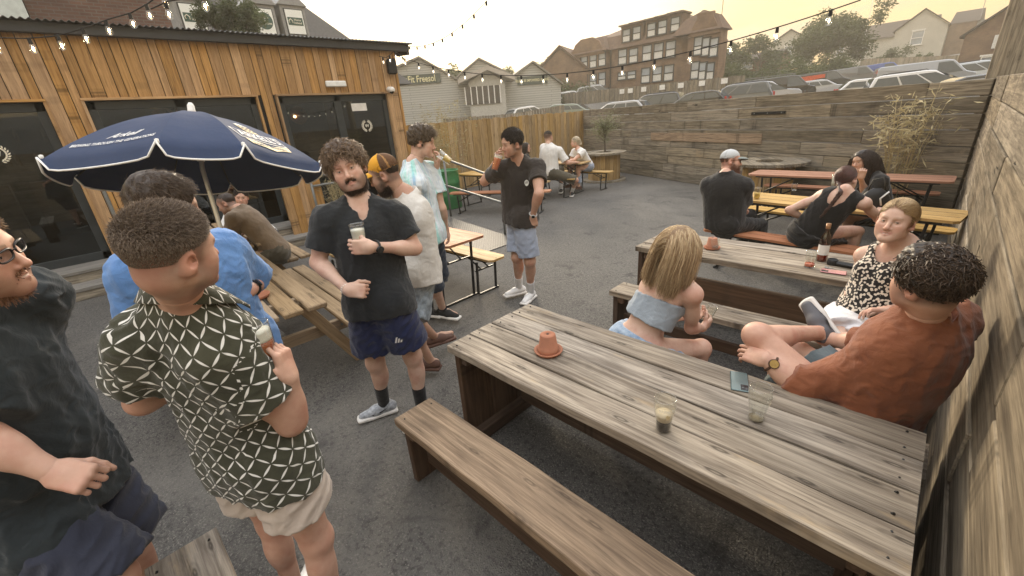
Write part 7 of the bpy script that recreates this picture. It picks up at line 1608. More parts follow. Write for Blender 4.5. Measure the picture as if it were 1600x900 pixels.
# ================= the people =================
JN={"curly":{"P":[-2.31,1.08,0.98],"N":[-2.389,1.119,1.524],"H":[-2.416,1.103,1.738],"SL":[-2.283,1.276,1.441],"SR":[-2.449,0.935,1.47],"EL":[-2.195,1.317,1.242],"ER":[-2.483,0.835,1.239],"WL":[-2.114,1.003,1.347],"WR":[-2.209,0.859,1.121],"HL":[-2.213,1.107,0.952],"HR":[-2.362,1.008,0.924],"KL":[-2.249,1.198,0.511],"KR":[-2.436,1.018,0.478],"AL":[-2.247,1.193,0.07],"AR":[-2.509,1.041,0.044]},"pattern":{"P":[-1.447,0.133,0.97],"N":[-1.356,0.104,1.561],"H":[-1.216,0.103,1.721],"SL":[-1.433,-0.016,1.459],"SR":[-1.283,0.118,1.395],"EL":[-1.575,-0.074,1.236],"ER":[-1.29,0.23,1.11],"WL":[-1.59,0.163,1.286],"WR":[-1.244,0.254,1.28],"HL":[-1.535,0.098,0.965],"HR":[-1.359,0.169,0.965],"KL":[-1.561,0.109,0.558],"KR":[-1.347,0.195,0.558],"AL":[-1.554,0.09,0.159],"AR":[-1.34,0.177,0.159]},"glasses":{"P":[-1.949,-0.422,0.95],"N":[-1.843,-0.372,1.574],"H":[-1.641,-0.25,1.734],"SL":[-1.948,-0.226,1.529],"SR":[-1.777,-0.391,1.382],"EL":[-2.157,-0.317,1.357],"ER":[-1.699,-0.419,1.268],"WL":[-2.063,-0.531,1.255],"WR":[-1.591,-0.305,1.119],"HL":[-2.007,-0.341,0.945],"HR":[-1.89,-0.502,0.945],"KL":[-2.003,-0.311,0.516],"KR":[-1.685,-0.339,0.604],"AL":[-2.02,-0.323,0.097],"AR":[-1.702,-0.351,0.185]},"blue":{"P":[-2.342,0.254,1.0],"N":[-2.264,0.231,1.503],"H":[-2.212,0.224,1.706],"SL":[-2.36,0.385,1.454],"SR":[-2.291,0.052,1.451],"EL":[-2.498,0.501,1.226],"ER":[-2.291,-0.005,1.166],"WL":[-2.254,0.421,1.267],"WR":[-2.288,0.259,1.257],"HL":[-2.342,0.355,0.995],"HR":[-2.342,0.152,0.995],"KL":[-2.32,0.377,0.557],"KR":[-2.32,0.13,0.557],"AL":[-2.342,0.377,0.13],"AR":[-2.342,0.13,0.13]},"green":{"P":[-7.2,0.4,0.56],"N":[-7.2,0.4,1.035],"H":[-7.202,0.447,1.224],"SL":[-7.37,0.394,0.992],"SR":[-7.03,0.406,0.992],"EL":[-7.423,0.392,0.727],"ER":[-6.977,0.408,0.727],"WL":[-7.427,0.5,0.51],"WR":[-6.98,0.516,0.51],"HL":[-7.295,0.397,0.555],"HR":[-7.105,0.403,0.555],"KL":[-7.35,0.801,0.555],"KR":[-7.079,0.811,0.555],"AL":[-7.349,0.782,0.157],"AR":[-7.078,0.791,0.157]},"navy":{"P":[-6.3,0.5,0.56],"N":[-6.25,0.751,1.012],"H":[-6.25,0.803,1.219],"SL":[-6.436,0.751,0.966],"SR":[-6.063,0.751,0.966],"EL":[-6.464,0.946,0.744],"ER":[-6.035,0.946,0.744],"WL":[-6.359,1.183,0.796],"WR":[-6.141,1.183,0.796],"HL":[-6.404,0.5,0.555],"HR":[-6.196,0.5,0.555],"KL":[-6.448,0.945,0.555],"KR":[-6.152,0.945,0.555],"AL":[-6.448,0.923,0.119],"AR":[-6.152,0.923,0.119]},"brown_tee":{"P":[-5.85,1.52,0.56],"N":[-5.978,1.286,1.116],"H":[-6.15,1.195,1.213],"SL":[-5.847,1.153,1.056],"SR":[-6.15,1.366,1.068],"EL":[-6.023,1.105,0.815],"ER":[-6.254,1.215,0.828],"WL":[-6.236,1.249,0.732],"WR":[-6.107,0.99,0.856],"HL":[-5.754,1.475,0.555],"HR":[-5.946,1.565,0.555],"KL":[-5.905,1.045,0.555],"KR":[-6.179,1.173,0.555],"AL":[-5.895,1.065,0.11],"AR":[-6.169,1.193,0.11]},"white_tee":{"P":[-7.1,1.75,0.56],"N":[-7.001,1.47,0.962],"H":[-7.003,1.561,1.164],"SL":[-6.832,1.531,0.917],"SR":[-7.17,1.408,0.917],"EL":[-6.748,1.381,0.69],"ER":[-7.138,1.239,0.69],"WL":[-6.8,1.133,0.717],"WR":[-6.938,1.083,0.717],"HL":[-7.006,1.784,0.555],"HR":[-7.194,1.716,0.555],"KL":[-6.82,1.397,0.555],"KR":[-7.088,1.299,0.555],"AL":[-6.827,1.416,0.136],"AR":[-7.095,1.319,0.136]},"cap":{"P":[-2.62,1.554,0.95],"N":[-2.668,1.606,1.46],"H":[-2.744,1.504,1.641],"SL":[-2.545,1.584,1.316],"SR":[-2.844,1.573,1.396],"EL":[-2.674,1.639,1.058],"ER":[-3.063,1.579,1.2],"WL":[-2.816,1.651,0.837],"WR":[-2.982,1.545,1.448],"HL":[-2.576,1.46,0.945],"HR":[-2.663,1.647,0.945],"KL":[-2.685,1.515,0.519],"KR":[-2.582,1.395,0.546],"AL":[-2.859,1.759,0.208],"AR":[-2.645,1.555,0.149]},"striped":{"P":[-3.307,2.156,1.0],"N":[-3.375,2.149,1.584],"H":[-3.319,2.246,1.793],"SL":[-3.402,2.34,1.524],"SR":[-3.248,2.079,1.444],"EL":[-3.315,2.351,1.185],"ER":[-3.413,2.219,1.221],"WL":[-3.417,2.443,0.943],"WR":[-3.345,2.371,1.556],"HL":[-3.377,2.24,0.995],"HR":[-3.237,2.073,0.995],"KL":[-3.374,2.272,0.527],"KR":[-3.204,2.07,0.527],"AL":[-3.583,2.161,0.135],"AR":[-3.38,2.238,0.139]},"dark_tee":{"P":[-3.037,3.138,0.98],"N":[-2.99,3.112,1.517],"H":[-2.954,3.005,1.708],"SL":[-2.823,3.207,1.46],"SR":[-3.12,2.966,1.465],"EL":[-2.68,3.044,1.241],"ER":[-3.394,2.998,1.329],"WL":[-2.812,3.081,1.002],"WR":[-3.233,3.049,1.546],"HL":[-2.945,3.081,0.975],"HR":[-3.128,3.196,0.975],"KL":[-2.88,3.076,0.515],"KR":[-3.054,3.063,0.53],"AL":[-3.002,3.186,0.092],"AR":[-3.181,3.187,0.113]},"far_white":{"P":[-6.75,8.15,0.6],"N":[-6.804,8.16,1.219],"H":[-6.874,8.256,1.415],"SL":[-6.998,8.212,1.168],"SR":[-6.598,8.308,1.085],"EL":[-7.059,8.228,0.855],"ER":[-6.437,8.391,0.796],"WL":[-7.026,8.352,0.6],"WR":[-6.376,8.67,0.778],"HL":[-6.858,8.179,0.594],"HR":[-6.642,8.121,0.594],"KL":[-6.827,8.66,0.594],"KR":[-6.195,8.413,0.394],"AL":[-6.833,8.637,0.125],"AR":[-6.376,8.489,-0.033]},"blouse":{"P":[-6.55,9.4,0.6],"N":[-6.611,9.105,1.018],"H":[-6.681,9.07,1.222],"SL":[-6.437,9.042,0.972],"SR":[-6.785,9.168,0.972],"EL":[-6.538,8.812,0.819],"ER":[-6.872,9.086,0.704],"WL":[-6.558,8.55,0.82],"WR":[-6.887,8.825,0.729],"HL":[-6.453,9.365,0.595],"HR":[-6.647,9.435,0.595],"KL":[-6.52,8.927,0.595],"KR":[-6.877,9.057,0.595],"AL":[-6.513,8.947,0.163],"AR":[-6.869,9.077,0.163]},"hidden":{"P":[-7.35,7.9,0.56],"N":[-7.35,7.9,1.025],"H":[-7.327,7.94,1.21],"SL":[-7.495,7.983,0.983],"SR":[-7.205,7.817,0.983],"EL":[-7.54,8.009,0.723],"ER":[-7.16,7.791,0.723],"WL":[-7.487,8.101,0.511],"WR":[-7.107,7.882,0.511],"HL":[-7.43,7.946,0.555],"HR":[-7.27,7.854,0.555],"KL":[-7.302,8.325,0.555],"KR":[-7.006,8.154,0.555],"AL":[-7.312,8.308,0.165],"AR":[-7.015,8.137,0.165]},"greycap":{"P":[-1.72,5.32,0.57],"N":[-1.762,5.303,1.103],"H":[-1.767,5.45,1.266],"SL":[-1.93,5.294,0.999],"SR":[-1.554,5.344,0.997],"EL":[-1.896,5.38,0.709],"ER":[-1.568,5.479,0.724],"WL":[-1.641,5.477,0.709],"WR":[-1.636,5.671,0.542],"HL":[-1.802,5.389,0.565],"HR":[-1.638,5.251,0.565],"KL":[-1.581,5.792,0.565],"KR":[-1.411,5.645,0.493],"AL":[-1.595,5.775,0.116],"AR":[-1.425,5.628,0.044]},"braid":{"P":[-0.83,5.28,0.56],"N":[-0.623,5.206,1.009],"H":[-0.638,5.379,1.118],"SL":[-0.788,5.273,0.961],"SR":[-0.438,5.205,0.924],"EL":[-1.041,5.189,0.809],"ER":[-0.316,5.392,0.747],"WL":[-0.882,5.338,0.676],"WR":[-0.327,5.645,0.775],"HL":[-0.928,5.297,0.555],"HR":[-0.732,5.263,0.555],"KL":[-0.938,5.727,0.555],"KR":[-0.475,5.608,0.555],"AL":[-0.942,5.707,0.136],"AR":[-0.479,5.587,0.136]},"longhair":{"P":[-0.4,6.62,0.56],"N":[-0.535,6.449,0.999],"H":[-0.655,6.457,1.161],"SL":[-0.434,6.305,0.955],"SR":[-0.636,6.593,0.955],"EL":[-0.538,6.197,0.72],"ER":[-0.547,6.37,0.813],"WL":[-0.783,6.16,0.747],"WR":[-0.608,6.225,1.007],"HL":[-0.344,6.54,0.555],"HR":[-0.456,6.7,0.555],"KL":[-0.635,6.235,0.555],"KR":[-0.842,6.531,0.555],"AL":[-0.618,6.247,0.144],"AR":[-0.825,6.543,0.144]},"blonde":{"P":[-1.12,2.14,0.55],"N":[-1.005,2.328,0.999],"H":[-0.951,2.278,1.19],"SL":[-1.144,2.315,0.878],"SR":[-0.851,2.252,0.929],"EL":[-1.164,2.374,0.6],"ER":[-0.876,2.352,0.663],"WL":[-0.995,2.564,0.623],"WR":[-0.888,2.584,0.559],"HL":[-1.219,2.154,0.545],"HR":[-1.021,2.126,0.545],"KL":[-1.202,2.584,0.545],"KR":[-0.861,2.512,0.442],"AL":[-1.205,2.563,0.126],"AR":[-0.863,2.491,0.023]},"floral":{"P":[-0.14,3.2,0.55],"N":[-0.056,3.335,1.04],"H":[-0.11,3.248,1.222],"SL":[0.097,3.225,1.042],"SR":[-0.214,3.385,0.95],"EL":[0.099,3.275,0.756],"ER":[-0.229,3.586,0.74],"WL":[-0.024,3.046,0.751],"WR":[-0.231,3.326,0.734],"HL":[-0.044,3.165,0.545],"HR":[-0.236,3.235,0.545],"KL":[-0.152,2.741,0.523],"KR":[-0.175,2.8,0.553],"AL":[-0.145,2.761,0.095],"AR":[-0.168,2.821,0.125]},"rust":{"P":[0.0,2.17,0.56],"N":[0.085,2.13,1.082],"H":[0.062,2.046,1.281],"SL":[0.004,2.04,0.905],"SR":[0.152,2.31,1.042],"EL":[-0.235,2.006,0.706],"ER":[-0.026,2.407,0.818],"WL":[-0.387,1.993,0.802],"WR":[-0.247,2.526,0.717],"HL":[-0.018,2.066,0.555],"HR":[0.018,2.274,0.555],"KL":[-0.463,2.111,0.85],"KR":[-0.386,2.455,0.662],"AL":[-0.264,2.499,0.763],"AR":[-0.43,2.462,0.219]}}
def A_(deg,z=0.): return (math.cos(R(deg)),math.sin(R(deg)),z)
SK=(.49,.30,.225); SKR=(.56,.34,.25); SKP=(.60,.41,.32); SKT=(.45,.28,.20)
def pat_lattice(t,base):
    g=t.attr('gc'); x,y,z=t.sep(t.map(g,(1,1,1),rot=(0,0,0))); cs=.043
    wob=t.noise(g,7,2); u=t.ma('ADD',t.ma('DIVIDE',t.ma('ADD',x,y),cs*1.4142),t.ma('MULTIPLY',wob,.25)); v=t.ma('ADD',t.ma('DIVIDE',t.ma('SUBTRACT',x,y),cs*1.4142),t.ma('MULTIPLY',wob,-.25))
    def leafs(u,v):
        du=t.ma('SUBTRACT',t.ma('FRACT',u),.5); dv=t.ma('SUBTRACT',t.ma('FRACT',t.ma('ADD',v,.5)),.5)
        e=t.ma('ADD',t.ma('POWER',t.ma('ABSOLUTE',t.ma('DIVIDE',du,.44)),2.),t.ma('ABSOLUTE',t.ma('DIVIDE',dv,.068))); return t.mr(e,1.04,.92)
    m=t.ma('MAXIMUM',leafs(u,v),leafs(v,u)); return t.mix(m,base,(.74,.73,.69))
def pat_stripe(t,base):
    g=t.attr('gc'); n=t.noise(t.map(g,(22,1.2,1)),1.6,4,.6,.4); m=t.noise(t.map(g,(9,2,1),(3,3,3)),1.4,3)
    c=t.mix(t.mr(n,.38,.5),(.30,.45,.60),(.62,.68,.72)); return t.mix(t.ma('MULTIPLY',t.mr(m,.5,.62),.75),c,(.27,.62,.56))
def pat_speck(t,base):
    P_=t.map(t.obj(),(1,1,1)); v=t.vor(P_,62,'SMOOTH_F1'); n=t.noise(P_,60,2); return t.mix(t.mr(t.ma('ADD',v,t.ma('MULTIPLY',n,.5)),.66,.60),base,(.68,.60,.50)) 
def pat_denim(t,base):
    P_=t.obj(); n=t.noise(P_,14,5,.7); return t.mix(t.mr(n,.4,.68),base,(.42,.50,.58))
C_BLACK=cloth('black_shirt_linen',(.022,.025,.028),(.014,.016,.018)); C_NAVY=cloth('navy_shorts',(.016,.024,.075),(.010,.015,.050),.5)
C_OLIVE=cloth('olive_leaf_print',(.066,.066,.042),(.046,.047,.030),pat=pat_lattice); C_STONE=cloth('stone_shorts',(.52,.44,.37),(.45,.38,.32))
C_CHAR=cloth('charcoal_tee',(.028,.036,.040),(.020,.026,.029)); C_SLATE=cloth('slate_navy_shorts',(.040,.045,.068),(.026,.030,.048))
C_BLUE=cloth('blue_linen',(.13,.27,.55),(.10,.215,.46),weave=500); C_DENIMD=cloth('dark_denim',(.030,.040,.060),(.022,.030,.045)); C_GREEN=cloth('green_jersey',(.035,.085,.035)); C_NJ=cloth('navy_jacket',(.022,.026,.036),(.016,.018,.025))
C_BRN=cloth('mushroom_tee',(.22,.165,.115),(.18,.135,.095)); C_WHT=cloth('white_cotton',(.68,.67,.65),(.60,.60,.59)); C_CREAM=cloth('cream_jacquard_shirt',(.62,.60,.56),(.53,.51,.47)); C_STR=cloth('pastel_striped_tee',(.5,.6,.7),pat=pat_stripe)
C_FADE=cloth('faded_denim',(.22,.26,.29),(.16,.19,.22),pat=pat_denim); C_DTEE=cloth('dark_brown_tee',(.040,.033,.028),(.030,.025,.022)); C_LBL=cloth('pale_blue_shorts',(.30,.34,.42),(.25,.29,.37)); C_KHA=cloth('dark_khaki',(.085,.075,.055)); C_BLK=cloth('black_cotton',(.020,.019,.018),(.014,.013,.013))
C_GREYB=cloth('grey_blue_top',(.30,.345,.39),(.25,.29,.33)); C_LDEN=cloth('light_denim',(.21,.31,.45),(.15,.23,.35),pat=pat_denim); C_FLO=cloth('speckled_black_top',(.020,.017,.016),(.014,.012,.012),pat=pat_speck); C_WSH=cloth('white_shorts_cotton',(.70,.69,.71),(.62,.61,.63)); C_RUST=cloth('rust_linen',(.235,.085,.040),(.185,.062,.030),weave=500); C_TEAL=cloth('grey_teal_shorts',(.14,.18,.19),(.11,.14,.15))
SOCKB=cloth('black_sock',(.012,.012,.014)); SOCKW=cloth('white_sock',(.70,.70,.70)); SHSIL=plain('silver_trainer_mesh',(.34,.36,.39),.5,var=.45,sc=45); SHWHT=plain('white_leather',(.74,.74,.73),.45); SHBLK=plain('black_canvas',(.02,.02,.02),.8); SANDL=plain('brown_leather_sandal',(.10,.05,.035),.7); BLKD=plain('watch_face_black',(.012,.013,.014),.15); GOLD=plain('gold_watch_face',(.75,.55,.22),.25,.8)
GRP='people standing and chatting in the yard'; GS='people seated at the tables'
# --- curly haired man
def ex(root,J,F,c,hs,s,B):
    watch(root,J,'L',s,(.72,-.69,.1),BLK,BLKD,.022)
    W_=J['W'+'R']; ax=nrm(W_-J['ER']); fr_=frame(ax); b=MB()
    for i in range(16):
        a=2*np.pi*i/16; b.lathe([(0,-.004),(.0045,0),(0,.004)],W_-ax*.012+(math.cos(a)*fr_[:,0]+math.sin(a)*fr_[:,1])*.031*s,6)
    b.build('beaded_bracelet',SIGNW,root)
    b=MB(); n0=J['N']; r,f,u=B; b.tube([n0+r*.05+f*.075-u*.01,n0+r*.02+f*.105-u*.075,n0+f*.112-u*.10,n0-r*.02+f*.105-u*.075,n0-r*.05+f*.075-u*.01],.0014,5); b.build('neck_chain',GALV,root)
HND_CL=dict(L=dict(d=(-.69,-.72,.06),pn=(-.70,.66,-.1),curl=(.55,.6,.62,.65),thumb=.35,spread=.02,tout=.5),R=dict(d=(.70,.66,-.15),pn=(-.66,.60,-.35),curl=1.35,thumb=.9,tout=.5))
root,J,L0=person('curly','curly haired bearded man in an open black shirt holding a foamy pint',GRP,
 dict(m=C_BLACK,e=.014,hem=-.10,sleeve=.66,fl=.016,neck=.066,vneck=.13,collar=1,fold=.006,hw=1.0,flare=1.02,name='black_shirt'),
 dict(m=C_NAVY,len=.70,fl=.045,fold=.008,waist=.10,stripes=('L',.46),sdir=(.72,-.69,.1)),dict(m=SHSIL,sock=SOCKB,sh=.17,kind='swoosh'),
 face=nrm(np.array([2.38,-1.09,.20])+np.array([-.69,-.72,0])*.35),roll=.20,near=1.6,res=.007,extra=ex,hands=HND_CL,
 o=dict(s=1.02,hs=1.10,skin=SKP,hair=(.085,.053,.032),hair2=(.27,.18,.105),hstyle='curly',thick=1.15,beard=.85,beardc=(.075,.045,.03),beard3=dict(len=.0065,c=np.array([.05,.03,.02]),n=1.3),brow=.9,toeL=(.35,-.9,0),toeR=(-.35,-.93,0),bulk=1.03,gaze=(.08,0,.02),seed=4))
def pint(L0,J,q,d,pn,s,label,levels,h=.15,rot=None,r0=.031,r1=.042,off=(0,0,0)):
    d=nrm(d);pn=nrm(np.array(pn)-d*(np.array(pn)@d)); g_=J['W'+q]+L0+d*.072*s+pn*.052*s; ax=nrm(np.cross(d,pn)*(-1 if q=='L' else 1)) if rot is None else nrm(rot)
    o_=glass('pint_glass',g_-ax*h*.45+np.array(off),label,h,r0,r1,levels); o_.rotation_euler=Matrix(frame(ax).tolist()).to_euler(); return o_
pint(L0,J,'L',HND_CL['L']['d'],HND_CL['L']['pn'],1.02,'pint with thick white foam held by the curly haired man',[(.075,plain('red_ale',(.16,.03,.01),.08),'dark_ale'),(.130,WFOAM,'foam')],rot=(0,0,1),h=.16,off=(0,0,.035))
# --- man in the leaf print shirt
def ex(root,J,F,c,hs,s,B):
    r,f,u=B
HB_=dict(R=dict(d=(-.22,.05,.97),pn=(-.69,-.60,.15),curl=(.55,.6,.65,.7),thumb=.3,tout=.6),L=dict(curl=.7))
root,J,L0=person('pattern','man seen from behind in an olive shirt with white leaf lattice and pale shorts',GRP,
 dict(m=C_OLIVE,e=.012,hem=-.07,sleeve=.56,fl=.024,neck=.072,collar=1,fold=.007,hw=.98,flare=1.02,name='leaf_print_shirt'),
 dict(m=C_STONE,len=.55,fl=.035,fold=.007,waist=.1),dict(m=SHWHT,sock=SOCKW,sh=.05),
 face=A_(112,-.02),near=1.8,res=.006,hands=HB_,extra=ex,o=dict(s=.88,hs=.98,skin=SKR,hair=(.095,.072,.056),hair2=(.30,.235,.18),hstyle='fade',thick=1.15,beard=.5,bulk=.93,arm=1.12,leg=1.05,neckr=.062,toeL=(-.75,.65,0),toeR=(-.6,.8,0),comb=(.3,.3,.3),seed=9,jaw=1.05))
pint(L0,J,'R',HB_['R']['d'],HB_['R']['pn'],1.04,'nearly full pale beer glass held by the man in the leaf print shirt',[(.10,AMBER,'beer'),(.132,WFOAM,'foam')],rot=(-.1,-.05,1),h=.155,off=(.012,.0,.028))
# --- man with glasses at the left edge
def ex(root,J,F,c,hs,s,B):
    r,f,u=B; V,F_=text_mesh('BREW CREW',.035,True); 
HG=dict(R=dict(d=(.70,.62,-.30),pn=(-.5,.3,-.8),curl=1.1,thumb=.9,tout=.35),L=dict(curl=.6))
person('glasses','smiling bearded man with dark rimmed glasses in a charcoal tee at the left edge',GRP,
 dict(m=C_CHAR,e=.018,hem=-.10,sleeve=.72,fl=.022,neck=.066,fold=.010,hw=1.10,flare=1.04,name='charcoal_tee'),
 dict(m=C_SLATE,len=.98,fl=.045,fold=.012,waist=.10),dict(m=SHBLK,kind='canvas'),face=A_(66,-.03),near=1.5,res=.007,hands=HG,
 o=dict(s=1.0,hs=.96,skin=SKR,hair=(.13,.075,.04),hair2=(.32,.20,.11),hstyle='messy',thick=.55,comb=(.0,.9,-.1),beard=.75,beardc=(.20,.10,.055),beard3=dict(len=.008,c=np.array([.22,.11,.06]),n=.7),smile=1.,belly=.8,bulk=1.08,arm=1.1,specs=dict(c=(.015,.012,.012),th=.0026,r=(.025,.014)),toe=(.75,.6,0),jaw=1.1,fat=.6,seed=3))
# --- man in the blue linen shirt
HBL=dict(L=dict(d=(-.2,-.95,.0),pn=(-.7,.1,-.6),curl=(.5,.6,.7,.8),thumb=.4),R=dict(d=(.2,.95,.1),pn=(-.6,0,-.5),curl=.6))
def ex(root,J,F,c,hs,s,B): watch(root,J,'L',s,(.9,0,.3),BLK,BLKD)
person('blue','dark haired man in a bright blue linen shirt behind the leaf print shirt',GRP,
 dict(m=C_BLUE,e=.022,hem=-.12,sleeve=.9,fl=.02,neck=.07,collar=1,vneck=.10,fold=.007,hw=1.0,name='blue_linen_shirt'),dict(m=C_DENIMD,len=1.85,fl=.02),dict(m=SHBLK),
 face=A_(84,-.15),near=.8,hands=HBL,extra=ex,o=dict(s=1.04,hs=1.0,skin=SK,hair=(.050,.034,.024),hair2=(.13,.09,.06),hstyle='short',thick=1.5,beard=.4,bulk=1.05,arm=1.05,toe=(.9,.3,0),seed=11))
# --- seated people by the pub
person('green','man in a dark green top seated beyond the blue shirt, mostly hidden',GS,dict(m=C_GREEN,e=.02,hem=-.02,seated=1,sleeve=1.9,fold=.009,name='green_top'),dict(m=C_DENIMD,len=1.85),dict(m=SHBLK),face=A_(110),near=.35,res=.010,o=dict(s=.97,skin=SK,hair=(.03,.022,.018),hstyle='short',thick=1.3,toe=(0,1,0)))
person('navy','person in a dark navy jacket seated behind the parasol pole',GS,dict(m=C_NJ,e=.035,hem=-.03,seated=1,sleeve=1.92,fold=.010,name='navy_jacket'),dict(m=C_DENIMD,len=1.85),dict(m=SHBLK),face=A_(150,-.2),near=.35,res=.010,o=dict(s=1.06,skin=SK,hair=(.03,.022,.018),hstyle='short',bulk=1.1,toe=(0,1,0)))
person('brown_tee','man in a brown tee leaning his arms on the picnic table with a shaved head',GS,dict(m=C_BRN,e=.016,hem=-.04,seated=1,sleeve=.78,fl=.018,fold=.004,name='brown_tee'),dict(m=C_KHA,len=.95,fl=.02),dict(m=SHWHT),face=A_(238,-.35),near=.45,res=.009,o=dict(s=1.03,skin=SKT,hair=(.045,.03,.022),hstyle='buzz',beard=.4,toe=(0,-1,0)),hands=dict(L=dict(curl=.7),R=dict(curl=.7)))
person('white_tee','man in a white tee with sunglasses on his head behind the man in brown',GS,dict(m=C_WHT,e=.018,hem=-.02,seated=1,sleeve=.7,fl=.018,fold=.004,name='white_tee'),dict(m=C_DENIMD,len=1.85),dict(m=SHWHT),face=A_(-18,-.05),near=.4,res=.010,o=dict(s=1.02,skin=SKR,hair=(.03,.022,.017),hstyle='short',beard=.35,specs=dict(c=(.02,.02,.02),up=.075,lens=BLKD,r=(.027,.019),th=.003),toe=(.5,-.85,0)))
# --- man in the yellow cap
HC=dict(R=dict(d=(.25,.1,.95),pn=(.5,-.5,.1),curl=(.7,.75,.8,.85),thumb=.4),L=dict(curl=.5))
def ex(root,J,F,c,hs,s,B):
    watch(root,J,'L',s,(.6,-.75,.1),GALV,BLKD,.018)
    b=MB(); M_=F; b.box(c+F@(np.array([.0,.105,-.055])*hs),(.012,.012,.012),None,.002)
r0,J,L0=person('cap','bearded man in a yellow and brown trucker cap and cream shirt holding a phone',GRP,dict(m=C_CREAM,e=.014,hem=-.10,sleeve=.66,fl=.022,neck=.066,collar=1,fold=.005,hw=1.0,name='cream_shirt'),dict(m=C_FADE,len=.86,fl=.035,fold=.007),dict(m=SANDL,kind='sandal',sole=SANDL),face=A_(226,-.30),near=1.1,hands=HC,extra=ex,
 o=dict(s=1.0,hs=1.03,skin=SKT,hair=(.030,.020,.015),hair2=(.07,.05,.035),hstyle='buzz',beard=.95,beard3=dict(len=.013,c=np.array([.04,.027,.02]),n=1.),specs=dict(c=(.45,.30,.12),th=.0015,r=(.024,.018)),cap=dict(c=(.66,.33,.035),c2=(.12,.065,.035),c3=(.36,.20,.08),cp=(.68,.36,.04),split=-.02,logo=1),toe=(-.80,-.55,0),toeL=(.25,.95,0),bulk=1.05,arm=1.05,fat=.3))
q_=L0+J['H']+np.array([-.115,-.05,-.075]); ph=empty('smartphone',q_,0,'black phone in the hand of the man in the yellow cap','phone'); b=MB(); b.box((0,0,0),(.075,.010,.15),rotm(R(10),R(-25),R(45)),.004); b.build('phone_body',BLK,ph)
# --- man in the striped tee
HS=dict(R=dict(d=(.30,.40,.85),pn=(-.69,-.70,.1),curl=(.55,.6,.65,.7),thumb=.35,tout=.6),L=dict(d=(.0,.25,-1),pn=(-.5,-.5,0),curl=.4))
root,J,L0=person('striped','tall brown haired man in a pastel blue striped tee drinking from a tilted glass',GRP,dict(m=C_STR,e=.020,hem=-.09,sleeve=.60,fl=.022,neck=.066,fold=.006,hw=.97,flare=1.0,name='striped_tee'),dict(m=C_DENIMD,len=1.08,fl=.02,fold=.006),dict(m=SHBLK,sock=SOCKB,sh=.04,kind='canvas'),face=A_(48,-.20),near=1.0,hands=HS,
 o=dict(s=1.03,hs=1.0,skin=SKP,hair=(.070,.048,.030),hair2=(.20,.145,.085),hstyle='messy',thick=1.15,comb=(.0,.9,-.3),toe=(.9,.3,0),bulk=.94,arm=.95,seed=6))
FRt=nrm(np.array(A_(48,-.20))); mouth=L0+J['H']+FRt*.100*1.09-np.array([0,0,.070*1.09]); ax_=nrm(np.array([-.62,-.6,.75]))
o_=glass('pint_glass',mouth+FRt*.022-ax_*.135,'tilted glass of golden lager at the lips of the man in stripes',.135,.029,.040,[(.075,LAGER,'lager')]); o_.rotation_euler=Matrix(frame(ax_).tolist()).to_euler()
# --- man in the dark brown tee
HK=dict(R=dict(d=(.60,-.60,.45),pn=(.69,.72,.0),curl=(.5,.55,.6,.62),thumb=.3,tout=.6),L=dict(d=(.05,.15,-1),pn=(-.6,.3,0),curl=.5))
def ex(root,J,F,c,hs,s,B):
    watch(root,J,'L',s,(.7,-.6,.1),plain('pale_strap',(.5,.5,.5),.5),BLKD)
    r,f,u=B; p=J['N']+(J['P']-J['N'])*.30-r*.085+f*.140; b=MB(); n_=18; pts=[]
    for i in range(n_):
        a=2*np.pi*i/n_; x=.021*math.sin(a); y=.026*math.cos(a)*(1.35 if math.cos(a)<0 else 1)-.003; pts.append(p+r*x+u*y)
    b.add(pts,[tuple(range(n_))]); e_=b.build('chest_emblem',SIGNW,root); b=MB(); b.add([p+f*.002+r*x+u*y for x,y in((-.008,-.012),(-.008,.014),(-.002,.014),(-.002,-.012))],[(0,1,2,3)]); b.add([p+f*.002+r*x+u*y for x,y in((.004,-.016),(.004,.008),(.010,.008),(.010,-.016))],[(0,1,2,3)]); b.build('emblem_mark',C_BLK,e_)
root,J,L0=person('dark_tee','short haired man in a dark brown tee and pale blue shorts drinking an amber pint',GRP,dict(m=C_DTEE,e=.010,hem=-.06,sleeve=.52,fl=.016,neck=.062,fold=.006,hw=1.0,flare=1.04,name='dark_tee'),dict(m=C_LBL,len=.88,fl=.022,fold=.005),dict(m=SHWHT,sock=SOCKW,sh=.16,kind='trainer'),face=A_(252,-.12),near=1.0,hands=HK,extra=ex,
 o=dict(s=1.02,hs=.99,skin=(.46,.28,.20),hair=(.020,.015,.012),hair2=(.06,.045,.035),hstyle='short',thick=1.1,comb=(.1,.5,.2),beard=.25,toeL=(.25,-.95,0),toeR=(-.35,-.9,0),bulk=1.0,arm=1.02,seed=8))
FRt=nrm(np.array(A_(252,-.12))); mouth=L0+J['H']+FRt*.100*1.06-np.array([0,0,.070*1.06]); ax_=nrm(np.array([.18,.35,.95]))
o_=glass('pint_glass',mouth+FRt*.030-ax_*.150+np.array([-.01,-.01,0]),'amber pint raised to the mouth of the man in dark brown',.15,.031,.042,[(.12,plain('amber_beer',(.50,.12,.04),.06),'amber_beer'),(.135,WFOAM,'foam')]); o_.rotation_euler=Matrix(frame(ax_).tolist()).to_euler()
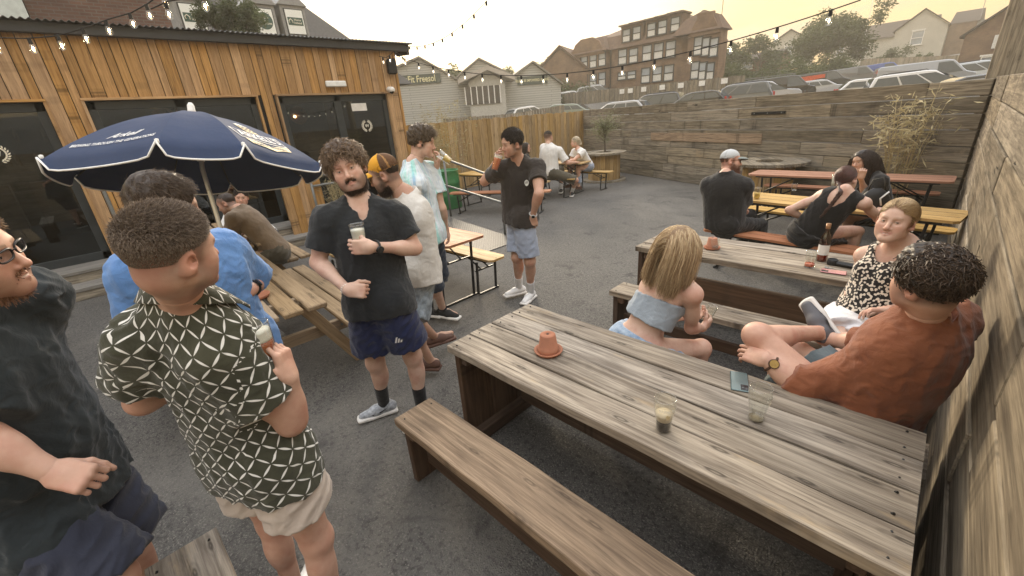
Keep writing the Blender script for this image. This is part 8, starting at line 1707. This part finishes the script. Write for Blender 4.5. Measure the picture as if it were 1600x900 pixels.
# --- far group
person('far_white','man in a white tee with his back turned at the fence side tables',GS,dict(m=C_WHT,e=.020,hem=-.05,seated=1,sleeve=.8,fl=.02,fold=.004,name='white_tee'),dict(m=C_KHA,len=.98,fl=.02),dict(m=SHBLK,sock=SOCKW,kind='canvas'),face=A_(95),near=.35,res=.010,o=dict(s=1.06,hs=1.05,skin=SKT,hair=(.035,.026,.02),hstyle='fade',toe=(.5,-.8,0),bulk=1.05))
person('blouse','blonde woman in a white frilled blouse with sunglasses on her head at the far table',GS,dict(m=C_WHT,e=.018,hem=-.08,seated=1,sleeve=.42,fl=.03,fold=.005,name='white_blouse'),dict(m=C_LBL,len=1.8,fl=.02),dict(m=SANDL,kind='sandal',sole=SANDL),face=A_(212,-.02),near=.4,res=.010,o=dict(s=.98,hs=1.04,fem=1,skin=SKR,hair=(.50,.42,.30),hair2=(.70,.62,.48),hstyle='bun',knot=(0,-.125,-.045),specs=dict(c=(.03,.03,.06),up=.078,lens=BLKD,r=(.026,.017),th=.003),toe=(-.8,-.5,0)))
person('hidden','dark haired woman at the fence table, only her head seen past the dark tee',GS,dict(m=C_BLK,e=.014,hem=-.02,seated=1,sleeve=.5,name='black_top'),dict(m=C_DENIMD,len=1.8),dict(m=SHBLK),face=A_(20),near=.3,res=.011,o=dict(s=.95,fem=1,skin=SK,hair=(.03,.02,.016),hstyle='bob',toe=(.5,.8,0)))
# --- group at the yellow table
person('greycap','bearded man in a pale grey cap, glasses and black tee seated sideways',GS,dict(m=C_BLK,e=.018,hem=-.06,seated=1,sleeve=.75,fl=.016,fold=.004,name='black_tee'),dict(m=C_BLK,len=1.85,fl=.02),dict(m=SHBLK),face=A_(24,-.02),near=.7,res=.009,hands=dict(L=dict(curl=.8),R=dict(curl=.8)),
 o=dict(s=1.04,hs=1.0,skin=SKR,hair=(.10,.045,.025),hair2=(.2,.1,.05),hstyle='buzz',beard=.95,beard3=dict(len=.034,c=np.array([.15,.062,.034]),n=1.1),specs=dict(c=(.03,.02,.015),th=.0024,r=(.024,.017)),cap=dict(c=(.50,.52,.53),cp=(.22,.25,.24),c3=(.40,.42,.43)),bulk=1.22,belly=.8,toe=(.4,.9,0),fat=.4))
HBr=dict(L=dict(d=(.4,.3,-.8),pn=(.7,.1,0),curl=.3),R=dict(curl=.5))
person('braid','woman with a long brown braid in a low backed black dress, hand on hip',GS,dict(m=C_BLK,e=.007,hem=-.10,seated=1,sleeveless=1,tank=.135,back=.16,fold=.006,name='black_dress'),dict(m=C_BLK,len=.55,fl=.05,skirt=.5,fold=.010,name='dress_skirt',waist=.06),dict(m=SHBLK),face=A_(70,-.12),near=.8,res=.008,hands=HBr,
 o=dict(s=.98,hs=1.03,fem=1,skin=SKP,hair=(.045,.022,.016),hair2=(.13,.05,.035),hstyle='braid',knot=(-.005,-.112,-.02),braid_len=.26,toe=(.3,.9,0),bulk=1.03))
HLo=dict(R=dict(d=(.1,-.1,1),pn=(-.1,.8,.2),curl=1.0,thumb=.6),L=dict(curl=.6))
person('longhair','smiling woman with long dark wavy hair resting her chin on her hand',GS,dict(m=C_BLK,e=.014,hem=-.04,seated=1,sleeve=.8,fl=.018,fold=.006,name='black_top'),dict(m=C_BLK,len=.9,fl=.03),dict(m=SHBLK),face=A_(238,-.05),near=.8,res=.009,hands=HLo,o=dict(s=.96,hs=1.03,fem=1,skin=SKT,hair=(.022,.014,.011),hair2=(.07,.045,.033),hstyle='long',wavy=.05,smile=.9,toe=(-.3,-.9,0),beard=0))
# --- blonde woman
HBo=dict(R=dict(d=(.15,.9,.12),pn=(-.85,.1,.2),curl=(.6,.65,.7,.75),thumb=.4),L=dict(d=(.75,.5,.1),pn=(.3,.2,.3),curl=.6))
def ex(root,J,F,c,hs,s,B):
    r,f,u=B; b=MB(); a0=J['N']+(J['SR']-J['N'])*.62+u*.030*s; b.tube([J['N']+(J['P']-J['N'])*.33+r*.085+f*.10,a0+f*.055+u*.012,a0+u*.020,a0-f*.050-u*.01,J['N']+(J['P']-J['N'])*.20-f*.095+r*.055,J['N']+(J['P']-J['N'])*.33-f*.098+r*.035],.0042,6); b.build('bra_strap',C_BLK,root)
    b=MB(); b.tube([a0-r*.012+f*.055,a0-r*.014+u*.022,a0-r*.02-f*.052-u*.01,J['N']+(J['P']-J['N'])*.33-f*.096+r*.075],.005,6); b.build('top_strap',C_GREYB,root)
root,J,L0=person('blonde','blonde woman seen from behind in a grey blue cropped top and denim shorts',GS,dict(m=C_GREYB,e=.009,hem=.185,seated=0,sleeveless=1,tube=.66,tubetilt=-.12,hw=.90,fold=.005,name='cropped_top'),dict(m=C_LDEN,len=.40,fl=.020,fold=.005,waist=.085,name='denim_shorts'),dict(m=SHWHT),face=A_(62,-.10),near=1.2,res=.007,hands=HBo,extra=ex,
 o=dict(s=1.0,hs=.99,fem=1,skin=SKP,hair=(.24,.15,.075),hair2=(.68,.52,.32),hstyle='bob',toe=(.3,.9,0),seed=12,bulk=.96))
ax_=nrm(np.array([.25,.25,.93])); g_=L0+J['WR']+np.array([-.02,.085,.0]); o_=glass('small_glass',g_,'empty small tulip glass held by the blonde woman',.13,.024,.034); o_.rotation_euler=Matrix(frame(ax_).tolist()).to_euler()
# --- woman in the speckled top
HF=dict(R=dict(d=(-.35,-.55,-.6),pn=(.6,-.5,-.1),curl=(.8,.9,1.0,1.0),thumb=.5),L=dict(d=(-.9,-.25,-.15),pn=(.1,-.3,-.9),curl=(.35,.4,.5,.6),thumb=.3))
def ex(root,J,F,c,hs,s,B):
    b=MB()
    for s_ in(-1,1): b.lathe([(0,-.006),(.006,0),(0,.006)],c+F@(np.array([s_*.084,-.004,-.042])*hs),8)
    b.build('pearl_earrings',SIGNW,root)
person('floral','smiling blonde woman in a black speckled top and white shorts by the wall',GS,dict(m=C_FLO,e=.009,hem=-.03,seated=1,sleeveless=1,tank=.150,back=.10,fold=.004,name='speckled_top'),dict(m=C_WSH,len=.62,fl=.035,fold=.010,waist=.08,name='white_shorts'),dict(m=SHWHT),face=nrm(np.array([.11,-3.25,.55])+np.array([-.9,0,0])),roll=-.10,near=1.4,res=.007,hands=HF,extra=ex,
 o=dict(s=1.0,hs=1.02,fem=1,skin=SKP,hair=(.26,.165,.08),hair2=(.55,.40,.22),hstyle='bun',knot=(0,-.12,.0),smile=1.,toe=(-.2,-.9,0),lip=(.45,.16,.14),fat=.05,gaze=(-.25,0,-.1),seed=14,brow=.45,jaw=.88))
# --- man in the rust shirt
HR_=dict(L=dict(d=(-.85,.35,-.15),pn=(.1,.55,-.75),curl=(.15,.25,.35,.45),thumb=.2,tout=1.1),R=dict(d=(-.75,.45,.05),pn=(-.3,-.2,-.9),curl=(.45,.5,.55,.6),thumb=.3))
def ex(root,J,F,c,hs,s,B): watch(root,J,'L',s,(.2,-.75,.65),plain('brown_strap',(.07,.035,.02),.6),GOLD,.021)
person('rust','dark curly haired man in a rust shirt sitting cross legged against the wall',GS,dict(m=C_RUST,e=.022,hem=-.04,seated=1,sleeve=1.34,fl=.010,neck=.070,fold=.008,name='rust_shirt'),dict(m=C_TEAL,len=.68,fl=.030,fold=.006),dict(m=plain('grey_knit_shoe',(.10,.10,.11),.7),kind='swoosh',sole=SOLE),face=A_(146,.02),near=1.5,res=.007,hands=HR_,extra=ex,
 o=dict(s=1.06,hs=.98,skin=SKR,hair=(.030,.021,.016),hair2=(.11,.075,.05),hstyle='curly',thick=.80,beard=.35,crad=1.5,bulk=1.16,arm=1.15,leg=1.02,toeL=(-.62,.38,.5),fuL=(-.4,-.85,.2),toeR=(-.6,.3,0),seed=21))
# ================= evening haze =================
hz=MB(); hz.box((0,85,13),(330,400,28.6),None,0); ho=hz.build('haze',[],kind='stuff')
hm=bpy.data.materials.new('haze_air'); hm.use_nodes=True; ht=hm.node_tree; ht.nodes.clear(); ho_=ht.nodes.new('ShaderNodeOutputMaterial'); pv=ht.nodes.new('ShaderNodeVolumePrincipled'); pv.inputs['Color'].default_value=(.95,.88,.74,1); pv.inputs['Density'].default_value=.0023; pv.inputs['Anisotropy'].default_value=.3; ht.links.new(pv.outputs[0],ho_.inputs['Volume']); ho.data.materials.append(hm)
